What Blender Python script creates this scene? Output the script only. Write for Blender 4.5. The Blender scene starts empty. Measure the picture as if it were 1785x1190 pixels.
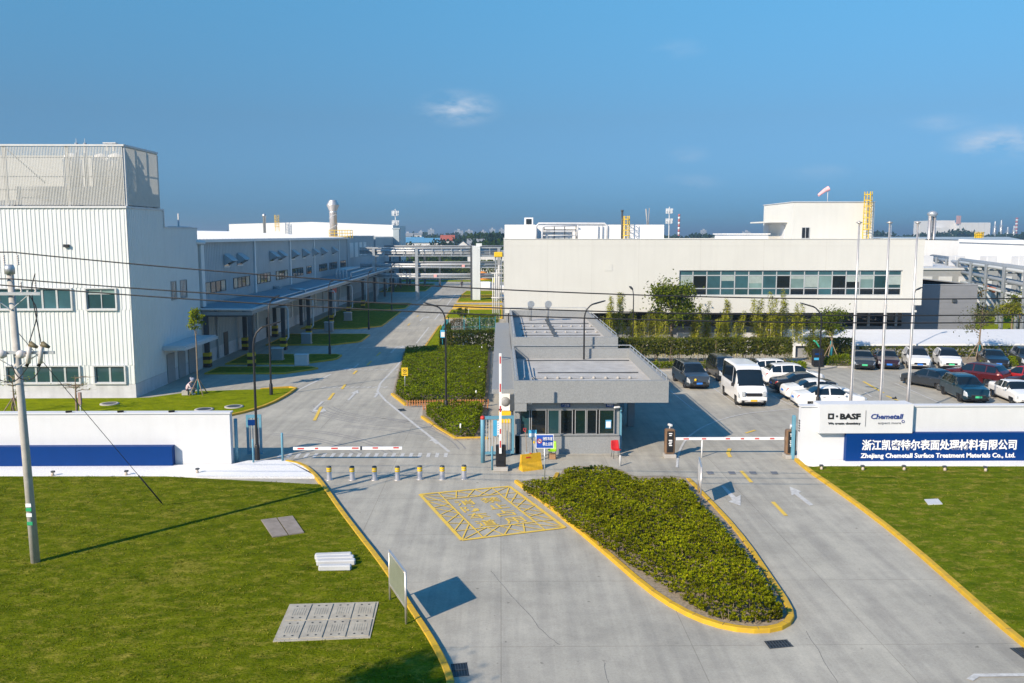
import bpy, math, random
from mathutils import Vector, Matrix
from math import sin, cos, pi, radians, atan, tan, sqrt, hypot
SC = bpy.context.scene
COL = SC.collection
RND = random.Random(7)

# ------------------------------------------------------------------ camera, sky, sun, exposure
FPX, CAM_H = 1500.0, 11.5
PITCH, YAW = atan(185 / FPX), atan(20 / FPX)
cd = bpy.data.cameras.new("camera"); cam = bpy.data.objects.new("camera", cd); COL.objects.link(cam)
cam.location = (0, 0, CAM_H); cam.rotation_euler = (pi / 2 - PITCH, 0, -YAW)
cd.sensor_width = 36; cd.lens = 36 * FPX / 1785; cd.clip_start = 0.5; cd.clip_end = 20000
SC.camera = cam
SUN_EL, SUN_AZ = radians(31), radians(44.5)      # the sun stands behind and left of the camera
sd = bpy.data.lights.new("sun", 'SUN'); so = bpy.data.objects.new("sun", sd); COL.objects.link(so)
sd.energy = 4.5; sd.angle = radians(0.5); sd.color = (1.0, 0.85, 0.67)
so.rotation_euler = Vector((sin(SUN_AZ) * cos(SUN_EL), cos(SUN_AZ) * cos(SUN_EL), -sin(SUN_EL))).to_track_quat('-Z', 'Y').to_euler()
so.location = (-30, -30, 60)
W = bpy.data.worlds.new("World"); SC.world = W; W.use_nodes = True
def build_world():
    nt = W.node_tree; nt.nodes.clear(); N = nt.nodes.new; L = nt.links.new
    out = N('ShaderNodeOutputWorld'); bg = N('ShaderNodeBackground'); sky = N('ShaderNodeTexSky')
    sky.sky_type = 'NISHITA'; sky.sun_disc = False
    sky.sun_elevation = SUN_EL; sky.sun_rotation = pi + SUN_AZ
    sky.air_density = 1.0; sky.dust_density = 0.0; sky.ozone_density = 3.0; sky.altitude = 0
    hs = N('ShaderNodeHueSaturation'); hs.inputs['Saturation'].default_value = 1.12; hs.inputs['Value'].default_value = 1.0
    gm = N('ShaderNodeMix'); gm.data_type = 'RGBA'; gm.blend_type = 'MULTIPLY'; gm.inputs[0].default_value = 1
    gm.inputs[7].default_value = (0.80, 1.0, 1.02, 1)
    L(sky.outputs[0], hs.inputs['Color']); L(hs.outputs[0], gm.inputs[6])
    # the horizon band of the clear-sky model is far paler than the hazy blue that day had
    tc = N('ShaderNodeTexCoord'); sp = N('ShaderNodeSeparateXYZ'); L(tc.outputs['Generated'], sp.inputs[0])
    rp = N('ShaderNodeValToRGB'); L(sp.outputs[2], rp.inputs[0])
    e = rp.color_ramp.elements
    e[0].position = 0.0; e[0].color = (.10, .22, .50, 1); e[1].position = 0.42; e[1].color = (.28, 1.12, 1.28, 1)
    for p_, c_ in ((.03, (.145, .26, .52)), (.08, (.285, .375, .55)), (.13, (.405, .465, .56)), (.26, (.66, .85, .84))): m = e.new(p_); m.color = (*c_, 1)
    mm = N('ShaderNodeMix'); mm.data_type = 'RGBA'; mm.blend_type = 'MULTIPLY'; mm.inputs[0].default_value = 1
    L(gm.outputs[2], mm.inputs[6]); L(rp.outputs[0], mm.inputs[7])
    # a few thin clouds, placed by direction on the sky itself
    mp = N('ShaderNodeMapping'); mp.inputs['Scale'].default_value = (7, 7, 20); L(tc.outputs['Generated'], mp.inputs[0])
    nz = N('ShaderNodeTexNoise'); nz.inputs['Scale'].default_value = 2.2; nz.inputs['Detail'].default_value = 7; nz.inputs['Roughness'].default_value = 0.6
    L(mp.outputs[0], nz.inputs['Vector'])
    total = None
    for px, py, rx, rz, amt in ((800, 188, .058, .024, 1.15), (1745, 250, .065, .024, .95), (1200, 318, .05, .012, .35), (1180, 85, .04, .014, .2), (1640, 215, .05, .012, .3), (700, 328, .06, .012, .18), (1420, 300, .05, .012, .2), (1200, 268, .03, .012, .3)):
        d = ray(px, py).normalized()
        sb = N('ShaderNodeVectorMath'); sb.operation = 'SUBTRACT'; sb.inputs[1].default_value = d; L(tc.outputs['Generated'], sb.inputs[0])
        sc = N('ShaderNodeVectorMath'); sc.operation = 'DIVIDE'; sc.inputs[1].default_value = (rx, rx, rz); L(sb.outputs[0], sc.inputs[0])
        ln = N('ShaderNodeVectorMath'); ln.operation = 'LENGTH'; L(sc.outputs[0], ln.inputs[0])
        mr = N('ShaderNodeMapRange'); mr.interpolation_type = 'SMOOTHSTEP'
        mr.inputs[1].default_value = 0; mr.inputs[2].default_value = 1; mr.inputs[3].default_value = amt; mr.inputs[4].default_value = 0
        L(ln.outputs['Value'], mr.inputs[0])
        if total is None: total = mr.outputs[0]
        else:
            ad = N('ShaderNodeMath'); ad.operation = 'MAXIMUM'; L(total, ad.inputs[0]); L(mr.outputs[0], ad.inputs[1]); total = ad.outputs[0]
    n2 = N('ShaderNodeMapRange'); n2.inputs[1].default_value = .40; n2.inputs[2].default_value = .72; L(nz.outputs[0], n2.inputs[0])
    mu = N('ShaderNodeMath'); mu.operation = 'MULTIPLY'; L(total, mu.inputs[0]); L(n2.outputs[0], mu.inputs[1])
    cl = N('ShaderNodeMix'); cl.data_type = 'RGBA'; L(mu.outputs[0], cl.inputs[0]); L(mm.outputs[2], cl.inputs[6]); cl.inputs[7].default_value = (4.6, 5.0, 5.6, 1)
    L(cl.outputs[2], bg.inputs[0]); bg.inputs[1].default_value = 0.1
    L(bg.outputs[0], out.inputs[0])
def ray(px, py):
    x, y = (px - 892.5) / FPX, (595 - py) / FPX
    cy, sy, cp, sp = cos(YAW), sin(YAW), cos(PITCH), sin(PITCH)
    return Vector((sy * cp + x * cy + y * sy * sp, cy * cp - x * sy + y * cy * sp, -sp + y * cp))
build_world()
SC.view_settings.view_transform = 'Standard'; SC.view_settings.look = 'None'
SC.view_settings.exposure = 0.66; SC.view_settings.gamma = 1; SC.view_settings.use_curve_mapping = False
SC.cycles.max_bounces = 6; SC.cycles.diffuse_bounces = 3; SC.cycles.glossy_bounces = 3; SC.cycles.transparent_max_bounces = 12
SC.cycles.use_denoising = True
SC.cycles.sample_clamp_indirect = 6

# measured from the photograph: a pixel of it meets the plane z, or the depth Y
def G(px, py, z=0.0):
    d = ray(px, py); t = (z - CAM_H) / d.z
    return (d.x * t, d.y * t)
def A(px, py, Y):
    d = ray(px, py); t = Y / d.y
    return (d.x * t, CAM_H + d.z * t)

# ------------------------------------------------------------------ materials
MATS = {}
def mat(name, col, rough=.6, metal=0., var=.12, scale=3., bump=0., bscale=40., coat=0., spec=.5, col2=None, stretch=None, detail=5., trans=0., streak=0.):
    if name in MATS: return MATS[name]
    m = bpy.data.materials.new(name); MATS[name] = m; m.use_nodes = True
    nt = m.node_tree; N = nt.nodes.new; L = nt.links.new
    b = nt.nodes['Principled BSDF']
    b.inputs['Roughness'].default_value = rough; b.inputs['Metallic'].default_value = metal
    b.inputs['Specular IOR Level'].default_value = spec; b.inputs['Coat Weight'].default_value = coat; b.inputs['Coat Roughness'].default_value = .04
    b.inputs['Transmission Weight'].default_value = trans
    c2 = col2 or tuple(max(0, c * (1 - var)) for c in col); c1 = col if col2 else tuple(min(1, c * (1 + var)) for c in col)
    tc = N('ShaderNodeTexCoord'); vec = tc.outputs['Object']
    if stretch:
        mp = N('ShaderNodeMapping'); mp.inputs['Scale'].default_value = stretch; L(vec, mp.inputs[0]); vec = mp.outputs[0]
    nz = N('ShaderNodeTexNoise'); nz.inputs['Scale'].default_value = scale; nz.inputs['Detail'].default_value = detail; nz.inputs['Roughness'].default_value = .6
    L(vec, nz.inputs['Vector'])
    cr = N('ShaderNodeValToRGB'); L(nz.outputs[0], cr.inputs[0])
    cr.color_ramp.elements[0].position = .3; cr.color_ramp.elements[1].position = .7
    cr.color_ramp.elements[0].color = (*c2, 1); cr.color_ramp.elements[1].color = (*c1, 1)
    outc = cr.outputs[0]
    if streak:
        mp = N('ShaderNodeMapping'); mp.inputs['Scale'].default_value = (1.3, 1.3, .09); L(tc.outputs['Object'], mp.inputs[0])
        n3 = N('ShaderNodeTexNoise'); n3.inputs['Scale'].default_value = 2.0; n3.inputs['Detail'].default_value = 6; L(mp.outputs[0], n3.inputs['Vector'])
        r3 = N('ShaderNodeMapRange'); r3.inputs[1].default_value = .45; r3.inputs[2].default_value = .8; r3.inputs[3].default_value = 1; r3.inputs[4].default_value = 1 - streak
        L(n3.outputs[0], r3.inputs[0])
        mx = N('ShaderNodeMix'); mx.data_type = 'RGBA'; mx.blend_type = 'MULTIPLY'; mx.inputs[0].default_value = 1
        L(outc, mx.inputs[6]); L(r3.outputs[0], mx.inputs[7]); outc = mx.outputs[2]
    L(outc, b.inputs['Base Color'])
    if bump:
        n2 = N('ShaderNodeTexNoise'); n2.inputs['Scale'].default_value = bscale; n2.inputs['Detail'].default_value = 4; L(tc.outputs['Object'], n2.inputs['Vector'])
        bp = N('ShaderNodeBump'); bp.inputs['Strength'].default_value = bump; bp.inputs['Distance'].default_value = .02; L(n2.outputs[0], bp.inputs['Height']); L(bp.outputs[0], b.inputs['Normal'])
    return m

def concrete_ground():
    m = bpy.data.materials.new("site_concrete"); m.use_nodes = True; nt = m.node_tree; N = nt.nodes.new; L = nt.links.new
    b = nt.nodes['Principled BSDF']; b.inputs['Roughness'].default_value = .85; b.inputs['Specular IOR Level'].default_value = .25
    tc = N('ShaderNodeTexCoord')
    def noise(sc, det, st=None, rough=.6):
        v = tc.outputs['Object']
        if st:
            mp = N('ShaderNodeMapping'); mp.inputs['Scale'].default_value = st[0]; mp.inputs['Rotation'].default_value = (0, 0, st[1]); L(v, mp.inputs[0]); v = mp.outputs[0]
        n = N('ShaderNodeTexNoise'); n.inputs['Scale'].default_value = sc; n.inputs['Detail'].default_value = det; n.inputs['Roughness'].default_value = rough; L(v, n.inputs['Vector']); return n.outputs[0]
    def ramp(s, p0, c0, p1, c1):
        r = N('ShaderNodeValToRGB'); r.color_ramp.elements[0].position = p0; r.color_ramp.elements[1].position = p1
        r.color_ramp.elements[0].color = (*c0, 1); r.color_ramp.elements[1].color = (*c1, 1); L(s, r.inputs[0]); return r.outputs[0]
    def mul(a, c, f=1):
        x = N('ShaderNodeMix'); x.data_type = 'RGBA'; x.blend_type = 'MULTIPLY'; x.inputs[0].default_value = f; L(a, x.inputs[6]); L(c, x.inputs[7]); return x.outputs[2]
    base = ramp(noise(.16, 6), .3, (.405, .385, .325), .7, (.53, .50, .42))
    base = mul(base, ramp(noise(.9, 8, rough=.72), .32, (.80, .80, .81), .62, (1, 1, 1)))
    base = mul(base, ramp(noise(14, 3), .35, (.9, .9, .9), .6, (1, 1, 1)))
    # long rubbed traffic streaks along the drives
    base = mul(base, ramp(noise(1.0, 6, ((2.2, .13, 1), 0.12)), .42, (.90, .90, .91), .58, (1, 1, 1)))
    base = mul(base, ramp(noise(.7, 6, ((2.0, .12, 1), 0.75)), .40, (.90, .90, .91), .56, (1, 1, 1)))
    # dark drips and spots
    base = mul(base, ramp(noise(3.1, 2), .24, (.35, .34, .33), .29, (1, 1, 1)), .7)
    # saw-cut joints
    br = N('ShaderNodeTexBrick'); br.offset = 0; br.squash = 1; br.inputs['Color1'].default_value = (1, 1, 1, 1); br.inputs['Color2'].default_value = (.955, .955, .96, 1); br.inputs['Mortar'].default_value = (.62, .61, .6, 1)
    br.inputs['Scale'].default_value = 1; br.inputs['Mortar Size'].default_value = .018; br.inputs['Brick Width'].default_value = 5.4; br.inputs['Row Height'].default_value = 4.6; br.inputs['Mortar Smooth'].default_value = .6
    L(tc.outputs['Object'], br.inputs[0]); base = mul(base, br.outputs[0], .75)
    L(base, b.inputs['Base Color'])
    bp = N('ShaderNodeBump'); bp.inputs['Strength'].default_value = .25; bp.inputs['Distance'].default_value = .01; L(noise(30, 4), bp.inputs['Height']); L(bp.outputs[0], b.inputs['Normal'])
    return m
def turf(name, dark, light, dry, patch=.6):
    m = bpy.data.materials.new(name); m.use_nodes = True; nt = m.node_tree; N = nt.nodes.new; L = nt.links.new
    b = nt.nodes['Principled BSDF']; b.inputs['Roughness'].default_value = .95; b.inputs['Specular IOR Level'].default_value = .0
    tc = N('ShaderNodeTexCoord')
    def noise(sc, det, st=None, ro=.65):
        v = tc.outputs['Object']
        if st:
            mp = N('ShaderNodeMapping'); mp.inputs['Scale'].default_value = st; mp.inputs['Rotation'].default_value = (0, 0, .2); L(v, mp.inputs[0]); v = mp.outputs[0]
        n = N('ShaderNodeTexNoise'); n.inputs['Scale'].default_value = sc; n.inputs['Detail'].default_value = det; n.inputs['Roughness'].default_value = ro; L(v, n.inputs['Vector']); return n.outputs[0]
    def mixr(a, c, s, p0, p1):
        r = N('ShaderNodeMapRange'); r.inputs[1].default_value = p0; r.inputs[2].default_value = p1; L(s, r.inputs[0])
        x = N('ShaderNodeMix'); x.data_type = 'RGBA'; L(r.outputs[0], x.inputs[0])
        if isinstance(a, tuple): x.inputs[6].default_value = (*a, 1)
        else: L(a, x.inputs[6])
        if isinstance(c, tuple): x.inputs[7].default_value = (*c, 1)
        else: L(c, x.inputs[7])
        return x.outputs[2]
    c = mixr(dark, light, noise(.9, 12, (1, 1.7, 1), .74), .36, .64)
    c = mixr(c, dry, noise(1.7, 12, (1, 1.5, 1), .76), .50, .50 + .24 / max(patch, .1)); c = mixr(c, dry, noise(.23, 6, (1, 1.4, 1), .7), .60, .60 + .2 / max(patch, .1))
    c = mixr(tuple(x * .55 for x in dark), c, noise(9, 5, (1, 2, 1)), .3, .5)
    L(c, b.inputs['Base Color'])
    bp = N('ShaderNodeBump'); bp.inputs['Strength'].default_value = .8; bp.inputs['Distance'].default_value = .06; L(noise(14, 6, (1, 1.5, 1)), bp.inputs['Height']); L(bp.outputs[0], b.inputs['Normal'])
    return m
def haze():
    m = bpy.data.materials.new('haze_air'); m.use_nodes = True; nt = m.node_tree; nt.nodes.clear(); o = nt.nodes.new('ShaderNodeOutputMaterial'); v = nt.nodes.new('ShaderNodeVolumePrincipled')
    v.inputs['Color'].default_value = (.74, .87, .97, 1); v.inputs['Density'].default_value = HAZE; v.inputs['Anisotropy'].default_value = .5; nt.links.new(v.outputs[0], o.inputs['Volume'])
    mb = MB(); mb.box(-9300, 9300, -9300, 9300, -1.1, 46); o_ = mb.build('haze', m); o_['kind'] = 'stuff'; o_['label'] = 'thin blue haze over the far land'; o_['category'] = 'haze'
HAZE = .0005
def leaf_mat(name, c1, c2, c3=None, trans=.35):
    m = bpy.data.materials.new(name); m.use_nodes = True; nt = m.node_tree; N = nt.nodes.new; L = nt.links.new
    b = nt.nodes['Principled BSDF']; b.inputs['Roughness'].default_value = .7; b.inputs['Specular IOR Level'].default_value = .02
    g = N('ShaderNodeNewGeometry'); r = N('ShaderNodeValToRGB'); L(g.outputs['Random Per Island'], r.inputs[0])
    r.color_ramp.elements[0].color = (*c1, 1); r.color_ramp.elements[1].color = (*c2, 1)
    if c3: e = r.color_ramp.elements.new(.88); e.color = (*c2, 1); r.color_ramp.elements[-1].color = (*c3, 1)
    tc = N('ShaderNodeTexCoord'); nz = N('ShaderNodeTexNoise'); nz.inputs['Scale'].default_value = 1.1; nz.inputs['Detail'].default_value = 3; L(tc.outputs['Object'], nz.inputs['Vector'])
    mr = N('ShaderNodeMapRange'); mr.inputs[1].default_value = .3; mr.inputs[2].default_value = .7; mr.inputs[3].default_value = .5; mr.inputs[4].default_value = 1.35; L(nz.outputs[0], mr.inputs[0])
    x = N('ShaderNodeMix'); x.data_type = 'RGBA'; x.blend_type = 'MULTIPLY'; x.inputs[0].default_value = 1; L(r.outputs[0], x.inputs[6]); L(mr.outputs[0], x.inputs[7])
    L(x.outputs[2], b.inputs['Base Color'])
    t = N('ShaderNodeBsdfTranslucent'); L(x.outputs[2], t.inputs[0]); ms = N('ShaderNodeMixShader'); ms.inputs[0].default_value = trans
    L(b.outputs[0], ms.inputs[1]); L(t.outputs[0], ms.inputs[2]); L(ms.outputs[0], nt.nodes['Material Output'].inputs[0])
    return m
def glass(name, col=(.02, .06, .07), rough=.05, spec=.8):
    return mat(name, col, rough=rough, spec=spec, var=.35, scale=.35, coat=.0)

M_CONC = concrete_ground()
M_FIELD = turf("field_ground", (.05, .07, .02), (.10, .11, .035), (.16, .13, .07))
M_TURF = turf("lawn_turf", (.065, .095, .003), (.165, .19, .008), (.34, .285, .05), 1.1)
M_TURF2 = turf("bright_lawn_turf", (.12, .165, .004), (.26, .30, .006), (.32, .28, .02), .35)
M_TURF3 = turf("worn_lawn_turf", (.07, .11, .005), (.165, .205, .01), (.40, .30, .07), 1.1)
M_SOIL = mat("bed_soil", (.27, .22, .16), .95, var=.35, scale=9, bump=.6, bscale=14)
M_KERB = mat("kerb_yellow_paint", (.62, .385, .008), .7, col2=(.47, .29, .03), scale=3.2, bump=.3, detail=11)
M_KERBJ = mat("kerb_joint_mortar", (.20, .15, .07), .9, var=.4, scale=5)
M_KERBG = mat("kerb_concrete", (.38, .36, .33), .85, var=.15, scale=2)
M_GRAVEL = mat("white_gravel", (.80, .79, .78), .9, var=.22, scale=26, bump=1.0, bscale=24, detail=3)
M_LINEW = mat("worn_white_paint", (.62, .62, .6), .8, col2=(.40, .39, .37), scale=5, detail=8)
M_LINEY = mat("worn_yellow_paint", (.78, .50, .03), .8, col2=(.60, .44, .12), scale=6, detail=8)
M_LINEG = mat("dull_grey_paint", (.16, .17, .19), .8)
M_WHITE = mat("white_render_coat", (.62, .635, .66), .8, var=.03, scale=.9, bump=.1, bscale=60, streak=.04)
M_CREAM = mat("cream_render_coat", (.60, .60, .56), .85, var=.025, scale=.35, bump=.08, bscale=50, streak=.05)
M_CORR = mat("pale_metal_cladding", (.66, .69, .69), .5, var=.03, scale=.5, streak=.05)
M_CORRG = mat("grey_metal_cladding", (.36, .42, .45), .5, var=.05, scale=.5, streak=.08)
M_CORRW = mat("white_metal_cladding", (.76, .76, .75), .5, var=.03, scale=.4, streak=.06)
M_PLINTH = mat("pale_plinth", (.53, .54, .56), .8, var=.12, scale=1.1, streak=.15)
M_GSTONE = mat("speckled_grey_stone", (.255, .268, .275), .75, var=.16, scale=16, detail=8, streak=.06)
M_GROOF = mat("weathered_roof_screed", (.50, .485, .46), .9, col2=(.36, .345, .325), scale=1.4, detail=9, bump=.2)
M_BLUEP = mat("deep_blue_panel", (.0005, .034, .17), .5, var=.05, scale=1, spec=.15)
M_GLASS = glass("dark_teal_glass")
M_GLASSB = glass("blue_blind_glass", (.035, .10, .12), .12)
M_GLASSL = glass("pale_blind_glass", (.16, .25, .24), .15)
M_GLASSD = glass("black_tinted_glass", (.008, .012, .015), .04)
M_ALU = mat("window_aluminium", (.50, .52, .53), .4, metal=.2, var=.05)
M_DFRAME = mat("dark_frame_paint", (.045, .05, .055), .5)
M_STEEL = mat("galvanised_steel", (.52, .54, .55), .38, metal=.6, var=.14, scale=2.5)
M_INOX = mat("brushed_stainless", (.60, .56, .53), .38, metal=.65, var=.1, scale=3)
M_DSTEEL = mat("dark_steel_paint", (.05, .06, .07), .5, var=.2)
M_BLACK = mat("black_paint", (.012, .012, .014), .45, var=.2)
M_RUBBER = mat("tyre_rubber", (.016, .016, .017), .8, var=.2)
M_YEL = mat("safety_yellow_paint", (.72, .47, .01), .5, var=.08)
M_RED = mat("red_paint", (.52, .03, .025), .5, var=.08)
M_TEAL = mat("teal_gate_paint", (.12, .30, .40), .45, var=.08)
M_TEALD = mat("teal_trunk_wrap", (.01, .18, .22), .8, var=.15)
M_WHITEP = mat("white_gloss_paint", (.78, .78, .78), .35, var=.02)
M_GREY = mat("mid_grey_paint", (.28, .29, .30), .6, var=.08)
M_LGREY = mat("light_grey_paint", (.55, .56, .57), .6, var=.06)
M_GREYW = mat("grey_brick_wall", (.20, .21, .225), .85, var=.06, scale=1)
M_CONCP = mat("pole_concrete", (.45, .43, .40), .85, var=.14, scale=4, streak=.12)
M_BARK = mat("tree_bark", (.20, .15, .10), .9, var=.3, scale=9)
M_WOOD = mat("weathered_orange_wood", (.42, .17, .06), .8, var=.25, scale=6)
M_STICK = mat("support_stakes", (.27, .20, .14), .85, var=.2, scale=7)
M_BAMB = mat("bamboo_cane", (.42, .38, .14), .6, var=.25, scale=5)
M_CABLE = mat("black_cable", (.015, .015, .017), .6)
M_PORC = mat("insulator_porcelain", (.62, .58, .55), .25, var=.1)
L_ISLE = leaf_mat("island_shrub_leaves", (.13, .155, .003), (.27, .29, .006), (.40, .34, .015))
L_HEDGE = leaf_mat("hedge_leaves", (.10, .15, .003), (.21, .265, .005), (.28, .31, .012))
L_DARK = leaf_mat("dark_hedge_leaves", (.035, .06, .006), (.10, .13, .010), (.16, .13, .02))
L_PARK = leaf_mat("parking_hedge_leaves", (.065, .085, .010), (.15, .175, .016), (.26, .20, .07))
L_BAMB = leaf_mat("bamboo_leaves", (.24, .28, .012), (.46, .46, .03), (.56, .48, .08), .5)
L_TREE = leaf_mat("tree_leaves", (.06, .095, .008), (.16, .20, .012), (.24, .24, .02))
L_YOUNG = leaf_mat("young_leaves", (.17, .23, .012), (.32, .36, .02), (.40, .36, .05), .45)
L_FAR = leaf_mat("far_tree_leaves", (.025, .06, .015), (.065, .115, .025))
L_MEADOW = leaf_mat("bank_grass", (.06, .10, .012), (.14, .19, .02), (.2, .17, .06))
L_GRASS = leaf_mat("grass_blades", (.10, .135, .004), (.25, .27, .012), (.46, .37, .08), .45)
# ------------------------------------------------------------------ helpers
class MB:
    """collects faces; build() links them as one mesh object"""
    def __init__(s): s.v = []; s.f = []; s.m = []; s.ms = []; s.cur = 0; s.sm = []; s.smooth = False
    def use(s, m):
        if m not in s.ms: s.ms.append(m)
        s.cur = s.ms.index(m); return s
    def face(s, idx): s.f.append(tuple(idx)); s.m.append(s.cur); s.sm.append(s.smooth)
    def add(s, pts, faces):
        o = len(s.v); s.v += [tuple(p) for p in pts]
        for f in faces: s.face([i + o for i in f])
        return s
    def quad(s, a, b, c, d): return s.add([a, b, c, d], [(0, 1, 2, 3)])
    def box(s, x0, x1, y0, y1, z0, z1):
        if x0 > x1: x0, x1 = x1, x0
        if y0 > y1: y0, y1 = y1, y0
        if z0 > z1: z0, z1 = z1, z0
        p = [(x0, y0, z0), (x1, y0, z0), (x1, y1, z0), (x0, y1, z0), (x0, y0, z1), (x1, y0, z1), (x1, y1, z1), (x0, y1, z1)]
        return s.add(p, [(3, 2, 1, 0), (4, 5, 6, 7), (0, 1, 5, 4), (1, 2, 6, 5), (2, 3, 7, 6), (3, 0, 4, 7)])
    def rbox(s, c, size, rot=0., b=.02):
        """box with chamfered edges, centre c, turned about z"""
        hx, hy, hz = size[0] / 2, size[1] / 2, size[2] / 2; b = min(b, hx * .9, hy * .9, hz * .9)
        ring = [(hx - b, -hy), (hx, -hy + b), (hx, hy - b), (hx - b, hy), (-hx + b, hy), (-hx, hy - b), (-hx, -hy + b), (-hx + b, -hy)]
        def sh(k): return [(x * (1 - k / hx), y * (1 - k / hy)) for x, y in ring]
        lv = [(sh(b), -hz), (ring, -hz + b), (ring, hz - b), (sh(b), hz)]
        cr, sr = cos(rot), sin(rot); o = len(s.v)
        for rr, z in lv:
            for x, y in rr: s.v.append((c[0] + x * cr - y * sr, c[1] + x * sr + y * cr, c[2] + z))
        s.face([o + i for i in reversed(range(8))]); s.face([o + 24 + i for i in range(8)])
        for l in range(3):
            for i in range(8): j = (i + 1) % 8; s.face([o + l * 8 + i, o + l * 8 + j, o + l * 8 + 8 + j, o + l * 8 + 8 + i])
        return s
    def tube(s, pts, r, n=8, cap=True):
        pts = [Vector(p) for p in pts]; k = len(pts); rs = r if isinstance(r, (list, tuple)) else [r] * k
        o = len(s.v); up = None
        for i, p in enumerate(pts):
            t = (pts[min(i + 1, k - 1)] - pts[max(i - 1, 0)]).normalized()
            if up is None: up = Vector((0, 0, 1)) if abs(t.z) < .9 else Vector((1, 0, 0))
            a = t.cross(up)
            if a.length < 1e-4: a = t.cross(Vector((0, 1, 0)))
            a.normalize(); b = a.cross(t); up = b
            for j in range(n):
                q = 2 * pi * j / n; s.v.append(tuple(p + (a * cos(q) + b * sin(q)) * rs[i]))
        sm = s.smooth; s.smooth = n > 5
        for i in range(k - 1):
            for j in range(n):
                q = (j + 1) % n; s.face([o + i * n + j, o + i * n + q, o + i * n + n + q, o + i * n + n + j])
        s.smooth = sm
        if cap: s.face([o + j for j in reversed(range(n))]); s.face([o + (k - 1) * n + j for j in range(n)])
        return s
    def lathe(s, prof, c=(0, 0, 0), n=20):
        """prof: list of (r, z), bottom to top"""
        o = len(s.v)
        for r, z in prof:
            for j in range(n): s.v.append((c[0] + r * cos(2 * pi * j / n), c[1] + r * sin(2 * pi * j / n), c[2] + z))
        sm = s.smooth; s.smooth = True
        for i in range(len(prof) - 1):
            for j in range(n):
                q = (j + 1) % n; s.face([o + i * n + j, o + i * n + q, o + i * n + n + q, o + i * n + n + j])
        s.smooth = sm
        s.face([o + j for j in reversed(range(n))]); s.face([o + (len(prof) - 1) * n + j for j in range(n)])
        return s
    def prism(s, poly, z0, z1):
        n = len(poly); o = len(s.v)
        ar = sum(poly[i][0] * poly[(i + 1) % n][1] - poly[(i + 1) % n][0] * poly[i][1] for i in range(n))
        if ar < 0: poly = poly[::-1]
        s.v += [(x, y, z0) for x, y in poly] + [(x, y, z1) for x, y in poly]
        s.face([o + i for i in reversed(range(n))]); s.face([o + n + i for i in range(n)])
        for i in range(n): j = (i + 1) % n; s.face([o + i, o + j, o + n + j, o + n + i])
        return s
    def sheet(s, poly, z):
        n = len(poly); ar = sum(poly[i][0] * poly[(i + 1) % n][1] - poly[(i + 1) % n][0] * poly[i][1] for i in range(n))
        if ar < 0: poly = poly[::-1]
        o = len(s.v); s.v += [(x, y, z) for x, y in poly]; s.face([o + i for i in range(n)]); return s
    def strip(s, path, w, z, closed=False):
        """flat painted line of width w along a path"""
        L_, R_ = offset(path, w / 2, closed), offset(path, -w / 2, closed); n = len(path)
        for i in range(n if closed else n - 1):
            j = (i + 1) % n
            s.quad((*R_[i], z), (*R_[j], z), (*L_[j], z), (*L_[i], z))
        return s
    def kerb(s, path, w, h, closed=False, z0=-.02, jm=None):
        """kerb stone run: top with a worn bevel and two sides"""
        n = len(path); P = [offset(path, k, closed) for k in (w / 2, w / 2 - .02, -w / 2 + .02, -w / 2)]; Z = (h - .015, h, h, h - .015)
        for i in range(n if closed else n - 1):
            j = (i + 1) % n
            for a in range(3): s.quad((*P[a + 1][i], Z[a + 1]), (*P[a + 1][j], Z[a + 1]), (*P[a][j], Z[a]), (*P[a][i], Z[a]))
            s.quad((*P[3][i], z0), (*P[3][j], z0), (*P[3][j], Z[3]), (*P[3][i], Z[3]))
            s.quad((*P[0][i], Z[0]), (*P[0][j], Z[0]), (*P[0][j], z0), (*P[0][i], z0))
        if jm:
            s.use(jm); acc = .5
            for i in range(n if closed else n - 1):
                j = (i + 1) % n; l = hypot(path[j][0] - path[i][0], path[j][1] - path[i][1])
                while acc < l:
                    t0, t1 = acc / l, min(1, (acc + .022) / l); e = .003
                    def q(a, t): return tuple(P[a][i][k] + (P[a][j][k] - P[a][i][k]) * t for k in (0, 1))
                    for a in range(3): s.quad((*q(a + 1, t0), Z[a + 1] + e), (*q(a + 1, t1), Z[a + 1] + e), (*q(a, t1), Z[a] + e), (*q(a, t0), Z[a] + e))
                    acc += .99
                acc -= l
            s.cur = 0
        if not closed:
            for i in (0, n - 1): s.quad((*P[0][i], z0), (*P[0][i], h - .015), (*P[3][i], h - .015), (*P[3][i], z0))
        return s
    def build(s, name, m=None, parent=None, world=True, origin=None):
        me = bpy.data.meshes.new(name)
        off = Vector((0, 0, 0))
        if parent is not None and world:
            p = parent
            while p is not None: off += p.location; p = p.parent
        if origin is not None: off = Vector(origin)
        me.from_pydata([(x - off.x, y - off.y, z - off.z) for x, y, z in s.v], [], s.f)
        if m is not None and not s.ms: me.materials.append(m)
        for q in s.ms: me.materials.append(q)
        if s.ms: me.polygons.foreach_set('material_index', s.m)
        me.polygons.foreach_set('use_smooth', s.sm)
        me.update()
        o = bpy.data.objects.new(name, me); COL.objects.link(o)
        if parent is not None: o.parent = parent
        if origin is not None: o.location = origin
        return o
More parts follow.
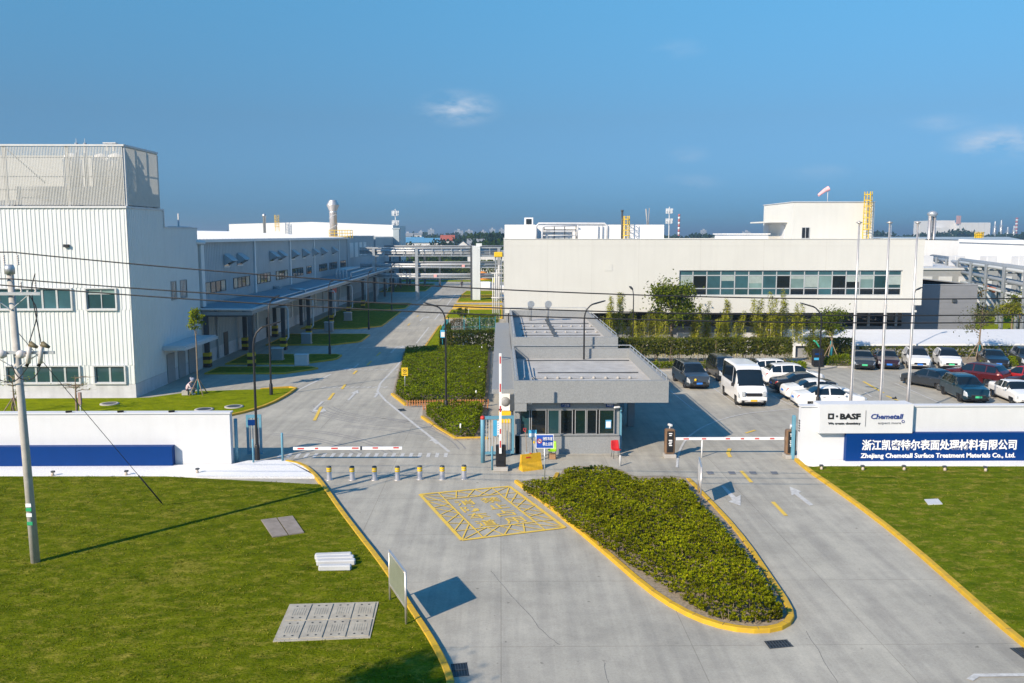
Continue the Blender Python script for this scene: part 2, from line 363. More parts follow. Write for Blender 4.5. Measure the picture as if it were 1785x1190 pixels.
def offset(path, d, closed=False):
    n = len(path); out = []
    for i in range(n):
        if closed: a, b = path[i - 1], path[(i + 1) % n]; p = path[i]
        else: a, b, p = path[max(i - 1, 0)], path[min(i + 1, n - 1)], path[i]
        def nd(u, v):
            dx, dy = v[0] - u[0], v[1] - u[1]; l = hypot(dx, dy) or 1; return (-dy / l, dx / l)
        n1 = nd(a, p) if a != p else nd(p, b); n2 = nd(p, b) if b != p else n1
        mx, my = n1[0] + n2[0], n1[1] + n2[1]; l = mx * mx + my * my or 1; k = min(2 / l, 1.6)
        out.append((p[0] + mx * k * d, p[1] + my * k * d))
    return out
def smooth(path, it=2, closed=False):
    for _ in range(it):
        n = len(path); q = [] if closed else [path[0]]
        for i in range(n if closed else n - 1):
            a, b = path[i], path[(i + 1) % n]
            q += [tuple(.75 * x + .25 * y for x, y in zip(a, b)), tuple(.25 * x + .75 * y for x, y in zip(a, b))]
        if not closed: q.append(path[-1])
        path = q
    return path
def thing(name, label, cat, loc=(0, 0, 0), rz=0, group=None):
    o = bpy.data.objects.new(name, None); COL.objects.link(o); o.location = loc; o.rotation_euler = (0, 0, rz)
    o.empty_display_size = .3
    return tag(o, label, cat, group)
def tag(o, label, cat, group=None, kind=None):
    o['label'] = label; o['category'] = cat
    if group: o['group'] = group
    if kind: o['kind'] = kind
    return o
def struct(o): o['kind'] = 'structure'; return o
def plabel(o, text): o['label'] = text; return o
def copy_tree(o, parent=None):
    c = o.copy(); COL.objects.link(c)
    if parent is not None: c.parent = parent
    for ch in list(o.children): copy_tree(ch, c)
    return c
_txt = {}
def text_mesh(mb, s, size, place, bold=0., depth=.012, shear=0., width=None, space=1.):
    """lettering as solid mesh: place maps (x, y, z) of the text plane to the world; width fits the line"""
    cu = bpy.data.curves.new("lettering", 'FONT'); cu.body = s; cu.size = size; cu.extrude = depth / 2; cu.offset = bold; cu.shear = shear; cu.resolution_u = 2; cu.space_character = space
    ob = bpy.data.objects.new("lettering", cu); COL.objects.link(ob)
    bpy.context.view_layer.update()
    me = bpy.data.meshes.new_from_object(ob.evaluated_get(bpy.context.evaluated_depsgraph_get()))
    vs = [tuple(v.co) for v in me.vertices]; fs = [tuple(p.vertices) for p in me.polygons]
    bpy.data.objects.remove(ob); bpy.data.curves.remove(cu); bpy.data.meshes.remove(me)
    if not vs: return mb
    x0 = min(v[0] for v in vs); x1 = max(v[0] for v in vs); k = (width / (x1 - x0)) if width else 1
    return mb.add([place((x - x0) * k, y, z + depth / 2) for x, y, z in vs], fs)
def inside(p, poly):
    x, y = p; c = False; n = len(poly); j = n - 1
    for i in range(n):
        if (poly[i][1] > y) != (poly[j][1] > y) and x < (poly[j][0] - poly[i][0]) * (y - poly[i][1]) / (poly[j][1] - poly[i][1]) + poly[i][0]: c = not c
        j = i
    return c
def edge_dist(p, poly):
    d = 1e9
    for i in range(len(poly)):
        a, b = poly[i - 1], poly[i]; dx, dy = b[0] - a[0], b[1] - a[1]; l = dx * dx + dy * dy or 1
        t = max(0, min(1, ((p[0] - a[0]) * dx + (p[1] - a[1]) * dy) / l)); d = min(d, hypot(p[0] - a[0] - t * dx, p[1] - a[1] - t * dy))
    return d
def leaf(mb, p, d, up, L_, w):
    """one leaf as a folded diamond"""
    d = d.normalized(); s = d.cross(up)
    if s.length < 1e-3: s = Vector((1, 0, 0))
    s.normalize(); m = p + d * L_ * .5
    o = len(mb.v); mb.v += [tuple(p), tuple(m + s * w), tuple(p + d * L_), tuple(m - s * w)]; mb.face((o, o + 1, o + 2, o + 3))
def rvec(rnd=RND):
    while 1:
        v = Vector((rnd.uniform(-1, 1), rnd.uniform(-1, 1), rnd.uniform(-1, 1)))
        if .05 < v.length < 1: return v.normalized()
def wob(x, y, s=1.0, k=0.):
    return (sin(x * 1.7 * s + k) * cos(y * 1.3 * s - k) + .6 * sin(x * 3.9 * s + 1.3 + k) * sin(y * 4.3 * s + .4) + .35 * sin(x * 9.1 * s) * cos(y * 8.3 * s + k)) / 1.95
def shrub_bed(name, poly, h, dens, leaf_l, lm, label, cat, group=None, per=7, edge=.35, amp=.12, z0=.1, seed=1, rosette=True):
    """dense planting over a bed: rosettes of leaves on a bumpy top and sloping sides, twiggy gaps showing between"""
    r = random.Random(seed); xs = [p[0] for p in poly]; ys = [p[1] for p in poly]
    cx, cy = sum(xs) / len(xs), sum(ys) / len(ys)
    root = thing(name, label, cat, (cx, cy, 0), 0, group)
    mb = MB(); st = MB(); n = int((max(xs) - min(xs)) * (max(ys) - min(ys)) * dens); rim = sum(hypot(poly[i][0] - poly[i - 1][0], poly[i][1] - poly[i - 1][1]) for i in range(len(poly)))
    for i in range(n + int(rim * dens * .3)):
        x, y = r.uniform(min(xs), max(xs)), r.uniform(min(ys), max(ys))
        if i >= n: k_ = r.randrange(len(poly)); t_ = r.random(); a_, b_ = poly[k_ - 1], poly[k_]; x, y = a_[0] + (b_[0] - a_[0]) * t_ + r.gauss(0, .09), a_[1] + (b_[1] - a_[1]) * t_ + r.gauss(0, .09)
        if not inside((x, y), poly): continue
        e = edge_dist((x, y), poly); k = min(1, e / edge)
        top = z0 + h * (.62 + .38 * sqrt(k)) + amp * wob(x, y, 1.6, seed) + r.uniform(-.06, .06)
        gap = wob(x, y, 3.1, seed + 2)
        if gap < -.5 and r.random() < .8 and e > .25: continue
        if e < .2 and r.random() < .75: top = z0 + (top - z0) * r.uniform(.05, 1)
        z = top - abs(r.gauss(0, .07)) if r.random() < (.75 if k > .99 else .4) else r.uniform(z0 + .05, top)
        c = Vector((x, y, z)); out = Vector((r.gauss(0, .25), r.gauss(0, .25), 1)).normalized()
        for q in range(per):
            a = 2 * pi * q / per + r.random(); d = (Vector((cos(a), sin(a), 0)) * r.uniform(.5, 1) + out * r.uniform(.25, 1.1))
            leaf(mb, c, d, Vector((r.gauss(0, .2), r.gauss(0, .2), 1)), leaf_l * r.uniform(.7, 1.25), leaf_l * .24)
        if r.random() < .10:
            st.tube([(x, y, z0 - .02), (x + r.gauss(0, .05), y + r.gauss(0, .05), z)], .012, 3, False)
    mb.build('foliage', lm, root); st.build('stem', M_BARK, root)['kind'] = 'stuff'
    return root
# ------------------------------------------------------------------ the setting: ground, drives, lawns, kerbs, paint
mb = MB(); nq = 48
mb.sheet([(9000 * cos(2 * pi * i / nq), 9000 * sin(2 * pi * i / nq)) for i in range(nq)], -.08); struct(mb.build('ground', M_FIELD))
mb = MB(); mb.sheet([(-75, -12), (130, -12), (130, 228), (-75, 228)], 0); struct(mb.build('concrete_pavement', M_CONC))

def lawn(poly, m, name='lawn', z=.09):
    mb = MB(); mb.prism(poly, -.03, z); return struct(mb.build(name, m))
def kerb(path, m=None, closed=False, w=.16, h=.14):
    mb = MB(); mb.use(m or M_KERB); mb.kerb(path, w, h, closed, jm=M_KERBJ); return struct(mb.build('kerb'))
def P(*px): return [G(*p) for p in px]

KERB_L = smooth(P((500, 806), (526, 811), (548, 828), (568, 855), (592, 890), (625, 934), (660, 979), (690, 1022), (715, 1063), (745, 1108), (765, 1143), (780, 1175), (787, 1200)) + [(-1.5, 19.3), (-1.5, 10)], 1)
KERB_R = smooth(P((1388, 803), (1410, 822), (1450, 849), (1530, 907), (1600, 964), (1660, 1017), (1740, 1088), (1785, 1125), (1850, 1180)) + [(11.5, 14), (11.0, 5)], 1)
kerb(KERB_L, w=.2); kerb(KERB_R, w=.2)
cutL = [p for p in KERB_L if p[1] < 39.95]; cutR = [p for p in KERB_R if p[1] < 41.45]
LAWN_L = [(-70, 40.9), (-16, 40.15)] + cutL + [(-70, 10)]
LAWN_R = [(90, 40.3), (15.9, 41.55)] + cutR + [(90, 5)]
lawn(LAWN_L, M_TURF, z=.1); lawn(LAWN_R, M_TURF3, z=.1)
g = MB(); g.prism([(-70, 42.6), (-13.6, 42.2), (-12.9, 43.0), (-11.0, 43.15)] + [p for p in KERB_L if p[1] > 39.95] + [(-8.6, 40.0), (-16, 40.15), (-70, 40.9)], -.03, .105)
tag(g.build('white_gravel_strip', M_GRAVEL), 'strip of white gravel in front of the left white wall', 'gravel', kind='stuff')
g = MB(); g.prism([(90, 41.3), (90, 40.3), (15.9, 41.55)] + [p for p in KERB_R if 41.45 < p[1] < 43.2][::-1] + [(15.4, 43.0), (15.6, 42.6)], -.03, .11)
tag(g.build('white_gravel_strip', M_GRAVEL), 'narrow strip of white gravel in front of the right company sign wall', 'gravel', kind='stuff')

# lawn behind the left wall
NL = smooth(P((392, 727), (430, 719), (470, 706), (500, 690), (516, 678)), 1)
NLAWN = [(-70, 57.6), (-70, 59.6), (-26.2, 60.2), (-24.9, 60.4), (-22.5, 62.8), (-18.0, 63.6)] + [NL[-1]] + NL[::-1][1:] + [(-18, 52.5), (-20, 50)] + [(-70, 48)]
lawn(NLAWN, M_TURF2, z=.1); kerb([(-18, 52.0)] + NL + [(NL[-1][0] - .6, NL[-1][1] + .5), (-18.0, 63.8)], w=.2)
# lawn islands beside the pipe canopy: kerb all round
ISL = [(71.2, 74.6, -15.9), (76.6, 82.6, -15.3), (90, 99.8, -15.2), (106, 131, -15.1), (133, 146, -15.1), (176, 205, -15.6)]
for a, b, xr in ISL:
    x0 = -24.6; c = min(3.2, (b - a) * .8)
    poly = [(x0, a), (xr - c * .8, a), (xr - .25, a + c * .8), (xr, a + c), (xr, b - .6), (xr - .6, b), (x0, b)]
    lawn(poly, M_TURF3, z=.1); kerb(poly, closed=True, w=.15)
# lawns right of the drive
RL = [[(-7.8, 86), (-5.3, 86), (-5.3, 96), (-7.7, 110), (-7.8, 108)], [(-7.7, 119), (.2, 119), (.2, 133), (-7.6, 133)], [(-7.6, 141), (.2, 139), (.2, 141.2), (-7.6, 143)],
      [(-7.5, 148), (.2, 148), (.2, 159), (-7.5, 159)], [(-7.5, 161), (.2, 161), (.2, 164), (-7.5, 164)], [(-7.5, 166), (.2, 166), (.2, 178), (-7, 178)], [(-6.6, 190), (-3, 190), (-3, 214), (-6, 214), (-7, 205)]]
for poly in RL: lawn(poly, M_TURF2, z=.1); kerb(poly, closed=True, w=.22)
kerb([(-7.6, 136), (.3, 134.6)], w=.3); kerb([(-7.6, 137.6), (.3, 136.4)], w=.2)
lawn([(-60, 215.5), (12, 215.5), (12, 222), (-60, 222)], M_TURF2)

# hedge beds beside the drive
BED1 = P((703, 614), (855, 611), (850, 705), (735, 706), (709, 708), (684, 690))
BED2 = P((737, 713), (851, 712), (838, 766), (792, 767), (760, 750), (736, 728))
for b in (BED1, BED2): lawn(b, M_SOIL, 'planting_bed', z=.08)
kerb(P((684, 688), (708, 707)), w=.22); kerb(P((736, 728), (764, 748), (794, 766), (850, 765)), w=.2)
ISLAND = smooth(P((905, 843), (960, 885), (1050, 960), (1130, 1030), (1185, 1065), (1240, 1088), (1300, 1099), (1350, 1097), (1376, 1083), (1374, 1062), (1340, 1008), (1300, 950), (1262, 905), (1205, 842), (1190, 832), (1125, 832), (1104, 833), (1086, 822), (1060, 815), (985, 815), (975, 832), (960, 836), (925, 838)), 1, True)
lawn(ISLAND, M_SOIL, 'planting_bed', z=.09)
kerb(smooth(P((900, 841), (960, 885), (1050, 960), (1130, 1030), (1185, 1066), (1240, 1090), (1300, 1102), (1352, 1100), (1379, 1085), (1376, 1062), (1340, 1008), (1300, 948), (1262, 902), (1200, 838)), 1), w=.2)
kerb(P((972, 828), (966, 840)), w=.2)
# car park planting beds
PBED = [(10.5, 72.6), (26.5, 72.6), (26.5, 79.0), (10.5, 79.0)]
lawn(PBED, M_SOIL, 'planting_bed', z=.1); kerb([(10.5, 72.5), (27.2, 72.5), (29.5, 74.3), (29.5, 79)], M_KERBG, h=.12)
TB1 = smooth([(27.8, 74.6), (31.2, 74.0), (32.2, 75.8), (32.2, 79.8), (27.8, 79.8)], 1, True)
TB2 = smooth([(41.6, 73.6), (45.6, 73.4), (46.2, 76), (46.2, 79.8), (41.6, 79.8)], 1, True)
for b in (TB1, TB2): lawn(b, M_SOIL, 'planting_bed', z=.1); kerb(b, M_KERBG, True, h=.12)
lawn([(46.5, 79.6), (75, 79.6), (75, 81), (46.5, 81)], M_SOIL, 'planting_bed', z=.1)
lawn([(54, 92), (85, 84), (95, 120), (56, 130)], M_TURF2, z=.1)

# paint
ZK = [.004]
def nextz(): ZK[0] += .00012; return ZK[0]
def mark(m, *paths, w=.12, polys=()):
    mb = MB()
    for p in paths: mb.strip(p, w, nextz())
    for p in polys: mb.sheet(p, nextz())
    return struct(mb.build('road_marking', m))
right_edge = P((783, 787), (720, 737), (672, 698), (658, 682), (663, 668), (690, 640), (719, 604))
mark(M_LINEW, right_edge, [(-9.05, 92), (-9.05, 108)], [(-9.05, 118), (-9.0, 128)], [(-8.9, 142), (-8.9, 170)], w=.17)
mark(M_LINEW, P((519, 680), (577, 652)), w=.17); mark(M_LINEW, [(-14.3, 133), (-14.2, 172)], w=.15)
def dashes(y, x0, x1, n, sk=.25, l=.55, w=.16):
    polys = []
    for i in range(n):
        x = x0 + (x1 - x0) * i / (n - 1); polys.append([(x - w / 2, y), (x + w / 2, y), (x + w / 2 + sk, y + l), (x - w / 2 + sk, y + l)])
    mark(M_LINEW, polys=polys)
dashes(43.9, -11.6, -2.9, 20, 0, .9, .19)
dashes(64.6, -13.6, -8.9, 12); dashes(73.2, -15, -9, 14); dashes(88, -14.6, -9, 13); dashes(103.6, -14.4, -9, 14); dashes(134.5, -14.4, -8.8, 14)
cl = P((561, 706), (548, 728)) 
def arrow(x, y, l, ang, bent=0, m=None):
    c, s = cos(ang), sin(ang)
    def t(u, v): return (x + u * c - v * s, y + u * s + v * c)
    if not bent: pl = [[t(-.09, 0), t(.09, 0), t(.09, l * .62), t(-.09, l * .62)], [t(-.3, l * .62), t(.3, l * .62), t(0, l)]]
    else: pl = [[t(-.09, 0), t(.09, 0), t(.09, l * .7), t(-.09, l * .7)], [t(min(0, bent), l * .7), t(max(0, bent), l * .7), t(max(0, bent), l * .84), t(min(0, bent), l * .84)], [t(bent, l * .55), t(bent * 1.8, l * .77), t(bent, l * .98)]]
    mark(m or M_LINEW, polys=pl)
arrow(-10.7, 59.6, 4.2, 0); arrow(-12.4, 59.2, 4.2, pi, -.5); arrow(-9.0, 60.6, 2.2, 0); arrow(-12.8, 77, 4, pi, .5); arrow(-10.8, 84, 6, 0, .5); arrow(-13.2, 116, 6, 0, -.5); arrow(-10.9, 116, 7, 0, .5); arrow(-10.9, 152, 7, 0)
arrow(-3.5, 46.7, 1.3, radians(20))
mark(M_LINEY, P((548, 733), (560, 709)), P((573, 697), (582, 685)), P((596, 678), (602, 670)), P((616, 652), (622, 646)), w=.2)
for y in (76, 82, 110, 122): mark(M_LINEY, [(-11.9, y), (-11.9, y + 2.6)], w=.16)
# right lane
def apoly(*px): return [G(*p) for p in px]
mark(M_LINEW, polys=[apoly((1257, 847), (1262, 847), (1283, 867), (1291, 863), (1291, 882), (1270, 875), (1276, 871)), apoly((1376, 848), (1397, 857), (1392, 860), (1418, 880), (1411, 882), (1385, 862), (1380, 864))])
mark(M_LINEY, P((1292, 821), (1310, 841)), P((1347, 875), (1370, 899)), P((1300, 755), (1316, 750)), w=.17)
mark(M_LINEY, P((1272, 782), (1269, 790), (1273, 797)), w=.2)
mark(M_LINEG, polys=[apoly((x, 822), (x + 12, 822), (x + 15, 827), (x + 4, 827)) for x in (1230, 1268, 1305, 1342)])
mark(M_LINEW, smooth(P((1180, 815), (1182, 790), (1197, 762), (1235, 738), (1290, 722), (1345, 716), (1395, 712)), 2), w=.12)
# car park bays
mark(M_LINEW, P((1168, 681), (1210, 715), (1222, 716)), P((1243, 676), (1292, 712)), P((1347, 690), (1397, 716)), P((1371, 700), (1440, 700)), P((1345, 690), (1400, 690)), P((1560, 668), (1660, 712)), P((1506, 683), (1520, 692)), w=.11)
for i in range(7): x = 32.4 + i * 2.55; mark(M_LINEW, [(x, 73.4), (x, 78.6)], w=.11)
mark(M_LINEY, P((1505, 665), (1540, 685)), P((1545, 690), (1570, 700)), w=.2)
mark(M_LINEW, P((1690, 1186), (1702, 1178), (1800, 1177)), w=.16)
# yellow keep-clear box with characters
B0 = [G(*p) for p in ((888, 848), (985, 920), (805, 942), (732, 862))]
def bil(u, v): return tuple((1 - u) * (1 - v) * B0[3][k] + u * (1 - v) * B0[0][k] + u * v * B0[1][k] + (1 - u) * v * B0[2][k] for k in (0, 1))
mb = MB(); Zm = .016
def bs(a, b, w): mb.strip([bil(*a), bil(*b)], w, nextz())
for a, b in (((0, 0), (1, 0)), ((1, 0), (1, 1)), ((1, 1), (0, 1)), ((0, 1), (0, 0))): bs(a, b, .15)
I0, I1, J0, J1 = .2, .8, .17, .83
for a, b in (((I0, J0), (I1, J0)), ((I1, J0), (I1, J1)), ((I1, J1), (I0, J1)), ((I0, J1), (I0, J0))): bs(a, b, .09)
def zig(f, g, n):
    for i in range(n):
        bs(f(i / n), g((i + 1) / n), .06); bs(g(i / n), f((i + 1) / n), .06)
zig(lambda t: (0, t), lambda t: (I0, J0 + t * (J1 - J0)), 6); zig(lambda t: (1, t), lambda t: (I1, J0 + t * (J1 - J0)), 6)
zig(lambda t: (t, 0), lambda t: (I0 + t * (I1 - I0), J0), 5); zig(lambda t: (t, 1), lambda t: (I0 + t * (I1 - I0), J1), 5)
for col_, word in ((.36, "消防车道"), (.64, "禁止占用")):
    for i, ch in enumerate(word):
        cu, cv = col_, .27 + i * .155
        def pl(x, y, z, cu=cu, cv=cv):
            q = bil(cu - .10 + x * .2, cv + .06 - y * .13); return (q[0], q[1], Zm + z * .002 + .001)
        text_mesh(mb, ch, 1.0, pl, bold=.008, depth=.5, width=1.0)
struct(mb.build('road_marking', M_LINEY))
# cracks and stains on the front drive, tyre arcs by the gate
M_STAIN = mat("tyre_rubbed_concrete", (.20, .195, .19), .85, col2=(.30, .29, .28), scale=9, detail=9)
M_CRACK = mat("crack_filler", (.19, .185, .175), .9, var=.4, scale=8)
for pth, w in ((P((855, 995), (885, 1030), (925, 1075), (950, 1105), (977, 1124)), .022), (P((1055, 1155), (1058, 1190)), .02), (P((1405, 1100), (1460, 1190)), .02), (P((500, 790), (1160, 795)), .05)):
    pth = smooth(pth, 2); pth = [(x + .05 * wob(x * 3, y * 3), y + .05 * wob(y * 4, x * 3)) for x, y in pth]
    mb = MB(); mb.strip(pth, w, .003); struct(mb.build('pavement_crack', M_CRACK))
for c0, r0, a0, a1 in (((-4, 61), 9.0, 3.5, 4.5), ((-4, 61), 8.2, 3.6, 4.7), ((-3, 62), 11, 3.7, 4.5), ((-16, 40), 9.5, .5, 1.3), ((-16, 40), 11, .45, 1.2), ((-15, 43), 13, .2, 1.0), ((-13, 36), 15.5, .9, 1.35)):
    mb = MB()
    for dr in (0, .35): mb.strip([(c0[0] + (r0 + dr) * cos(a0 + (a1 - a0) * i / 20), c0[1] + (r0 + dr) * sin(a0 + (a1 - a0) * i / 20)) for i in range(21)], .09, .0035 + dr * .001)
    struct(mb.build('tyre_mark', M_STAIN))
# ------------------------------------------------------------------ buildings
def TY(y): return lambda a, d, z: (a, y - d, z)        # a wall facing the camera
def TX(x): return lambda a, d, z: (x + d, a, z)        # a wall facing the drive
def TXn(x): return lambda a, d, z: (x - d, a, z)
def wbox(mb, T, a0, a1, d0, d1, z0, z1):
    p, q = T(a0, d0, z0), T(a1, d1, z1); return mb.box(p[0], q[0], p[1], q[1], p[2], q[2])
def corrug(mb, T, a0, a1, z0, z1, pitch=.3, dep=.04):
    """trapezoid-ribbed sheet standing dep proud of its wall line"""
    a = a0; prof = []
    while a < a1 - 1e-6:
        for f, d in ((0, dep), (.30, dep), (.38, 0), (.92, 0)):
            if a + f * pitch <= a1: prof.append((a + f * pitch, d))
        a += pitch
    prof.append((a1, dep))
    o = len(mb.v)
    for u, d in prof: mb.v.append(T(u, d, z0)); mb.v.append(T(u, d, z1))
    for i in range(len(prof) - 1): mb.face((o + 2 * i, o + 2 * i + 2, o + 2 * i + 3, o + 2 * i + 1))
    return mb
def window(par, T, a0, a1, z0, z1, n, mats_, fm=None, trim=None, hdiv=None, fw=.055, d0=.02, trimw=.1, mullion=None):
    """one window: a frame with mullions, and its panes as a sub-part"""
    f = MB()
    fm = fm or M_ALU
    for q in ((a0, a1, z0, z0 + fw), (a0, a1, z1 - fw, z1)): wbox(f, T, q[0], q[1], d0, d0 + .07, q[2], q[3])
    wbox(f, T, a0, a0 + fw, d0, d0 + .067, z0 + fw, z1 - fw); wbox(f, T, a1 - fw, a1, d0, d0 + .067, z0 + fw, z1 - fw)
    mw = mullion or fw
    for i in range(1, n): c = a0 + (a1 - a0) * i / n; wbox(f, T, c - mw / 2, c + mw / 2, d0, d0 + .064, z0 + fw, z1 - fw)
    hs = sorted(hdiv or [])
    for h in hs:
        for i in range(n): wbox(f, T, a0 + (a1 - a0) * i / n + fw * .7, a0 + (a1 - a0) * (i + 1) / n - fw * .7, d0, d0 + .06, h - fw / 2, h + fw / 2)
    if trim:
        f2 = MB(); t = trimw
        for q in ((a0 - t, a1 + t, z0 - t, z0), (a0 - t, a1 + t, z1, z1 + t * .6)): wbox(f2, T, q[0], q[1], 0, .17, q[2], q[3])
        wbox(f2, T, a0 - t, a0, 0, .168, z0, z1); wbox(f2, T, a1, a1 + t, 0, .168, z0, z1)
    w = f.build('window', fm, par)
    if trim: f2.build('sill', trim, w)
    rows = [z0 + fw * .5] + hs + [z1 - fw * .5]
    g = MB()
    for i in range(n):
        for k in range(len(rows) - 1):
            m = mats_((i, k)) if callable(mats_) else mats_
            g.use(m); wbox(g, T, a0 + (a1 - a0) * i / n + .005, a0 + (a1 - a0) * (i + 1) / n - .005, d0 + .01, d0 + .025, rows[k], rows[k + 1])
    g.build('pane', None, w)
    return w

# ---- left factory tower
FY, FX = 60.8, -26.0
tower = thing('factory_tower', 'tall white ribbed metal clad building with a slatted roof screen, at the left edge', 'building', (-36, 66, 0))
mb = MB(); mb.use(M_CORR)
for a0, a1, z0, z1 in ((-55, -36.5, 1, 13.4), (-36.5, -26, 7.85, 13.4), (-36.5, -26, 2.35, 6.3), (-36.5, -36.2, 6.3, 7.85), (-30.15, -29.06, 6.3, 7.85), (-27.04, -26, 6.3, 7.85), (-36.5, -35.0, 1, 2.35), (-29.9, -28.8, 1, 2.35), (-26.7, -26, 1, 2.35)):
    corrug(mb, TY(FY), a0, a1, z0, z1, .293, .032)
corrug(mb, TX(FX), FY - .05, 67.4, 1, 13.4, .3, .03); corrug(mb, TX(FX), 67.4, 74.6, 1, 12.1, .3, .03)
mb.use(M_GREY).box(-55, -26.02, FY + .02, 67.4, .9, 13.38); mb.box(-55, -26.02, 67.4, 74.58, .9, 12.05)
mb.build('wall', None, tower)
mb = MB(); mb.box(-55, -25.98, FY - .03, 74.6, -.05, .98); mb.build('plinth', M_PLINTH, tower)
mb = MB(); mb.box(-55, -25.93, FY - .12, 67.45, 13.38, 13.52); mb.box(-55, -25.93, 67.35, 74.65, 12.05, 12.16); mb.box(-55, -25.93, 67.3, 67.46, 12.1, 13.38); mb.build('parapet_cap', M_LGREY, tower)
for a0, a1, z0, z1, n, gm in ((-36.2, -30.15, 6.35, 7.78, 6, lambda k: M_GLASSB), (-29.06, -27.04, 6.35, 7.78, 2, None), (-35.0, -29.9, 1.1, 2.28, 5, None), (-28.8, -26.7, 1.1, 2.28, 2, None)):
    if a0 == -29.06: window(tower, TY(FY), a0, a1, z0, z1, n, lambda k: M_GLASSL if k[1] else M_GLASS, trim=M_LGREY, hdiv=[7.42], d0=-.02)
    else: window(tower, TY(FY), a0, a1, z0, z1, n, gm or M_GLASS, trim=M_LGREY, d0=-.02, mullion=.13)
for a0, a1, z0, z1 in ((68.2, 69.3, 6.4, 7.9), (70.1, 71.6, 6.4, 7.9)): window(tower, TX(FX), a0, a1, z0, z1, 1, M_GLASSD, fm=M_GREY, d0=.0)
mb = MB(); mb.box(-30.4, -30.05, FY - .22, FY - .02, 10.68, 10.88); mb.build('camera_box', M_BLACK, tower)
# slatted roof screen with the plant it hides
mb = MB(); mb.use(mat('grey_screen_slat', (.50, .50, .47), .5, var=.05)); x = -54.9
while x < -26.1: mb.box(x, x + .058, FY - .0, FY + .03, 13.6, 17.62); x += .105
y = FY + .1
while y < 66.7: mb.box(-26.03, -26.0, y, y + .075, 13.6, 17.6); y += .105
mb.box(-54.9, -26, 66.8, 66.9, 13.55, 17.5)
mb.build('roof_screen', None, tower)
mb = MB(); mb.use(M_LGREY)
mb.box(-55, -25.92, FY - .06, FY + .1, 17.6, 17.72); mb.box(-26.1, -25.93, FY + .1, 66.8, 17.6, 17.74)
for px in (-55, -49.5, -44, -38.5, -34.3, -30, -26.1): mb.box(px, px + .16, FY + .08, FY + .26, 13.4, 17.6)
for py in (62.7, 64.7, 66.6): mb.box(-26.25, -26.08, py, py + .16, 13.4, 17.6)
for z in (14.6, 15.5, 16.8): mb.box(-55, -26.1, FY + .06, FY + .12, z, z + .07)
for z in (15.8,): mb.box(-26.12, -26.06, FY + .1, 66.6, z, z + .08)
mb.tube([(-34.2, FY + .3, 17.5), (-31.6, FY + .3, 15.1)], .05, 6)
mb.build('screen_frame', None, tower)
mb = MB(); mb.use(M_LGREY).box(-33.9, -26.4, 61.5, 66.5, 13.5, 14.9); mb.use(M_WHITEP).box(-36, -34.2, 61.6, 64, 13.5, 13.95)
mb.build('plant_housing', None, tower)
for tx in (-30.3, -28.3, -27.2):
    mb = MB(); mb.lathe([(.62, 14.9), (.62, 16.8), (.5, 17.1), (.2, 17.25), (.02, 17.28)], (tx, 62.4, 0), 20); mb.build('storage_vessel', M_WHITEP, tower)
for tx in (-29.55, -28.95): mb = MB(); mb.tube([(tx, 61.6, 14.9), (tx, 61.6, 17.9)], .12, 8); mb.tube([(tx, 61.6, 17.9), (tx, 61.6, 18.2)], .02, 5); mb.build('vent_pipe', M_STEEL, tower)
mb = MB(); mb.box(-27.9, -27.0, 62, 62.4, 17.9, 17.98); mb.box(-27.75, -27.6, 62.05, 62.2, 17.4, 17.9); mb.box(-27.3, -27.15, 62.05, 62.2, 17.4, 17.9); mb.build('vent_frame', M_LGREY, tower)
# door canopy and doors on the side
mb = MB(); mb.box(-25.95, -24.2, 65.8, 73.5, 2.72, 2.95); mb.box(-25.95, -24.3, 65.9, 73.4, 2.95, 3.05); mb.build('door_canopy', M_LGREY, tower)
for y0 in (66.6, 68.9, 71.2):
    d = MB(); wbox(d, TX(FX), y0, y0 + 1.5, .03, .1, .05, 2.3); d = d.build('door', M_GREY, tower)
    h = MB(); wbox(h, TX(FX), y0 + 1.3, y0 + 1.36, .1, .15, 1.0, 1.15); h.build('handle', M_STEEL, d)
mb = MB(); mb.box(-26.8, -26.7, 72.5, 72.6, 12.1, 13.3); mb.tube([(-27.2, 70, 12.1), (-27.2, 70, 13.2), (-27.9, 70, 13.6), (-28.6, 69.5, 13.7)], .05, 6); mb.box(-29.2, -28.4, 69.3, 69.6, 13.6, 13.72); mb.tube([(-26.3, 69, 12.2), (-26.3, 74.3, 12.2)], .03, 5); mb.build('roof_lamp', M_LGREY, tower)

# ---- long production shed
SX = -26.5
shed = thing('production_shed', 'long grey clad production shed with a white low roof and rows of hooded vents', 'building', (-40, 112, 0))
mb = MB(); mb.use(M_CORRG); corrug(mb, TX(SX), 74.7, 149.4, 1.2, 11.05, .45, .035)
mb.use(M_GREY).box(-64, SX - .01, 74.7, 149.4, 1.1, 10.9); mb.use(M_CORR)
for y in (93.3, 109, 123, 142): wbox(mb, TX(SX), y - .22, y + .22, .02, .16, 1.2, 11.0)
mb.build('wall', None, shed)
mb = MB(); mb.box(-64, SX + .03, 74.7, 149.4, -.05, 1.2); mb.build('plinth', M_PLINTH, shed)
mb = MB(); mb.use(M_CORRW)
mb.add([(SX + .25, 74.5, 11.15), (SX + .25, 149.6, 11.15), (-46, 149.6, 12.15), (-46, 74.5, 12.15), (-66, 149.6, 11.15), (-66, 74.5, 11.15)], [(0, 1, 2, 3), (3, 2, 4, 5)])
mb.add([(SX + .25, 74.5, 11.15), (-46, 74.5, 12.15), (-66, 74.5, 11.15), (-66, 74.5, 10.9), (SX + .25, 74.5, 10.9)], [(0, 1, 2, 3, 4)])
mb.add([(SX + .25, 149.6, 11.15), (-46, 149.6, 12.15), (-66, 149.6, 11.15), (-66, 149.6, 10.9), (SX + .25, 149.6, 10.9)], [(4, 3, 2, 1, 0)])
y = 75.0
